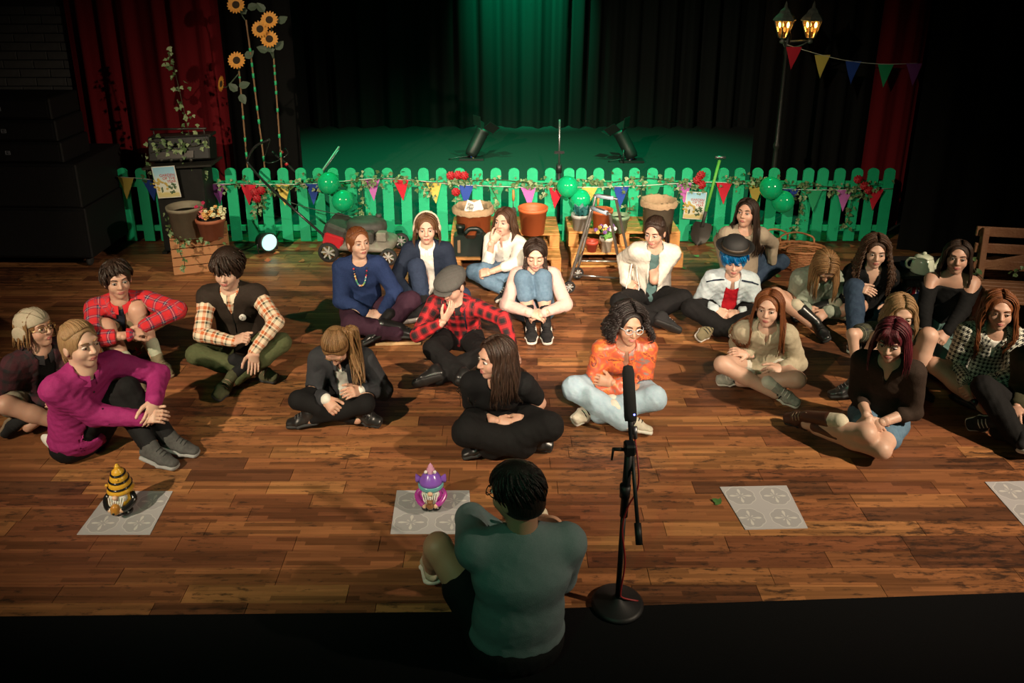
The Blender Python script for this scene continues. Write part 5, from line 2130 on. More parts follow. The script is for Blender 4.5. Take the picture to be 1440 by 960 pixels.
# ------------------------------------------------------------------ floor mats with printed tiles
def mat_print():
    m = bpy.data.materials.new('mat_grey_print')
    m.use_nodes = True
    nt = m.node_tree
    b = nt.nodes['Principled BSDF']
    b.inputs['Roughness'].default_value = .55
    tc = N(nt, 'ShaderNodeTexCoord')
    sep = N(nt, 'ShaderNodeSeparateXYZ')
    nt.links.new(tc.outputs['Generated'], sep.inputs[0])
    q = []
    for i in (0, 1):
        f_ = math_node(nt, 'FRACT', math_node(nt, 'MULTIPLY', sep.outputs[i], 2.0))
        q.append(math_node(nt, 'SUBTRACT', f_, .5))
    r_ = math_node(nt, 'SQRT', math_node(nt, 'ADD', math_node(nt, 'MULTIPLY', q[0], q[0]), math_node(nt, 'MULTIPLY', q[1], q[1])))
    an = math_node(nt, 'ARCTAN2', q[1], q[0])
    # petals: eight-lobed rosette, four long and four short
    lob = math_node(nt, 'ABSOLUTE', math_node(nt, 'COSINE', math_node(nt, 'MULTIPLY', an, 4.0)))
    lng = math_node(nt, 'MULTIPLY_ADD', math_node(nt, 'ABSOLUTE', math_node(nt, 'COSINE', math_node(nt, 'MULTIPLY', an, 2.0))), .20, .12)
    inr = math_node(nt, 'LESS_THAN', r_, math_node(nt, 'MULTIPLY', lng, lob))
    pet = math_node(nt, 'MULTIPLY', inr, math_node(nt, 'GREATER_THAN', lob, math_node(nt, 'MULTIPLY_ADD', r_, -1.0, .97)))
    pet = math_node(nt, 'MULTIPLY', pet, math_node(nt, 'GREATER_THAN', r_, .05))
    # scalloped ring
    rad = math_node(nt, 'MULTIPLY_ADD', math_node(nt, 'ABSOLUTE', math_node(nt, 'SINE', math_node(nt, 'MULTIPLY', an, 4.0))), .035, .395)
    ring = math_node(nt, 'LESS_THAN', math_node(nt, 'ABSOLUTE', math_node(nt, 'SUBTRACT', r_, rad)), .012)
    inside = math_node(nt, 'LESS_THAN', r_, rad)
    col = mix_node(nt, inside, (.40, .385, .40), (.335, .325, .335))
    col = mix_node(nt, math_node(nt, 'MAXIMUM', ring, 0.0), col, (.50, .485, .48))
    col = mix_node(nt, pet, col, (.53, .51, .49))
    nt.links.new(col, b.inputs['Base Color'])
    return m


M_MAT = mat_print()
MATC = [[(154, 691), (243, 691), (211, 752), (108, 752)], [(558, 690), (660, 690), (664, 751), (549, 751)], [(1012, 685), (1106, 683), (1136, 743), (1048, 745)], [(1385, 678), (1480, 676), (1530, 738), (1440, 740)]]
MLAB = ['grey patterned mat under the bee gnome', 'grey patterned mat under the unicorn gnome', 'grey patterned empty mat right of the microphone stand', 'grey patterned mat cut by the right edge']
for cs, lab in zip(MATC, MLAB):
    W_ = [G(*p) for p in cs]
    vs = []
    for i in range(9):
        for j in range(9):
            a, b = i / 8, j / 8
            vs.append((1 - b) * ((1 - a) * W_[3] + a * W_[2]) + b * ((1 - a) * W_[0] + a * W_[1]) + V3(0, 0, .004))
    fs = [(i * 9 + j, (i + 1) * 9 + j, (i + 1) * 9 + j + 1, i * 9 + j + 1) for i in range(8) for j in range(8)]
    n_ = len(vs)
    vs2 = [v - V3(0, 0, .0035) for v in vs]
    fs2 = [tuple(x + n_ for x in f_[::-1]) for f_ in fs]
    rim = [i * 9 for i in range(9)] + [72 + j for j in range(1, 9)] + [i * 9 + 8 for i in range(7, -1, -1)] + [j for j in range(7, 0, -1)]
    fs3 = [(rim[i], rim[(i + 1) % len(rim)] , rim[(i + 1) % len(rim)] + n_, rim[i] + n_) for i in range(len(rim))]
    tag(MB().add(vs + vs2, fs + fs2 + fs3).build('floor_mat', M_MAT), lab, 'mat', 'grey patterned floor mats')

# ------------------------------------------------------------------ gnomes
M_GY = mat('gnome_yellow', (.62, .33, .03), .2, coat=.5)
M_GB = mat('gnome_black', (.010, .010, .010), .15, coat=.6)
M_GW = mat('gnome_beard', (.66, .64, .60), .35)
M_GS = mat('gnome_skin', (.66, .42, .28), .3)
M_GH = mat('gnome_honey', (.45, .20, .03), .3)


def gnome_base(c, k, mbody, label):
    t = empty('gnome', c, label, 'gnome', 'garden gnomes on the mats')
    for s_ in (-1, 1):
        MB().ball(c + V3(s_ * .042, -.035, .026) * k, V3(.036, .050, .026) * k, 16, 10, rotz(-s_ * .4)).build('boot', M_GB, t)
    MB().lathe([(0, .03), (.05, .03), (.085, .06), (.098, .10), (.094, .14), (.075, .18), (.05, .20), (0, .205)], c, 26, np.eye(3) * k).build('body', mbody, t)
    bd = MB()
    bd.ball(c + V3(0, -.052, .155) * k, V3(.070, .042, .055) * k, 18, 12)
    bd.ball(c + V3(0, -.064, .105) * k, V3(.052, .036, .062) * k, 16, 10)
    bd.ball(c + V3(0, -.068, .060) * k, V3(.022, .022, .034) * k, 12, 8)
    b = bd.build('beard', M_GW, t)
    mb = MB()
    for i in range(7):
        x = (-.048 + .016 * i) * k
        mb.tube([c + V3(x * 1.2, -.085 * k, .18 * k), c + V3(x, -.100 * k, .14 * k), c + V3(x * .55, -.100 * k, .08 * k), c + V3(x * .3, -.090 * k, .045 * k)], [.004 * k, .006 * k, .005 * k, .002 * k], 6)
    mb.build('beard_lock', M_GW, b)
    MB().ball(c + V3(0, -.100, .190) * k, V3(.021, .018, .018) * k, 14, 9).build('nose', M_GS, t)
    return t


k = .74
c = G(175, 718, .003)
t = gnome_base(c, k, M_GY, 'bee gnome in tall yellow and black striped hat holding a honey pot')
hat = [(.060, .196), (.088, .190), (.098, .205), (.092, .22), (.080, .235), (.082, .25), (.078, .27), (.062, .285), (.066, .30), (.060, .32), (.045, .335), (.046, .35), (.040, .365), (.022, .378), (.02, .39), (.016, .405), (0, .415)]
hc = MB().lathe(hat, c, 26, np.eye(3) * k).build('hat', M_GY, t)
for z, r in ((.241, .086), (.288, .071), (.338, .052)):
    MB().lathe([(r - .008, -.008), (r + .003, -.007), (r + .004, .006), (r - .008, .008)], c + V3(0, 0, z * k), 24, rotx(.06) * k).build('stripe', M_GB, hc)
for x, z in ((-.07, .268), (.015, .312), (.0, .405)):
    MB().ball(c + V3(x, -.055 if z < .4 else 0, z) * k, .013 * k, 12, 8).build('bobble', M_GY, hc)
for s_ in (-1, 1):
    MB().tube(catmull([c + V3(s_ * .075, .0, .165) * k, c + V3(s_ * .105, -.03, .13) * k, c + V3(s_ * .075, -.085, .10) * k, c + V3(s_ * .04, -.105, .095) * k], 4), .024 * k, 10).build('arm', M_GB, t)
    MB().ball(c + V3(s_ * .042, -.112, .092) * k, .019 * k, 12, 8).build('hand', M_GS, t)
MB().lathe([(0, 0), (.028, 0), (.036, .012), (.034, .03), (.036, .038), (.030, .052), (.030, .058), (.018, .072), (0, .078)], c + V3(0, -.118, .072) * k, 18, np.eye(3) * k).build('honey_pot', M_GH, t)
MB().ball(c + V3(0, -.156, .090) * k, V3(.010, .005, .011) * k, 10, 6).build('hive_door', M_GB, t)

M_UPUR = mat('gnome_purple', (.22, .09, .46), .2, coat=.5)
M_UTEAL = mat('gnome_teal', (.12, .34, .36), .2, coat=.5)
M_UPINK = mat('gnome_pink', (.62, .30, .46), .2, coat=.5)
M_UMAG = mat('gnome_magenta', (.36, .04, .28), .2, coat=.5)
k = .73
c = G(607, 712, .003)
t = gnome_base(c, k, M_UMAG, 'unicorn gnome in purple and teal hat holding a teddy')
MB().lathe([(.06, .192), (.092, .188), (.10, .205), (.097, .225), (.092, .23)], c, 26, np.eye(3) * k).build('hat_brim', M_UTEAL, t)
ht = MB().lathe([(.092, .228), (.085, .25), (.07, .28), (.05, .305), (.03, .325), (.0, .335)], c, 26, np.eye(3) * k).build('hat', M_UPUR, t)
MB().lathe([(.034, .31), (.040, .325), (.026, .338), (.030, .348), (.018, .36), (.020, .37), (0, .398)], c, 16, np.eye(3) * k).build('horn', M_UPINK, ht)
for s_ in (-1, 1):
    MB().lathe([(.030, 0), (.028, .02), (.012, .055), (0, .07)], c + V3(s_ * .088, 0, .235) * k, 12, roty(s_ * .35) * k, sy=.5).build('ear', M_UPUR, ht)
    MB().ball(c + V3(s_ * .034, -.03, .335) * k, .014 * k, 12, 8).build('bobble', M_GW, ht)
    MB().tube(catmull([c + V3(s_ * .075, .0, .165) * k, c + V3(s_ * .105, -.03, .13) * k, c + V3(s_ * .075, -.085, .10) * k, c + V3(s_ * .04, -.105, .095) * k], 4), .022 * k, 10).build('arm', M_UMAG, t)
    MB().ball(c + V3(s_ * .042, -.112, .092) * k, .019 * k, 12, 8).build('hand', M_GS, t)
td = MB().ball(c + V3(0, -.122, .098) * k, V3(.028, .02, .03) * k, 14, 9).ball(c + V3(0, -.126, .132) * k, V3(.021, .018, .019) * k, 12, 8)
for s_ in (-1, 1):
    td.ball(c + V3(s_ * .017, -.124, .148) * k, .008 * k, 8, 6)
td.build('teddy', mat('teddy_brown', (.22, .10, .035), .4), t)

# ------------------------------------------------------------------ microphone stand in front
M_FOAM = mat('microphone_foam', (.006, .006, .006), .95, bump=(500, .6))
M_MBK = mat('stand_black', (.008, .008, .009), .5, spec=.3)
M_REDC = mat('red_cable', (.22, .01, .012), .5)
my = G(868, 852)
base = V3(my[0], my[1], .010)
q = lambda px, py, y: GY(px, py, y)
top = q(885, 628, my[1] + .01)
t = empty('microphone_stand', base, 'tall black boom microphone stand with foam covered microphone in front', 'microphone stand')
MB().lathe([(0, 0), (.125, 0), (.125, .012), (.11, .022), (.03, .034), (.02, .05), (0, .05)], base, 32).build('base', M_MBK, t)
MB().tube([base + V3(0, 0, .04), q(877, 720, my[1])], .013, 12).build('lower_tube', M_MBK, t)
MB().tube([q(877, 725, my[1]), top], .019, 12).build('upper_tube', M_MBK, t)
MB().lathe([(.012, -.03), (.024, -.03), (.026, .03), (.012, .03)], q(879, 690, my[1]), 14).build('clutch', M_MBK, t)
MB().box(top + V3(.0, -.01, .0), (.05, .06, .055), bev=.008).build('swivel', M_MBK, t)
MB().tube([top + V3(-.02, -.02, .0), top + V3(-.075, -.025, .005)], .008, 8).build('knob_bar', M_MBK, t)
MB().tube([top + V3(-.075, -.025, .01), top + V3(-.080, -.025, -.05)], [.006, .005], 8).build('wing_knob', M_MBK, t)
bm0, bm1 = q(899, 766, my[1] - .20), q(886, 600, my[1] + .10)
MB().tube([bm0, bm1], .009, 10).build('boom', M_MBK, t)
MB().tube([bm0, bm0 * .82 + bm1 * .18], .016, 12).build('counterweight', M_MBK, t)
mc0, mc1 = q(887, 592, my[1] + .12), q(883, 515, my[1] + .26)
d = unit(mc1 - mc0)
MB().tube([mc0 - d * .06, mc0 + d * .03], .014, 10).build('microphone_body', M_MBK, t)
Lm = np.linalg.norm(mc1 - mc0)
MB().lathe([(0, 0), (.026, 0), (.030, .02), (.029, Lm * .5), (.028, Lm * .9), (.022, Lm), (0, Lm + .008)], mc0, 20, rot_to(d)).build('foam_cover', M_FOAM, t)
MB().ball(q(892, 583, my[1] + .06), .0045, 8, 6).build('indicator_light', mat('blue_led', (.1, .1, .6), .3, emit=(.08, .10, 1.0), estr=12), t)
MB().tube([mc0 + V3(.02, 0, -.03), mc0 + V3(.022, -.01, -.085)], .011, 10).build('plug', M_STEEL, t)
MB().tube(catmull([mc0 + V3(.022, -.01, -.085), q(897, 650, my[1] + .02), q(897, 685, my[1] - .02), q(882, 715, my[1] - .025), q(875, 745, my[1] - .02), q(879, 790, my[1] - .02), q(873, 830, my[1] - .02), base + V3(.02, -.02, .06), base + V3(.10, .0, .02)], 6), .0042, 6).build('cable', M_REDC, t)

# ------------------------------------------------------------------ small things on the floor
M_LFO = mat('fallen_leaf_orange', (.42, .13, .05), .7)
M_LFG = mat('fallen_leaf_green', (.05, .13, .03), .6)
LF = [(393, 354, 'o', 'orange fallen leaf in the beam of the floor lamp'), (418, 352, 'o', 'orange fallen leaf nearest the left mower wheel'), (377, 368, 'o', 'orange fallen leaf closest to the person in the brown vest'), (429, 366, 'o', 'orange fallen leaf below the mower wheel'),
      (992, 368, 'o', 'red-orange fallen leaf behind the person in the bowler hat'), (983, 361, 'g', 'green fallen leaf near the shovel blade'), (958, 376, 'g', 'green fallen leaf by the right pallet corner'), (1111, 392, 'o', 'orange fallen leaf in front of the large basket'),
      (1095, 390, 'g', 'green fallen leaf in front of the baskets'), (1200, 345, 'o', 'brown fallen leaf at the foot of the fence at the right'), (662, 376, 'g', 'green fallen leaf under the jerry can'), (1014, 708, 'g', 'small green leaf tucked beside the empty mat')]
for px, py, k_, lab in LF:
    p = G(px, py, .006)
    mb = MB()
    leaf_shape(mb, p, .075 if k_ == 'o' else .06, V3(rnd.uniform(-.2, .2), rnd.uniform(-.3, 0), 1), V3(rnd.uniform(-1, 1), rnd.uniform(-1, 1), 0), 0, fold=.2)
    tag(mb.build('fallen_leaf', M_LFO if k_ == 'o' else M_LFG), lab, 'leaf', 'leaves on the stage floor')
a, b = G(528, 484, .012), G(592, 482, .012)
tag(MB().beam(a, b, .022, .022, bev=.003).build('stick', mat('stick_wood', (.52, .34, .17), .6)), 'pale wooden stick lying on the floor behind the person in the charcoal blazer', 'stick')
# mower deck (needs the implicit surfaces)
if 'pf_deck' in globals():
    Surf().net(pf_deck, .016).build('deck', M_MGREY, pf_t)


# ------------------------------------------------------------------ a seated person
def tgt(v, dz):
    return G(v[0], v[1], v[2] if len(v) > 2 else dz)


def collar_mesh(N_, f, l, u, s, open_=.35, r=.062, h=.034, drop=.034):
    """Folded shirt collar round the neck, open at the front."""
    mb = MB()
    k = 15
    ang = np.linspace(math.pi * (0.5 + open_ * .18), math.pi * (2.5 - open_ * .18), k)
    rows = []
    for (rr, zz, pt) in ((r, .002, 0), (r * .98, h, 0), (r * 1.06, h + .002, 0), (r * 1.42, h - drop, .024)):
        row = []
        for a in ang:
            e = max(0, (abs(a - 1.5 * math.pi) / (math.pi) - .62)) / .3
            p = N_ + (l * math.cos(a) * rr + f * math.sin(a) * rr * .95) * s + u * (zz - .014 * (1 + math.sin(a)) - pt * e) * s + f * .012 * s * (1 if True else 0)
            row.append(p)
        rows.append(row)
    V = np.array(rows).reshape(-1, 3)
    fs = []
    for i in range(3):
        for j in range(k - 1):
            fs.append((i * k + j, i * k + j + 1, (i + 1) * k + j + 1, (i + 1) * k + j))
    V2 = V + (N_ - V) * 0.03
    n_ = len(V)
    fs2 = [tuple(x + n_ for x in f_[::-1]) for f_ in fs]
    return mb.add(np.concatenate([V, V2]), fs + fs2, 0, True)


def person(label, head, hz=None, yaw=0, lean=.13, slean=0., hyaw=None, hpitch=8, hroll=0, s=1.0, hs=1.09, male=False, skin=SK_FAIR,
           Lh=None, Rh=None, Le=None, Re=None, Lk=None, Rk=None, Lf=None, Rf=None, Lt=None, Rt=None, Lhd=None, Rhd=None,
           Ln=None, Rn=None, Lc=.55, Rc=.55, top=None, inner=None, bot=None, shoes=None, socks=None, hair=None, brow=None,
           closed=False, smile=False, gaze=0., bust=0., bh=.011, seed=1, wide=1.0, pz=.095, extra=None, belly=0., arm=1.0, lg=.43, Lx=None, nk_=1.0):
    lean = lean + .05
    hpitch = hpitch - 12 if hpitch < 45 else hpitch
    hyaw = yaw if hyaw is None else hyaw
    f0, l0 = facing(yaw)
    if hz is None:
        best = 9
        for z in np.linspace(.60, .745, 18):
            c_ = G(head[0], head[1], z * s)
            p_ = V3(c_[0], c_[1], 0) - f0 * lean - l0 * slean + V3(0, 0, pz * s)
            e_ = [np.linalg.norm(tgt(q_, .075) - p_ - l0 * g_ * .085 * s - f0 * .02) for q_, g_ in ((Lf, 1), (Rf, -1)) if q_ is not None]
            w_ = [max(0, np.linalg.norm(tgt(q_, .25) - p_ - V3(0, 0, .38) - l0 * g_ * .15 - f0 * lean * .7) - .45) for q_, g_ in ((Lh, 1), (Rh, -1)) if q_ is not None]
            c2 = abs(np.mean(e_) - lg) + .25 * abs(z - .67) + .5 * sum(w_) if e_ else abs(z - .67)
            if c2 < best:
                best, hz = c2, z * s
    hc = G(head[0], head[1], hz)
    P0 = V3(hc[0], hc[1], 0) - f0 * lean - l0 * slean
    P = P0 + V3(0, 0, pz * s)
    H = Head(hc, hyaw, hpitch, hroll, s * hs)
    Nk = hc - (H.u * .085 + V3(0, 0, .055) + H.f * .012) * s * hs * .98 * nk_
    u = unit(Nk - P)
    l = unit(l0 - u * (l0 @ u))
    f = np.cross(l, u)
    TL = np.linalg.norm(Nk - P)
    back = -f * .035 * s
    M1 = P + u * TL * .36 + back * .8
    M2 = P + u * TL * .70 + back * .9
    M3 = P + u * TL * .90 + back * .35
    t = empty('person', P0, label, 'person')
    ww = wide
    SH = {}
    for sd, sg in (('L', 1), ('R', -1)):
        SH[sd] = Nk - u * .052 * s + l * sg * (.152 if not male else .17) * s * ww
    HP = {'L': P + l0 * .085 * s + f0 * .02 * s, 'R': P - l0 * .085 * s + f0 * .02 * s}
    la1, la2 = .275 * s * arm, .24 * s * arm
    ll1, ll2 = .41 * s, .40 * s
    W, EL, KN, AN = {}, {}, {}, {}
    ctr = P + f0 * .25 * s
    for sd, sg, hh, ee, kk, ff_ in (('L', 1, Lh, Le, Lk, Lf), ('R', -1, Rh, Re, Rk, Rf)):
        wt = tgt(hh, .25) if hh is not None else P + f0 * .30 * s + l0 * sg * .06 + V3(0, 0, .12)
        eh = tgt(ee, .3) if ee is not None else SH[sd] - u * .3 + l0 * sg * .16 - f0 * .05
        dw = np.linalg.norm(wt - SH[sd]) / (la1 + la2)
        if ee is not None and dw < .8 and wt[2] < .37:
            eh = eh - f0 * .5 * (.8 - dw) - V3(0, 0, .15 * (.8 - dw))
        EL[sd], W[sd] = ik(SH[sd], wt, eh, la1, la2)
        if sd == 'L' and Lx is not None:
            EL[sd] = SH[sd] + unit(tgt(Lx, .3) - SH[sd]) * la1
            W[sd] = EL[sd] + unit(wt - EL[sd]) * la2 * .9
        at = tgt(ff_, .075) if ff_ is not None else P0 + f0 * .36 * s - l0 * sg * .16 + V3(0, 0, .075)
        kh = tgt(kk, .24) if kk is not None else P0 + f0 * .25 * s + l0 * sg * .4 + V3(0, 0, .22)
        KN[sd], AN[sd] = ik(HP[sd], at, kh, ll1, ll2)
        KN[sd][2] = max(KN[sd][2], .075 * s)

    def torso(th, k=.045, low=True):
        b = belly
        lo_ = P + u * .055 * s if low else P
        hm = .010 if low else 0
        o = [(Cap(lo_, P + u * .10 * s + back * .2, (.152 * ww) * s + th + hm, (.140 * ww) * s + th, l, (.110 + b) * s + th + hm, (.105 + b) * s + th), 'u', 0),
             (Cap(P + u * .10 * s + back * .3, M1, (.136 * ww) * s + th, (.132 * ww) * s + th, l, (.100 + b) * s + th, (.098 + b * .8) * s + th), 'u', k),
             (Cap(M1, M2, (.132 * ww) * s + th, (.148 * ww) * s + th, l, (.098 + b * .6) * s + th, .104 * s + th), 'u', k),
             (Cap(M2, M3, (.148 * ww) * s + th, (.118 * ww) * s + th, l, .104 * s + th, .075 * s + th), 'u', k),
             (Cap(SH['L'] - l * .02 * s, SH['R'] + l * .02 * s, .053 * s + th, .053 * s + th), 'u', k),
             (Cap(M3, Nk + u * .012 * s, .075 * s + th, .050 * s + th * .6), 'u', k)]
        if bust:
            for sg in (-1, 1):
                o.append((Ell(M2 + f * .082 * s + l * sg * .062 * s - u * .01 * s, V3(.058, .05, .058) * s * bust + th), 'u', .04))
        return o

    def arm_ops(sd, frac, th, k=.03, tight=1.0):
        o = []
        a, e, w = SH[sd], EL[sd], W[sd]
        fu = min(frac, 1.0)
        if fu > 0:
            p = a + (e - a) * fu
            o.append((Cap(a, p, .049 * s + th, (.049 - .010 * fu) * s + th * 1.05), 'u', k))
        if frac > 1:
            ff2 = frac - 1
            p = e + (w - e) * ff2
            o.append((Cap(e, p, .040 * s + th, (.040 - .013 * ff2) * s + th * .85), 'u', .02))
        return o

    def leg_ops(sd, frac, th, k=.03, flare=0.0):
        o = []
        a, kn, an = HP[sd], KN[sd], AN[sd]
        fu = min(frac, 1.0)
        if fu > 0:
            p = a + (kn - a) * fu
            o.append((Cap(a, p, .083 * s + th, (.083 - .026 * fu) * s + th), 'u', k))
        if frac > 1:
            ff2 = frac - 1
            p = kn + (an - kn) * ff2
            o.append((Cap(kn, kn + (an - kn) * min(ff2, .45), .056 * s + th, .053 * s + th), 'u', .025))
            o.append((Cap(kn + (an - kn) * min(ff2, .4), p, .053 * s + th, (.053 - .018 * max(0, ff2 - .4) / .6) * s + th + flare * ff2), 'u', .02))
        return o

    # --- body: one skin
    sf = Surf()
    bo = torso(-.004, .05, False)
    for sd in 'LR':
        bo += arm_ops(sd, 2.0, 0, .03) + leg_ops(sd, 2.0, 0, .03)
    sf.net(bo, bh, 0, zmin=.002)
    sf.net(head_ops(H, Nk, male), .0052, 0)
    for sd, sg, hd, hn, cu in (('L', 1, Lhd, Ln, Lc), ('R', -1, Rhd, Rn, Rc)):
        fa = unit(W[sd] - EL[sd])
        d = fa if hd is None else unit(unit(tgt(hd, .2) - W[sd]) + fa * .25)
        if hn == 'face':
            nrm = hc - W[sd]
            thd = -l * sg * .3 + u
        elif hn == 'down':
            nrm = V3(0, 0, -1)
            thd = -l * sg
        elif hn == 'in':
            nrm = -l * sg - f * .3
            thd = u
        else:
            nrm = V3(0, 0, -.8) - f * .45 - l * sg * .35
            thd = u * .7 - l * sg + f * .1
        sf.net(hand_ops(W[sd], d, nrm, thd, s * 1.06, cu), .0046, 0, zmin=.002)
    face_bits(H, sf, closed, smile, gaze)
    br = brow or (hair or {}).get('m') or M_IRIS
    sf.build('body', [skin, M_EYE, M_IRIS, br, M_LIP], t)

    # --- garments
    all_ops = None

    def garment(g, base, name, parent=t):
        th = g.get('th', base)
        if g.get('kind') == 'none':
            return None, None
        ops = torso(th)
        for sd in 'LR':
            ops += arm_ops(sd, g.get('sl', 2.0), th + g.get('sth', 0.004))
        if g.get('skirt'):
            a, b = g['skirt']
            ops.append((Cap(P + f0 * .02, P + f0 * a * s - V3(0, 0, .01), .16 * s + th, b * s, l0, .11 * s + th, .075 * s), 'u', .05))
        if bot and not g.get('skirt'):
            for sd in 'LR':
                a_, k2 = HP[sd], KN[sd]
                bt = bot.get('th', .012) + .004 if bot.get('len', 2) > .6 else .006
                ops.append((Cap(a_ + (k2 - a_) * .16, k2, .079 * s + bt, .057 * s + bt), 's', .006))
        if g.get('open'):
            w0, w1 = g['open']
            ops.append((Wedge(Nk, f, l, u, w0, w1, .08, -.75), 's', .006))
        nk = g.get('neck', (.064, .045))
        if nk:
            ops.append((Ell(Nk + f * .03 * s + u * .03 * s, (nk[0] * s, .085 * s, nk[1] * s + .02), np.stack([l, f, u], 1)), 's', .008))
        if g.get('v'):
            w, dp = g['v']
            ops.append((Wedge(Nk, f, l, u, w * s, .002, .05, -dp * s), 's', .006))
        if g.get('off') is not None:
            ops.append((Half(Nk - u * g['off'] * s, u), 's', .01))
        if g.get('vest'):
            pass
        sf2 = Surf().net(ops, g.get('h', .0095), 0, g.get('fold', .005) * .62, seed * 7 + len(name), True, .003, g.get('wl', (.05, .16)))
        o = sf2.build(name, g['m'], parent)
        return o, ops

    o_in = o_top = None
    if inner:
        o_in, io = garment(inner, .008, inner.get('name', 'shirt'))
        all_ops = io
        if inner.get('collar'):
            collar_mesh(Nk, f, l, u, s).build('collar', inner['collar'], o_in)
    if top:
        o_top, all_ops = garment(top, .013 if not inner else .022, top.get('name', 'shirt'))
        if top.get('collar'):
            collar_mesh(Nk, f, l, u, s, r=.066).build('collar', top['collar'], o_top)
        if top.get('buttons'):
            mbb = MB()
            for q in np.linspace(.10, .42, 6):
                c = Nk - u * q * s
                dd = np.linspace(0.02, .26, 60)
                pp = c + f[None, :] * dd[:, None]
                dv = eval_pts(all_ops, pp)
                ins = np.where(dv < 0)[0]
                if len(ins):
                    mbb.ball(pp[ins[-1]] + f * .003, (.006, .006, .006), 8, 5)
            if mbb.v:
                tag(mbb.build('buttons', top['buttons'], o_top), kind='stuff')
    if bot:
        th = bot.get('th', .012)
        ops = [(Cap(P - f0 * .01, P + u * .06 * s, .160 * ww * s + th, .142 * ww * s + th, l, (.118 + belly) * s + th, (.106 + belly) * s + th), 'u', 0)]
        for sd in 'LR':
            ops += leg_ops(sd, bot.get('len', 2.0) * (0.965 if bot.get('len', 2.0) > 1.5 else 1), th, .03, bot.get('flare', 0))
        o_b = Surf().net(ops, bot.get('h', .0100), 0, bot.get('fold', .0055) * .62, seed * 5 + 2, True, .002, (.06, .17)).build(bot.get('name', 'trousers'), bot['m'], t)
    # --- shoes and socks
    if shoes:
        for sd, tt in (('L', Lt), ('R', Rt)):
            A = AN[sd].copy()
            sh = unit(KN[sd] - A)
            sg = 1 if sd == 'L' else -1
            tv = unit(tgt(tt, .04) - A) if tt is not None else unit(f0 * .5 + l0 * sg * -.8 - V3(0, 0, .1))
            uv = sh - tv * (sh @ tv)
            uv = unit(unit(uv) * .6 + V3(0, 0, .55) - tv * tv[2] * .5) if np.linalg.norm(uv) > .1 else V3(0, 0, 1)
            uv = unit(uv - tv * (uv @ tv))
            sv = np.cross(uv, tv)
            k_ = s * 1.02
            pts = [A - tv * .045 * k_ - uv * .074 * k_, A + tv * .16 * k_ - uv * .074 * k_]
            lowest = min(p[2] - .016 for p in pts) - abs(sv[2]) * .04
            if lowest < 0.0:
                A = A + V3(0, 0, -lowest)
            q = lambda a, b: A + tv * a * k_ + uv * b * k_
            ops = [(Cap(q(-.03, -.040), q(.09, -.050), .036 * k_, .044 * k_, sv, .034 * k_, .026 * k_), 'u', 0),
                   (Cap(q(.09, -.050), q(.155, -.056), .043 * k_, .035 * k_, sv, .027 * k_, .020 * k_), 'u', .02),
                   (Cap(q(.0, -.01), q(.075, -.035), .036 * k_, .030 * k_), 'u', .02),
                   (Cap(A, A + sh * (.012 if shoes.get('kind') != 'boot' else .14) * k_, .038 * k_, .039 * k_ if shoes.get('kind') != 'boot' else .050 * k_), 'u', .02)]
            so = Surf().net(ops, .0068, 0, zmin=.002).build('shoe', shoes['m'], t)
            sops = [(Cap(q(-.035, -.070), q(.085, -.073), .043 * k_, .051 * k_, sv, .018 * k_, .018 * k_), 'u', 0),
                    (Cap(q(.085, -.073), q(.16, -.072), .051 * k_, .041 * k_, sv, .018 * k_, .018 * k_), 'u', .01)]
            Surf().net(sops, .0062, 0, zmin=.0).build('sole', shoes['sole'], so)
            mbl = MB()
            for a in (.03, .052, .074, .095):
                y_ = .031 - a * .41
                mbl.tube([q(a, y_ - .014) + sv * .027, q(a + .004, y_), q(a, y_ - .014) - sv * .027], .0036, 5)
            mbl.build('lace', shoes.get('lace', shoes['m']), so)
            if shoes.get('stripe'):
                mbs = MB()
                for sgn in (-1, 1):
                    for a in (.0, .022, .044):
                        mbs.tube([q(a + .012, -.016) + sv * sgn * .038, q(a, -.052) + sv * sgn * .044], .0045, 5)
                mbs.build('stripe', shoes['stripe'], so)
            if socks:
                hh = socks['h']
                Surf().net([(Cap(A + sh * .01, A + sh * hh * s, .0395 * s, .044 * s + (.008 if hh > .15 else .003)), 'u', 0)], .008, 0, .0015, 3).build('sock', socks['m'], t)
    # --- hair
    ctx = dict(t=t, H=H, P=P, Nk=Nk, f=f, l=l, u=u, s=s, ops=all_ops or bo, SH=SH, EL=EL, W=W, KN=KN, AN=AN, f0=f0, l0=l0, M2=M2, top=o_top)
    if hair:
        st = hair['st']
        sfh = Surf()
        bops = (all_ops or bo) + [(Cap(H.P(0, -.02, -.06), Nk, .054 * s, .06 * s), 'u', .02)]
        if st == 'long':
            sfh.net(hair_cap(H, hair.get('t', .0065), low=hair.get('low', -.07), fr=hair.get('fr', (.063, .076, .115)), fringe=hair.get('fringe', 0) > 0), .0075)
            sfh.mb(long_locks(H, bops, hair.get('len', .3), int(hair.get('n', 90) * 1.7), seed, hair.get('part', 0), hair.get('curl', 0), hair.get('wave', 0.003), hair.get('w', .012) * .82,
                              hair.get('vol', .012), hair.get('a0', 52), hair.get('fwd', 0), hair.get('fringe', 0), hair.get('spread', 1), hair.get('droop')))
        elif st == 'short':
            sfh.net(hair_cap(H, hair.get('t', .012), low=hair.get('low', -.052), fr=hair.get('fr', (.068, .072, .102)), top=hair.get('top', .008), fringe=hair.get('fr2', False)), .0075)
            sfh.mb(short_locks(H, hair.get('n', 150), seed, hair.get('w', .010), hair.get('lift', .010), hair.get('sweep', .25), hair.get('fringe', True), fl=hair.get('fl', .03)))
            if hair.get('bangs'):
                sfh.mb(long_locks(H, None, .02, 0, seed, fringe=hair['bangs']))
        elif st == 'back':
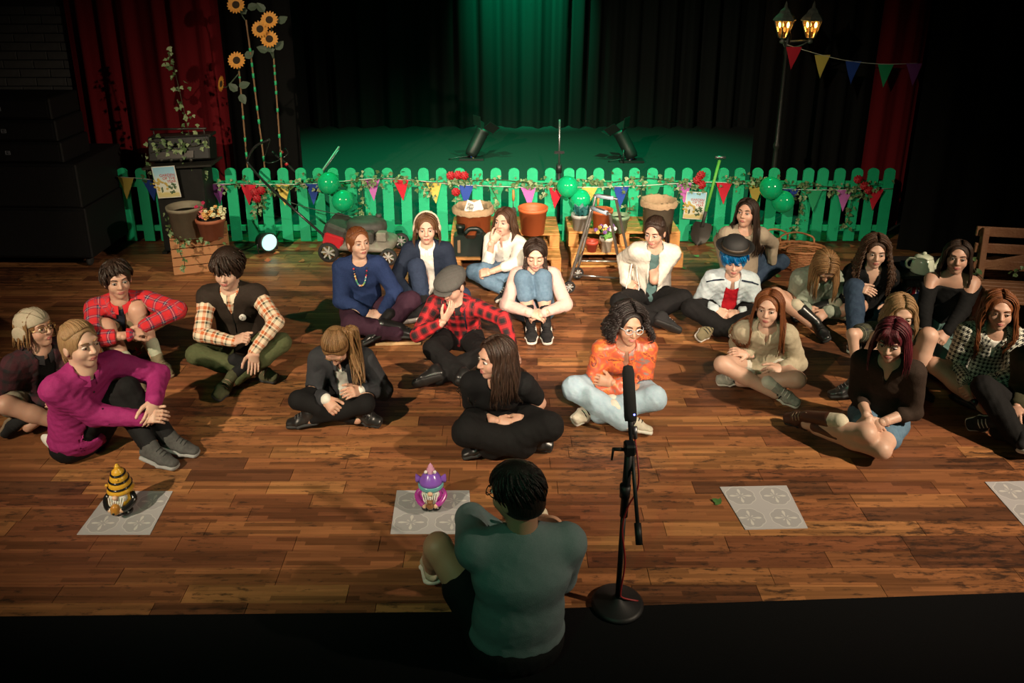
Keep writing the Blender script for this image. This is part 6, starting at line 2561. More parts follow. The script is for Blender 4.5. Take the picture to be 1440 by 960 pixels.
            sfh.net(hair_cap(H, hair.get('t', .008), low=hair.get('low', -.06), fr=(.066, .076, .116)), .0072)
            r = np.random.RandomState(seed)
            mb = MB()
            for i in range(90):
                a = -1.8 + 3.6 * i / 89
                pts = []
                for q_ in np.linspace(0, 1, 6):
                    th = math.radians(60 * (1 - q_) + 30 * q_)
                    x = .079 * math.sin(a) * (1 - q_ * .75) * (1 if abs(a) < 1.5 else 1)
                    y_ = (.06 * math.cos(a)) * (1 - q_) - .098 * q_
                    rr = np.array([x, y_ + .014, 0])
                    n2 = (x / .083) ** 2 + ((y_ + .014) / .103) ** 2
                    z = .032 + .090 * math.sqrt(max(0, 1 - min(n2, 1))) if n2 < 1 else .03
                    z = z if q_ < .8 else z * (1 - (q_ - .8) * 3)
                    pts.append(H.P(x, y_, z))
                lock_tube(mb, catmull(np.array(pts) + H.u * r.uniform(-.002, .004), 2), .006 * H.s * r.uniform(.7, 1.2), .5, 5)
            sfh.mb(mb)
        for pth in hair.get('tails', []):
            path = [H.P(*p) if abs(p[0]) < 5 else G(*p) for p in pth['path']]
            if pth.get('push', True) and len(path) > 2:
                pp = np.array(path)
                pp[1:] = push_out(pp[1:].copy(), bops, pth.get('sp', .025) * .7)
                path = pp
            sfh.mb(bunch(path, pth.get('n', 26), pth.get('sp', .025), seed + 3, pth.get('w', .009), pth.get('wave', .008), pth.get('tip', .6)))
        for side in hair.get('braids', []):
            mb = MB()
            p0 = H.P(side * .066, -.01, -.03)
            p1 = H.P(side * .072, .012, -.085)
            p2 = Nk + l * side * .075 * s - u * .04 * s + f * .06 * s
            p3 = Nk + l * side * .080 * s - u * .20 * s + f * .12 * s
            C = catmull([p0, p1, p2, p3], 6)
            C[6:] = push_out(C[6:].copy(), bops, .016)
            for i, c in enumerate(C):
                d_ = unit(C[min(i + 1, len(C) - 1)] - C[max(i - 1, 0)])
                for q_ in (-1, 1):
                    mb.ball(c + l * q_ * .008 + d_ * (.004 * q_), (.0125, .0125, .017), 8, 6, rot_to(d_ + l * q_ * -.5))
            sfh.mb(mb)
        sfh.build('hair', hair['m'], t)
    if extra:
        extra(ctx)
    return ctx


def glasses(ctx, m):
    H = ctx['H']
    mb = MB()
    for sx in (-1, 1):
        a = np.linspace(0, 2 * math.pi, 15)[:-1]
        pts = [H.P(sx * .032 + .021 * math.cos(q) * (1 + .1 * abs(math.cos(q))), .1005 - abs(.021 * math.cos(q)) * .12, .004 + .0175 * math.sin(q)) for q in a]
        mb.tube(pts, .0021 * H.s, 6, 0, closed=True)
        mb.tube([H.P(sx * .053, .098, .009), H.P(sx * .073, .055, .010), H.P(sx * .080, .0, .010), H.P(sx * .08, -.015, -.004)], .002 * H.s, 6)
    mb.tube([H.P(-.011, .1, .007), H.P(0, .104, .011), H.P(.011, .1, .007)], .002 * H.s, 6)
    g = mb.build('glasses', m, ctx['t'])
    return g
# ================================================================== THE PEOPLE
BLK = cloth('cloth_black', (0.0045, 0.0045, 0.005), (0.007, 0.007, 0.0075))
BLKT = cloth('cloth_black_trousers', (0.0050, 0.0048, 0.005), (0.008, 0.0075, 0.008))
WHT = cloth('cloth_white', (0.72, 0.70, 0.64), (0.62, 0.60, 0.55))
JEAN = cloth('denim_blue', (0.07, 0.13, 0.20), (0.12, 0.20, 0.28), scale=40)
JEANL = cloth('denim_pale', (0.26, 0.37, 0.46), (0.36, 0.47, 0.55), scale=22)
JEAND = cloth('denim_dark', (0.018, 0.032, 0.062), (0.035, 0.06, 0.10), scale=30)
JEANJ = cloth('denim_jacket_pale', (0.50, 0.56, 0.58), (0.36, 0.44, 0.48), scale=28)
NAVY = cloth('navy_wool', (0.010, 0.016, 0.032), (0.014, 0.022, 0.042))
NAVYT = cloth('navy_trousers', (0.017, 0.027, 0.055), (0.024, 0.038, 0.075))
LEATHER = mat('black_leather', (0.012, 0.012, 0.012), 0.32)
BLEATHER = mat('brown_leather', (0.055, 0.022, 0.014), 0.35)
CANV = cloth('black_canvas', (0.014, 0.014, 0.015), (0.02, 0.02, 0.021))
SOLEW = mat('sole_white', (0.55, 0.53, 0.47), 0.7)
SOLEB = mat('sole_black', (0.012, 0.012, 0.012), 0.7)
SOLET = mat('sole_tan', (0.22, 0.16, 0.10), 0.7)
LACEW = mat('lace_white', (0.6, 0.58, 0.52), 0.8)
SOCKB = cloth('sock_black', (0.012, 0.012, 0.013))
SOCKW = cloth('sock_white', (0.58, 0.56, 0.48))
SOCKC = cloth('sock_cream', (0.56, 0.50, 0.38))
GLS = mat('spectacle_frame_clear', (0.45, 0.52, 0.55), 0.2, 0.3)
GLD = mat('spectacle_frame_dark', (0.02, 0.02, 0.02), 0.25)
GOLDW = mat('spectacle_frame_gold', (0.55, 0.38, 0.14), 0.25, 0.9)

H_DKBR = hair_mat('hair_dark_brown', (0.012, 0.007, 0.005), (0.040, 0.022, 0.014))
H_BLACK = hair_mat('hair_black', (0.006, 0.005, 0.005), (0.020, 0.014, 0.012))
H_BROWN = hair_mat('hair_brown', (0.045, 0.020, 0.010), (0.13, 0.062, 0.028))
H_LBROWN = hair_mat('hair_light_brown', (0.11, 0.055, 0.022), (0.28, 0.155, 0.066))
H_GINGER = hair_mat('hair_auburn', (0.085, 0.024, 0.009), (0.20, 0.068, 0.022))
H_SANDY = hair_mat('hair_sandy', (0.17, 0.095, 0.043), (0.34, 0.205, 0.10))
H_BLUE = hair_mat('hair_blue_wig', (0.0, 0.035, 0.16), (0.0, 0.19, 0.46), 0.3)
H_PLUM = hair_mat('hair_plum', (0.025, 0.004, 0.007), (0.12, 0.014, 0.022))
H_MID = hair_mat('hair_mid_brown', (0.03, 0.014, 0.008), (0.085, 0.042, 0.022))

DK, RD = (0.012, 0.006, 0.008), (0.42, 0.012, 0.018)
P_CAP = plaid('check_dark_maroon', .085, [(0, (.05, .006, .012)), (.45, (.008, .006, .008)), (.75, (.035, .006, .010))], [(0, (.045, .006, .012)), (.5, (.008, .006, .008)), (.8, (.02, .01, .012))])
P_RED = plaid('tartan_red', .082, [(0, (.52, .012, .018)), (.40, (.03, .025, .07)), (.56, (.62, .50, .46)), (.60, (.03, .025, .07)), (.74, (.52, .012, .018))],
              [(0, (.52, .012, .018)), (.46, (.03, .022, .06)), (.62, (.55, .42, .40)), (.655, (.03, .022, .06)), (.78, (.52, .012, .018))])
P_ORG = plaid('check_orange_cream', .080, [(0, (.66, .56, .42)), (.26, (.48, .11, .03)), (.54, (.66, .56, .42)), (.66, (.02, .03, .018)), (.84, (.60, .48, .34))],
              [(0, (.66, .56, .42)), (.22, (.50, .12, .03)), (.52, (.64, .54, .40)), (.62, (.02, .03, .02)), (.82, (.62, .52, .38))])
P_BUF = plaid('check_red_black', .088, [(0, (.52, .012, .018)), (.30, (.16, .006, .010)), (.45, (.008, .005, .006)), (.85, (.16, .006, .010))], [(0, (.55, .014, .02)), (.32, (.14, .006, .01)), (.46, (.010, .006, .007)), (.86, (.14, .006, .01))], .5)
P_GRN = plaid('check_green_black', .06, [(0, (.05, .055, .028)), (.45, (.012, .014, .012)), (.80, (.20, .20, .13)), (.86, (.012, .014, .012))], [(0, (.05, .05, .026)), (.5, (.012, .013, .012)), (.85, (.18, .17, .11)), (.9, (.012, .012, .01))])
HOUND = houndstooth('houndstooth_black_white', .034, (0.012, 0.012, 0.012), (0.60, 0.60, 0.52))

SNK_BLK = dict(m=CANV, sole=SOLEW, lace=LACEW)
BOOT_BLK = dict(m=LEATHER, sole=SOLEB, kind='boot', lace=SOLEB)
SHOE_BLK = dict(m=LEATHER, sole=SOLEB, lace=mat('lace_grey', (.06, .06, .06), .8))

# ---- extras shared by several people


def front_surface(ctx, a, b, start=.3):
    """Point on the clothing in front of chest coordinates a (left) and b (down from the neck)."""
    c = ctx['Nk'] + ctx['l'] * a - ctx['u'] * b
    dd = np.linspace(-.02, start, 90)
    pp = c + ctx['f'][None, :] * dd[:, None]
    dv = eval_pts(ctx['ops'], pp)
    i = np.where(dv < 0)[0]
    return pp[i[-1]] if len(i) else c + ctx['f'] * .1


def x_cap(ctx):                                   # pale deerstalker-like cap and glasses
    H, t = ctx['H'], ctx['t']
    m = cloth('cap_linen', (.42, .36, .27), (.34, .29, .21), scale=80)
    ops = [(H.E((0, -.016, .045), (.090, .108, .085)), 'u', 0), (Half(H.P(0, 0, .026), -H.u + H.f * .12), 's', .01)]
    c = Surf().net(ops, .007).build('cap', m, t)
    Surf().net([(H.E((-.088, -.03, -.002), (.014, .058, .055)), 'u', 0)], .007).build('ear_flap', m, c)
    Surf().net([(H.E((.088, -.03, -.002), (.014, .058, .055)), 'u', 0)], .007).build('ear_flap', m, c)
    mb = MB()
    for a in (-.5, 0, .5):
        pts = [H.P(.092 * math.sin(a) * math.sin(q) * 1, -.016 + .111 * math.cos(q), .045 + .088 * math.sin(q) * math.cos(a)) for q in np.linspace(.2, 2.9, 9)]
        mb.tube(pts, .0022, 5)
    mb.build('seam', cloth('cap_seam', (.25, .21, .15)), c)
    glasses(ctx, GOLDW)


def x_watch(ctx):
    w, e = ctx['W']['L'], ctx['EL']['L']
    d = unit(w - e)
    MB().lathe([(.030, -.008), (.033, -.008), (.033, .008), (.030, .008)], w - d * .012, 14, rot_to(d)).build('watch', LEATHER, ctx['t'])
    q = ctx['P'] - ctx['l0'] * .155 - ctx['f0'] * .02 + V3(0, 0, .045)
    Surf().net([(Ell(q, (.032, .115, .045), np.stack([ctx['l0'], unit(ctx['f0'] + V3(0, 0, .35)), V3(0, 0, 1)], 1)), 'u', 0)], .008, 0, .003, 4).build('shirt_tail', WHT, ctx['t'])


def x_vest(ctx):
    p = front_surface(ctx, .075, .19)
    R = rot_to(ctx['f'] * 1 + ctx['u'] * .25)
    b = MB().lathe([(.0, 0.002), (.026, 0.002), (.028, .005), (.026, .008), (0, .009)], p, 20, R).build('badge', mat('badge_white', (.6, .58, .54), .4), ctx['t'])
    mb = MB()
    for a in range(3):
        q = a * 2.09
        mb.tube([p + R @ V3(0, 0, .010), p + R @ V3(.018 * math.cos(q), .018 * math.sin(q), .010)], .0018, 5)
    mb.build('emblem', mat('ink_dark', (.03, .03, .03), .5), b)
    mb = MB()
    pts = [front_surface(ctx, .006, q) + ctx['f'] * .002 for q in (.10, .16, .22, .28, .34)]
    mb.tube(pts, .004, 6)
    mb.build('zip', mat('zip_dark', (.02, .02, .02), .3, .6), ctx['top'])


def x_beads(ctx):
    cols = [(.5, .03, .03), (.05, .25, .3), (.6, .5, .2), (.03, .03, .03), (.6, .55, .5), (.1, .3, .12), (.5, .2, .05)]
    ms = [mat('bead_%d' % i, c, .3) for i, c in enumerate(cols)]
    n = 30
    neck = empty_part('necklace', ctx['t'])
    for i in range(n):
        a = math.pi * (.5 + 1.0 * i / (n - 1))
        x = .064 * math.cos(a - math.pi)
        k = (i / (n - 1) - .5) * 2
        p = front_surface(ctx, .062 * k * (1.1 - .25 * abs(k)), .175 - .16 * abs(k) ** 2.2) + ctx['f'] * .008
        MB().ball(p, .0068 if i % 3 else .0085, 8, 6).build('bead', ms[(i * 3 + i // 4) % 7], neck)


def empty_part(name, parent):
    o = bpy.data.objects.new(name, None)
    COL.objects.link(o)
    o.parent = parent
    o['_w'] = tuple(parent['_w'])
    return o


def x_earmuffs(ctx):                              # cream padded head band with ear pads
    H, t = ctx['H'], ctx['t']
    m = cloth('cream_felt', (.52, .47, .38), (.44, .39, .31))
    a = np.linspace(-.12, math.pi + .12, 17)
    mb = MB().tube([H.P(.096 * math.cos(q), -.035, .026 + .108 * math.sin(q)) for q in a], .013 * H.s, 8, flat=.7)
    b = mb.build('head_band', m, t)
    for sx in (-1, 1):
        Surf().net([(H.E((sx * .094, -.03, -.004), (.020, .036, .042)), 'u', 0)], .007).build('ear_pad', m, b)


def x_flatcap(ctx):
    H, t = ctx['H'], ctx['t']
    m = cloth('flat_cap_tweed', (.055, .054, .050), (.085, .083, .078), scale=160)
    ops = [(H.E((0, -.008, .066), (.098, .123, .066)), 'u', 0), (H.E((0, .055, .066), (.088, .085, .042)), 'u', .03),
           (Half(H.P(0, 0, .030), -H.u + H.f * .10), 's', .01)]
    c = Surf().net(ops, .007, 0, .002, 5).build('flat_cap', m, t)
    Surf().net([(H.E((0, .118, .042), (.074, .052, .010)), 'u', 0)], .0065).build('peak', m, c)
    # braces
    mb = MB()
    for sg in (-1, 1):
        pts = [front_surface(ctx, sg * .085, q) + ctx['f'] * .003 for q in (.06, .12, .2, .28, .36)]
        sh = ctx['Nk'] + ctx['l'] * sg * .09 + ctx['u'] * .012
        bk = ctx['Nk'] + ctx['l'] * sg * .085 - ctx['u'] * .10 - ctx['f'] * .13
        mb.tube(catmull([bk, sh] + pts, 3), .017, 6, flat=.22, up=ctx['l'])
    mb.build('braces', NAVY, t)


def x_bowler(ctx):
    H, t = ctx['H'], ctx['t']
    m = mat('bowler_felt', (.012, .012, .012), .7)
    R = np.stack([H.l, H.f, H.u], 1)
    prof = [(.0, .150), (.03, .148), (.06, .136), (.080, .112), (.088, .085), (.090, .060)]
    c = MB().lathe(prof[::-1], H.P(0, -.016, .036), 28, R * 1.16, sx=1.0, sy=1.12).build('bowler_hat', m, t)
    brim = [(.088, .056), (.118, .060), (.130, .070), (.134, .076), (.130, .078), (.117, .069), (.088, .064)]
    MB().lathe(brim, H.P(0, -.016, .036), 32, R * 1.16, sx=.98, sy=1.12, cap0=False, cap1=False).build('brim', m, c)
    MB().lathe([(.0905, .064), (.0925, .064), (.0925, .086), (.0905, .086)], H.P(0, -.016, .036), 28, R * 1.16, sy=1.12, cap0=False, cap1=False).build('ribbon', mat('ribbon_brown', (.05, .035, .022), .5), c)
    # red apron bib over the dark shirt, navy tape on the shoulders
    mb = MB()
    for sg in (-1, 1):
        a = ctx['SH']['L' if sg > 0 else 'R'] + ctx['u'] * .066
        mb.tube([a - ctx['l'] * sg * .085 + ctx['f'] * .055, a + ctx['f'] * .060 - ctx['u'] * .01, a + ctx['l'] * sg * .05 + ctx['f'] * .052 - ctx['u'] * .04], .016, 6, flat=.4)
    mb.build('shoulder_tape', NAVY, ctx['top'])


def x_cord(ctx):
    a = ctx['W']['R'] + V3(0.02, -.03, .02)
    pts = catmull([a + V3(0.02, 0, .16), a + V3(.0, -.02, .05), a + V3(-.02, -.02, -.07), a + V3(.04, -.03, -.13), a + V3(.09, -.02, -.06), a + V3(.07, 0, .05), a + V3(.06, .0, .18)], 5)
    MB().tube(pts, .0055, 6).build('cord', mat('cord_white', (.62, .62, .58), .6), ctx['t'])


def x_bands(ctx):
    w, e = ctx['W']['R'], ctx['EL']['R']
    d = unit(w - e)
    mb = MB()
    for q in (.012, .022):
        mb.lathe([(.026, -.003), (.029, -.003), (.029, .003), (.026, .003)], w - d * q, 12, rot_to(d))
    mb.build('wrist_bands', mat('band_dark', (.05, .012, .012), .6), ctx['t'])


def T(m, **k):
    return dict(m=m, **k)


# ---- back left group
person('person in pale linen cap, glasses and dark maroon checked shirt at far left', (50, 462), yaw=55, hyaw=72, hpitch=2, lean=.10, male=True, skin=SK_FAIR,
       Rh=(60, 566, .2), Re=(26, 560, .25), Lh=(90, 560, .25), Rk=(52, 582, .17), Lk=(110, 545, .25), Rf=(98, 600), Lf=(40, 600), Rt=(125, 595), Lt=(32, 610),
       inner=T(BLK, sl=.4, name='t_shirt'), top=T(P_CAP, name='checked_shirt', open=(.05, .07), collar=P_CAP), bot=T(cloth('shorts_beige', (.30, .26, .19)), len=.72, name='shorts', th=.018),
       shoes=dict(m=CANV, sole=SOLET), hair=dict(st='long', m=H_LBROWN, len=.13, n=50, w=.010), extra=x_cap, seed=11)
person('person in magenta shirt with arms round raised knees', (113, 484), yaw=58, hyaw=62, hpitch=8, lean=.14, male=True, skin=SK_PALE, s=1.08,
       Rh=(198, 588, .32), Re=(140, 592, .30), Lh=(217, 562, .40), Le=(212, 530, .45), Rk=(190, 540, .46), Lk=(208, 548, .45), Rf=(214, 636, .085), Lf=(240, 622, .085), Rt=(272, 656), Lt=(290, 634),
       Rhd=(226, 582, .36), Lhd=(212, 590, .32),
       inner=T(WHT, sl=0, name='undershirt'), top=T(cloth('magenta_cotton', (.30, .022, .135), (.23, .016, .105), rough=.75), name='shirt', collar=cloth('magenta_cotton', (.30, .022, .135)), buttons=BLK, fold=.007),
       bot=T(BLKT, th=.007), shoes=dict(m=cloth('boot_grey', (.055, .055, .055), (.085, .083, .08)), sole=mat('sole_grey', (.25, .25, .25), .8), lace=mat('lace_dark', (.012, .012, .012), .8)), socks=T(SOCKB, h=.12),
       hair=dict(st='back', m=H_SANDY, tails=[dict(path=[(0, -.10, .02), (0, -.135, -.02), (-.01, -.135, -.09), (-.01, -.10, -.15)], n=34, sp=.030, push=False)]), extra=x_watch, seed=12)
person('person in red tartan shirt and beige shorts with bare knees drawn up', (165, 394), yaw=22, hyaw=34, hpitch=10, lean=.15, male=True, skin=SK_FAIR, smile=True, s=1.04,
       Rh=(180, 471, .42), Re=(134, 462, .42), Lh=(203, 458, .44), Le=(234, 437, .48), Rk=(148, 458, .43), Lk=(208, 455, .44), Rf=(186, 530, .085), Lf=(222, 508, .085), Rt=(200, 556), Lt=(248, 532),
       Rhd=(205, 462, .42), Lhd=(188, 474, .38), Lc=.9, Rc=.9,
       inner=T(cloth('navy_tee', (.02, .024, .04)), sl=.3, name='t_shirt'), top=T(P_RED, name='tartan_shirt', open=(.035, .05), collar=P_RED, fold=.007), bot=T(cloth('shorts_khaki', (.17, .13, .075)), len=.70, name='shorts', th=.02),
       shoes=dict(m=cloth('boot_suede', (.20, .16, .10)), sole=SOLET, lace=SOLET), socks=T(cloth('sock_sage', (.42, .44, .33)), h=.11), hair=dict(st='short', m=H_DKBR, n=190, fl=.02, top=.012), seed=13, bh=.009)
person('person in brown padded vest over orange checked shirt with olive trousers', (320, 380), yaw=3, hyaw=0, hpitch=16, lean=.16, male=True, skin=SK_PALE, smile=True, s=1.06, lg=.40,
       Rh=(328, 480, .33), Re=(290, 470, .36), Lh=(357, 494, .28), Le=(377, 474, .36), Rk=(272, 506, .24), Lk=(384, 500, .24), Lf=(328, 536, .085), Rf=(356, 524, .08), Lt=(296, 576), Rt=(394, 538),
       Rhd=(345, 470, .40), Lhd=(364, 524, .2), Rc=1.1, Lc=.3, inner=T(P_ORG, name='checked_shirt', collar=P_ORG, fold=.007, th=.012, neck=(.056, .012)),
       top=T(cloth('vest_brown', (.022, .015, .011), (.03, .021, .016)), sl=.12, sth=.0, name='vest', v=(.055, .16), th=.024), bot=T(cloth('trousers_olive', (.058, .066, .028), (.078, .088, .040))),
       shoes=dict(m=cloth('shoe_olive', (.075, .075, .04), (.055, .055, .028)), sole=SOLEB, lace=SOLET), socks=T(SOCKB, h=.13), hair=dict(st='short', m=H_DKBR, n=230, top=.018, t=.018, lift=.014, fl=.10, bangs=9), extra=x_vest, seed=14)
person('person in charcoal blazer and black tights bending the head low', (473, 486), hz=.56, yaw=-2, hyaw=-4, hpitch=52, lean=.22, skin=SK_FAIR,
       Rh=(458, 561, .24), Re=(444, 548, .3), Lh=(508, 550, .26), Le=(526, 540, .3), Rk=(421, 568, .22), Lk=(518, 568, .22), Lf=(436, 589, .075), Rf=(502, 589, .075), Lt=(396, 594), Rt=(528, 598),
       Rhd=(472, 580, .18), Rc=.9, inner=T(WHT, name='blouse', sl=2.05, th=.008, v=(.04, .06), neck=(.06, .04)), top=T(cloth('blazer_charcoal', (.028, .029, .034), (.036, .037, .043)), sl=1.88, name='blazer', open=(.038, .040), collar=cloth('blazer_charcoal', (.028, .029, .034)), th=.022),
       bot=T(cloth('tights_black', (.007, .0065, .007)), th=.004, fold=.001, name='tights'), shoes=SHOE_BLK,
       hair=dict(st='back', m=H_LBROWN, tails=[dict(path=[(.055, -.075, .035), (.085, -.09, .055), (498, 492, .52), (503, 520, .40), (506, 545, .32)], n=80, sp=.050, w=.010, tip=.8, wave=.018)]), seed=15)

# ---- back middle group
person('person in blue jumper, bead necklace and plum trousers beside the lawn mower', (504, 342), yaw=12, hyaw=32, hpitch=2, lean=.08, skin=SK_PALE,
       Rh=(515, 440, .2), Re=(474, 418, .3), Lh=(537, 440, .2), Le=(546, 416, .3), Rk=(489, 455, .19), Lk=(573, 447, .2), Rf=(563, 468, .07), Lf=(532, 470, .07), Rt=(606, 468), Lt=(512, 480),
       Rhd=(538, 448, .16), Lhd=(520, 450, .15), Lc=.7, Rc=.7, top=T(cloth('jumper_blue', (.012, .025, .082), (.020, .038, .115), scale=110), name='jumper', th=.02, sl=1.9, neck=(.062, .028), fold=.006),
       bot=T(cloth('trousers_plum', (.032, .012, .024), (.042, .016, .03)), th=.02, flare=.02), shoes=BOOT_BLK, hair=dict(st='back', m=H_GINGER), extra=x_beads, seed=16)
person('person in navy cardigan and white blouse wearing a cream earmuff band', (600, 322), yaw=0, hyaw=3, hpitch=8, lean=.08, skin=SK_PALE,
       Rh=(578, 418, .22), Re=(556, 396, .3), Lh=(640, 418, .2), Le=(636, 395, .3), Rk=(588, 384, .44), Lk=(640, 425, .2), Rf=(598, 440, .085), Lf=(590, 446, .07), Rt=(607, 462), Lt=(565, 450), Rhd=(586, 432, .14),
       inner=T(WHT, name='blouse', collar=WHT, neck=(.055, .02), sl=1.0), top=T(NAVY, name='cardigan', open=(.052, .06), neck=(.07, .05)), bot=T(NAVYT, th=.016), shoes=SNK_BLK, socks=T(SOCKB, h=.1),
       hair=dict(st='long', m=H_BROWN, len=.17, n=70, fwd=.01, a0=60), extra=x_earmuffs, seed=17)
person('person in flat cap, red and black checked shirt and braces, hand over mouth', (636, 402), hz=.61, yaw=-12, hyaw=-28, hpitch=30, hroll=0, lean=.17, male=True, skin=SK_PALE,
       Rh=(623, 452, .38), Re=(615, 482, .28), Lh=(722, 492, .2), Le=(708, 462, .34), Rk=(588, 502, .24), Lk=(732, 510, .22), Rf=(654, 536, .075), Lf=(612, 530, .075), Rt=(678, 543), Lt=(590, 536),
       Rhd=(636, 428, .50), Rn='face', Rc=.25, top=T(P_BUF, name='checked_shirt', sl=1.8, collar=P_BUF, fold=.006), bot=T(BLKT, th=.018, flare=.015), shoes=SHOE_BLK, hair=dict(st='short', m=H_DKBR, n=40, fl=0, fringe=False, t=.004, lift=.0, top=0), extra=x_flatcap, seed=18)
person('person in white shirt and jeans with hand at mouth by the orange planter', (709, 312), yaw=-25, hyaw=-25, hpitch=6, lean=.08, skin=SK_PALE,
       Rh=(692, 340, .49), Re=(689, 368, .36), Lh=(690, 382, .26), Le=(728, 375, .32), Rk=(664, 392, .20), Lk=(690, 405, .19), Rf=(716, 412, .07), Lf=(738, 404, .07), Rt=(700, 420), Lt=(755, 402),
       Rhd=(704, 328, .56), Rn='face', Rc=1.0, Lhd=(676, 384, .24), Lc=1.0, top=T(WHT, name='shirt', sl=1.45, collar=WHT, v=(.03, .07), fold=.006, buttons=LACEW), bot=T(JEAN, th=.016), shoes=SNK_BLK,
       hair=dict(st='long', m=H_MID, len=.2, n=80, wave=.008, a0=55), seed=19)
person('person in pale pink top and dungarees hugging both knees', (753, 358), hz=.65, yaw=0, hyaw=-2, hpitch=22, lean=.12, skin=SK_PALE, closed=True,
       Rh=(746, 440, .26), Re=(722, 415, .34), Lh=(764, 440, .26), Le=(786, 415, .34), Rk=(741, 406, .44), Lk=(765, 406, .44), Rf=(746, 460, .085), Lf=(768, 460, .085), Rt=(748, 492), Lt=(771, 493),
       Rhd=(772, 448, .20), Lhd=(744, 446, .20), Lc=.5, Rc=.5, top=T(cloth('pink_jersey', (.60, .41, .37), (.54, .36, .32)), name='top', sl=1.95, th=.010), bot=T(JEAN, len=1.35, th=.016, name='dungarees'),
       shoes=dict(m=CANV, sole=SOLEW, lace=CANV, stripe=LACEW), socks=T(SOCKB, h=.13), hair=dict(st='long', m=H_DKBR, len=.025, n=70, a0=58, w=.009, spread=0, braids=(-1, 1)), seed=20)

# ---- front middle
person('person in black t-shirt and black trousers, hands clasped, looking left', (697, 503), yaw=0, hyaw=-62, hpitch=14, lean=.16, skin=SK_FAIR, s=1.03, wide=1.05,
       Rh=(698, 592, .22), Re=(656, 572, .28), Lh=(738, 588, .22), Le=(768, 562, .28), Rk=(652, 602, .22), Lk=(772, 596, .22), Rf=(742, 626, .075), Lf=(684, 628, .075), Rt=(766, 634), Lt=(660, 636),
       Rhd=(722, 598, .17), Lhd=(712, 600, .16), Rc=.75, Lc=.75, top=T(BLK, name='t_shirt', sl=.62, sth=.012, bust=1, fold=.005), bust=1.0, bot=T(BLKT, th=.030, flare=.02), shoes=SHOE_BLK,
       hair=dict(st='long', m=H_DKBR, len=.30, n=120, wave=.007, a0=50, fwd=.02), seed=21)



def satin_print(name):
    m = bpy.data.materials.new(name)
    m.use_nodes = True
    nt = m.node_tree
    b = nt.nodes['Principled BSDF']
    b.inputs['Roughness'].default_value = 0.38
    tc = N(nt, 'ShaderNodeTexCoord')
    n = N(nt, 'ShaderNodeTexNoise')
    n.inputs['Scale'].default_value = 11
    n.inputs['Detail'].default_value = 3
    n.inputs['Distortion'].default_value = 1.6
    nt.links.new(tc.outputs['Object'], n.inputs['Vector'])
    r = N(nt, 'ShaderNodeValToRGB')
    e = r.color_ramp.elements
    e[0].position, e[0].color = 0.0, (.16, .10, .09, 1)
    e[1].position, e[1].color = 1.0, (.30, .05, .03, 1)
    for p, c in ((.36, (.20, .13, .11, 1)), (.40, (.40, .075, .034, 1)), (.52, (.46, .088, .040, 1)), (.58, (.52, .18, .035, 1)), (.64, (.42, .060, .026, 1)), (.68, (.06, .03, .03, 1)), (.71, (.55, .11, .03, 1))):
        x = e.new(p)
        x.color = c
    nt.links.new(n.outputs['Fac'], r.inputs[0])
    nt.links.new(r.outputs[0], b.inputs['Base Color'])
    return m


SATIN = satin_print('orange_satin_print')
person('person in orange patterned shirt, pale jeans and glasses with folded arms', (884, 457), yaw=0, hyaw=12, hpitch=14, hroll=-6, lean=.14, skin=SK_WARM, s=1.0, smile=True, bust=.9,
       Lh=(862, 538, .27), Le=(913, 530, .30), Rh=(880, 550, .22), Re=(822, 534, .28), Rk=(806, 552, .24), Lk=(932, 555, .24), Rf=(882, 592, .075), Lf=(838, 580, .075), Rt=(938, 606), Lt=(810, 598),
       Lhd=(834, 532, .28), Ln='in', Lc=.35, Rhd=(902, 545, .24),
       top=T(SATIN, name='shirt', v=(.05, .14), sl=1.85, th=.018, fold=.007, collar=SATIN), bot=T(JEANL, th=.024, flare=.022), shoes=dict(m=cloth('trainer_cream', (.52, .48, .40), (.40, .36, .28)), sole=SOLEW, lace=CANV, stripe=CANV), socks=T(SOCKW, h=.11),
       hair=dict(st='long', m=H_BLACK, len=.115, n=170, curl=.010, w=.0085, vol=.030, a0=50, spread=1.6, fr=(.066, .08, .124)), extra=lambda c: glasses(c, GLS), seed=22)
person('person in white jacket and black trousers with fist against nose', (921, 326), yaw=-8, hyaw=-30, hpitch=22, lean=.12, skin=SK_FAIR,
       Rh=(880, 396, .26), Re=(873, 376, .34), Lh=(914, 357, .50), Le=(940, 396, .34), Rk=(850, 417, .22), Lk=(948, 430, .22), Rf=(932, 454, .075), Lf=(898, 446, .075), Rt=(952, 462), Lt=(880, 450),
       Lhd=(909, 342, .62), Ln='face', Lc=1.0, Rhd=(892, 402, .24), Rc=.9, inner=T(cloth('tee_teal', (.055, .115, .115), (.09, .16, .155), scale=14), name='t_shirt', sl=.3), top=T(cloth('jacket_cream', (.60, .57, .50), (.52, .49, .43)), name='jacket', open=(.030, .055), neck=(.07, .03), fold=.007),
       bot=T(BLKT, th=.020), shoes=dict(m=CANV, sole=SOLEB, lace=LACEW), hair=dict(st='back', m=H_DKBR, tails=[dict(path=[(.01, -.10, .0), (.03, -.135, -.02), (.05, -.13, -.10), (.06, -.11, -.20)], n=34, sp=.026, push=False)]), extra=x_cord, seed=23)
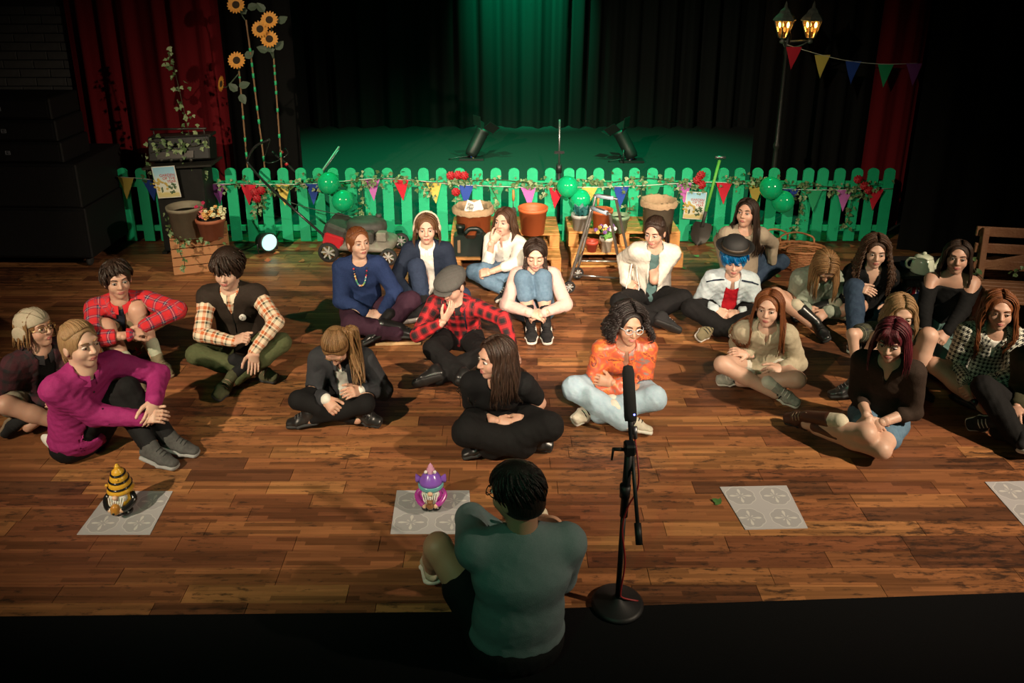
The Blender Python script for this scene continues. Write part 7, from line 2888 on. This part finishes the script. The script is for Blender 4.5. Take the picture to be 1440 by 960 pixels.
person('person in black bowler hat and pale denim jacket over red apron', (1032, 366), yaw=-8, hyaw=-12, hpitch=20, lean=.14, skin=SK_PALE,
       Rh=(1006, 436, .22), Re=(984, 414, .3), Lh=(1040, 440, .22), Le=(1072, 420, .3), Rk=(979, 444, .23), Lk=(1060, 452, .22), Rf=(1034, 470, .075), Lf=(1004, 466, .075), Rt=(1056, 474), Lt=(990, 478),
       Rhd=(1022, 446, .18), Lhd=(1026, 446, .18), Rc=.9, Lc=.9, inner=T(cloth('apron_red', (.40, .008, .016)), name='red_apron', th=.012, sl=.3, neck=(.08, .11)), top=T(JEANJ, name='denim_jacket', open=(.045, .075), collar=JEANJ, th=.024, fold=.008, sl=1.92),
       bot=T(BLKT, th=.018), shoes=dict(m=cloth('shoe_khaki', (.20, .17, .10)), sole=SOLEW, lace=CANV), hair=dict(st='short', m=H_BLUE, n=170, top=.0, t=.020, lift=.010, fl=.10, bangs=15, w=.012), extra=x_bowler, seed=24)
person('person in beige top sitting nearest the fence beside the baskets', (1050, 300), hz=.78, yaw=-5, hyaw=-35, hpitch=0, lean=.06, skin=SK_FAIR,
       Rh=(1018, 372, .2), Re=(1010, 345, .35), Lh=(1084, 376, .2), Le=(1092, 350, .35), Rk=(1030, 390, .2), Lk=(1085, 390, .2), Rf=(1060, 372, .07), Lf=(1050, 374, .07),
       top=T(cloth('top_beige', (.33, .27, .20), (.28, .23, .17)), name='top', sl=2.0, th=.018), bot=T(JEAND), shoes=SNK_BLK, hair=dict(st='long', m=H_DKBR, len=.40, n=110, wave=.002, a0=50, part=-.01), seed=25)
person('person in sand-coloured shirt and running shoes with bare crossed legs', (1081, 434), yaw=-12, hyaw=-28, hpitch=6, lean=.10, skin=SK_PALE,
       Rh=(1052, 498, .24), Re=(1038, 482, .3), Lh=(1100, 518, .2), Le=(1124, 500, .3), Rk=(1022, 516, .22), Lk=(1120, 534, .20), Rf=(1090, 554, .075), Lf=(1040, 537, .075), Rt=(1124, 572), Lt=(1012, 540),
       Rhd=(1040, 494, .26), Lhd=(1082, 522, .2), top=T(cloth('shirt_sand', (.42, .36, .26), (.36, .31, .22)), name='shirt', sl=1.9, th=.020, v=(.03, .08), collar=cloth('shirt_sand', (.42, .36, .26)), fold=.008, skirt=(.12, .15)),
       bot=T(cloth('shorts_white', (.60, .57, .50)), len=.28, name='shorts', th=.014), shoes=dict(m=cloth('trainer_silver', (.36, .35, .30), (.18, .18, .16)), sole=SOLEW, lace=LACEW, stripe=CANV), socks=T(SOCKW, h=.06),
       hair=dict(st='long', m=H_GINGER, len=.34, n=100, wave=.003, a0=54, fwd=.02), seed=26, bh=.009)

# ---- right group
person('person in grey-green bomber jacket and black boots with head bowed', (1160, 374), hz=.56, yaw=-2, hyaw=-6, hpitch=50, lean=.20, skin=SK_FAIR,
       Rh=(1134, 434, .2), Re=(1124, 410, .3), Lh=(1163, 438, .2), Le=(1190, 418, .3), Rk=(1108, 428, .23), Lk=(1184, 452, .2), Rf=(1146, 460, .08), Lf=(1140, 446, .075), Rt=(1160, 482), Lt=(1122, 450),
       Rhd=(1148, 442, .15), Lhd=(1154, 446, .16), top=T(cloth('bomber_sage', (.27, .30, .24), (.22, .25, .20)), name='jacket', th=.028, sl=1.92, fold=.007), bot=T(BLK, len=.35, name='shorts'), shoes=BOOT_BLK, socks=T(SOCKC, h=.2),
       hair=dict(st='long', m=H_LBROWN, len=.24, n=110, wave=.003, a0=20, w=.011), seed=27)
person('person in black v-neck top and dark jeans with one knee raised', (1231, 354), yaw=-12, hyaw=-16, hpitch=14, lean=.10, skin=SK_PALE,
       Rh=(1203, 404, .42), Re=(1188, 404, .34), Lh=(1252, 430, .25), Le=(1268, 410, .32), Rk=(1206, 424, .42), Lk=(1270, 445, .2), Rf=(1203, 474, .085), Lf=(1240, 470, .07), Rt=(1192, 498), Lt=(1225, 478),
       Rhd=(1228, 414, .40), Rc=.35, top=T(BLK, name='top', v=(.05, .16), sl=1.95), bot=T(JEAND, th=.020, flare=.01), shoes=dict(m=CANV, sole=SOLEW, lace=LACEW),
       hair=dict(st='long', m=H_MID, len=.36, n=130, curl=.007, w=.0075, vol=.022, a0=46, spread=1.4), seed=28)
person('person in green checked short-sleeved shirt with bare knee raised', (1266, 440), yaw=-20, hyaw=-12, hpitch=24, lean=.10, skin=SK_PALE,
       Rh=(1204, 518, .24), Re=(1206, 498, .36), Lh=(1290, 516, .2), Le=(1293, 492, .34), Rk=(1222, 488, .43), Lk=(1300, 520, .25), Rf=(1198, 548, .075), Lf=(1285, 548, .075), Rt=(1164, 552), Lt=(1300, 556),
       top=T(P_GRN, name='checked_shirt', sl=.55, sth=.012, collar=P_GRN), bot=T(BLK, len=.35, name='shorts'), shoes=SHOE_BLK, hair=dict(st='long', m=H_SANDY, len=.16, n=90, wave=.012, a0=40), seed=29)
person('person in black off-the-shoulder top and teal jeans beside the bench', (1346, 362), yaw=-14, hyaw=-26, hpitch=6, lean=.08, skin=SK_FAIR, smile=True,
       Rh=(1300, 478, .2), Re=(1298, 450, .3), Lh=(1322, 484, .2), Le=(1372, 450, .3), Rk=(1292, 506, .22), Lk=(1352, 506, .2), Rf=(1340, 520, .075), Lf=(1306, 522, .075), Rt=(1360, 524), Lt=(1292, 526),
       top=T(BLK, name='top', off=.065, neck=None, sl=2.0), bot=T(cloth('denim_teal', (.09, .16, .15), (.13, .21, .20), scale=30), th=.022), shoes=SHOE_BLK, hair=dict(st='long', m=H_DKBR, len=.26, n=100, wave=.006, a0=54, part=.01), seed=30)
person('person in dark brown cardigan, denim shorts and brown boots', (1254, 478), yaw=-28, hyaw=-36, hpitch=22, lean=.14, skin=SK_PALE,
       Rh=(1222, 588, .25), Re=(1206, 556, .3), Lh=(1240, 594, .24), Le=(1287, 576, .3), Rk=(1180, 608, .17), Lk=(1190, 632, .12), Rf=(1134, 596, .085), Lf=(1148, 604, .085), Rt=(1100, 594), Lt=(1116, 602),
       Rhd=(1236, 604, .18), Lhd=(1216, 606, .17), top=T(cloth('cardigan_brown', (.024, .014, .010), (.034, .021, .015)), name='cardigan', sl=1.35, v=(.04, .12)), bot=T(JEAN, len=.55, name='denim_shorts', th=.018),
       shoes=dict(m=BLEATHER, sole=SOLEB, kind='boot', lace=SOLET), socks=T(SOCKC, h=.22), hair=dict(st='long', m=H_PLUM, len=.22, n=100, wave=.003, a0=52, fringe=11), extra=x_bands, seed=31, bh=.009)
person('person in black and white houndstooth jacket at the right', (1405, 437), yaw=-18, hyaw=-22, hpitch=8, lean=.12, skin=SK_FAIR,
       Rh=(1358, 536, .24), Re=(1350, 508, .3), Lh=(1376, 543, .23), Le=(1430, 530, .3), Rk=(1326, 516, .22), Lk=(1420, 556, .2), Rf=(1386, 576, .08), Lf=(1368, 568, .075), Rt=(1410, 594), Lt=(1350, 560),
       Rhd=(1370, 550, .2), Lhd=(1360, 550, .2), Lc=.9, Rc=.9, top=T(HOUND, name='jacket', v=(.04, .16), th=.024, sl=1.95), inner=T(WHT, name='blouse', sl=0), bot=T(BLK, len=.4, name='skirt'), shoes=BOOT_BLK,
       hair=dict(st='long', m=H_GINGER, len=.36, n=130, wave=.007, vol=.018, a0=50), seed=32, bh=.009)
person('person in dark olive jacket and black trousers cut off by the right edge', (1490, 474), yaw=-30, hyaw=-40, hpitch=10, lean=.12, skin=SK_FAIR,
       Rh=(1430, 572, .24), Re=(1440, 545, .3), Rk=(1402, 602, .24), Lk=(1480, 640, .22), Rf=(1440, 628, .08), Lf=(1398, 606, .08), Rt=(1470, 630), Lt=(1372, 608),
       top=T(cloth('jacket_olive', (.045, .042, .022)), name='jacket', th=.026, sl=1.8), bot=T(BLKT, th=.02), shoes=SNK_BLK, hair=dict(st='short', m=H_DKBR), seed=33)

# ---- front: person seen from behind
person('person in teal sweatshirt and black shorts seen from behind', (726, 694), hz=.84, yaw=-172, hyaw=-128, hpitch=20, lean=-.03, male=True, skin=SK_TAN, s=1.10, hs=1.04, wide=1.10, nk_=1.22,
       Lh=(700, 752, .50), Lx=(660, 704, .46), Rh=(735, 745, .42), Re=(805, 815, .35), Lk=(560, 690, .62), Rk=(790, 740, .48), Lf=(608, 800, .085), Rf=(752, 735, .085), Lt=(604, 765), Rt=(760, 706),
       Lhd=(700, 738, .60), Ln='face', Lc=.5, Rhd=(712, 742, .46), top=T(cloth('sweatshirt_teal', (.13, .175, .185), (.15, .20, .21), scale=90), name='sweatshirt', th=.022, sl=1.95, fold=.0025, h=.0085, neck=(.066, .03)), bot=T(BLK, len=.55, name='shorts', th=.022),
       shoes=dict(m=cloth('shoe_stone', (.40, .35, .25)), sole=SOLEW, lace=SOLEW), socks=T(SOCKC, h=.1), hair=dict(st='short', m=H_BLACK, n=260, w=.006, lift=.004, t=.009, top=.010, low=-.055), extra=lambda c: glasses(c, GLD), seed=34, bh=.009)
# ------------------------------------------------------------------ tidy
for o in bpy.data.objects:
    if '_w' in o:
        del o['_w']
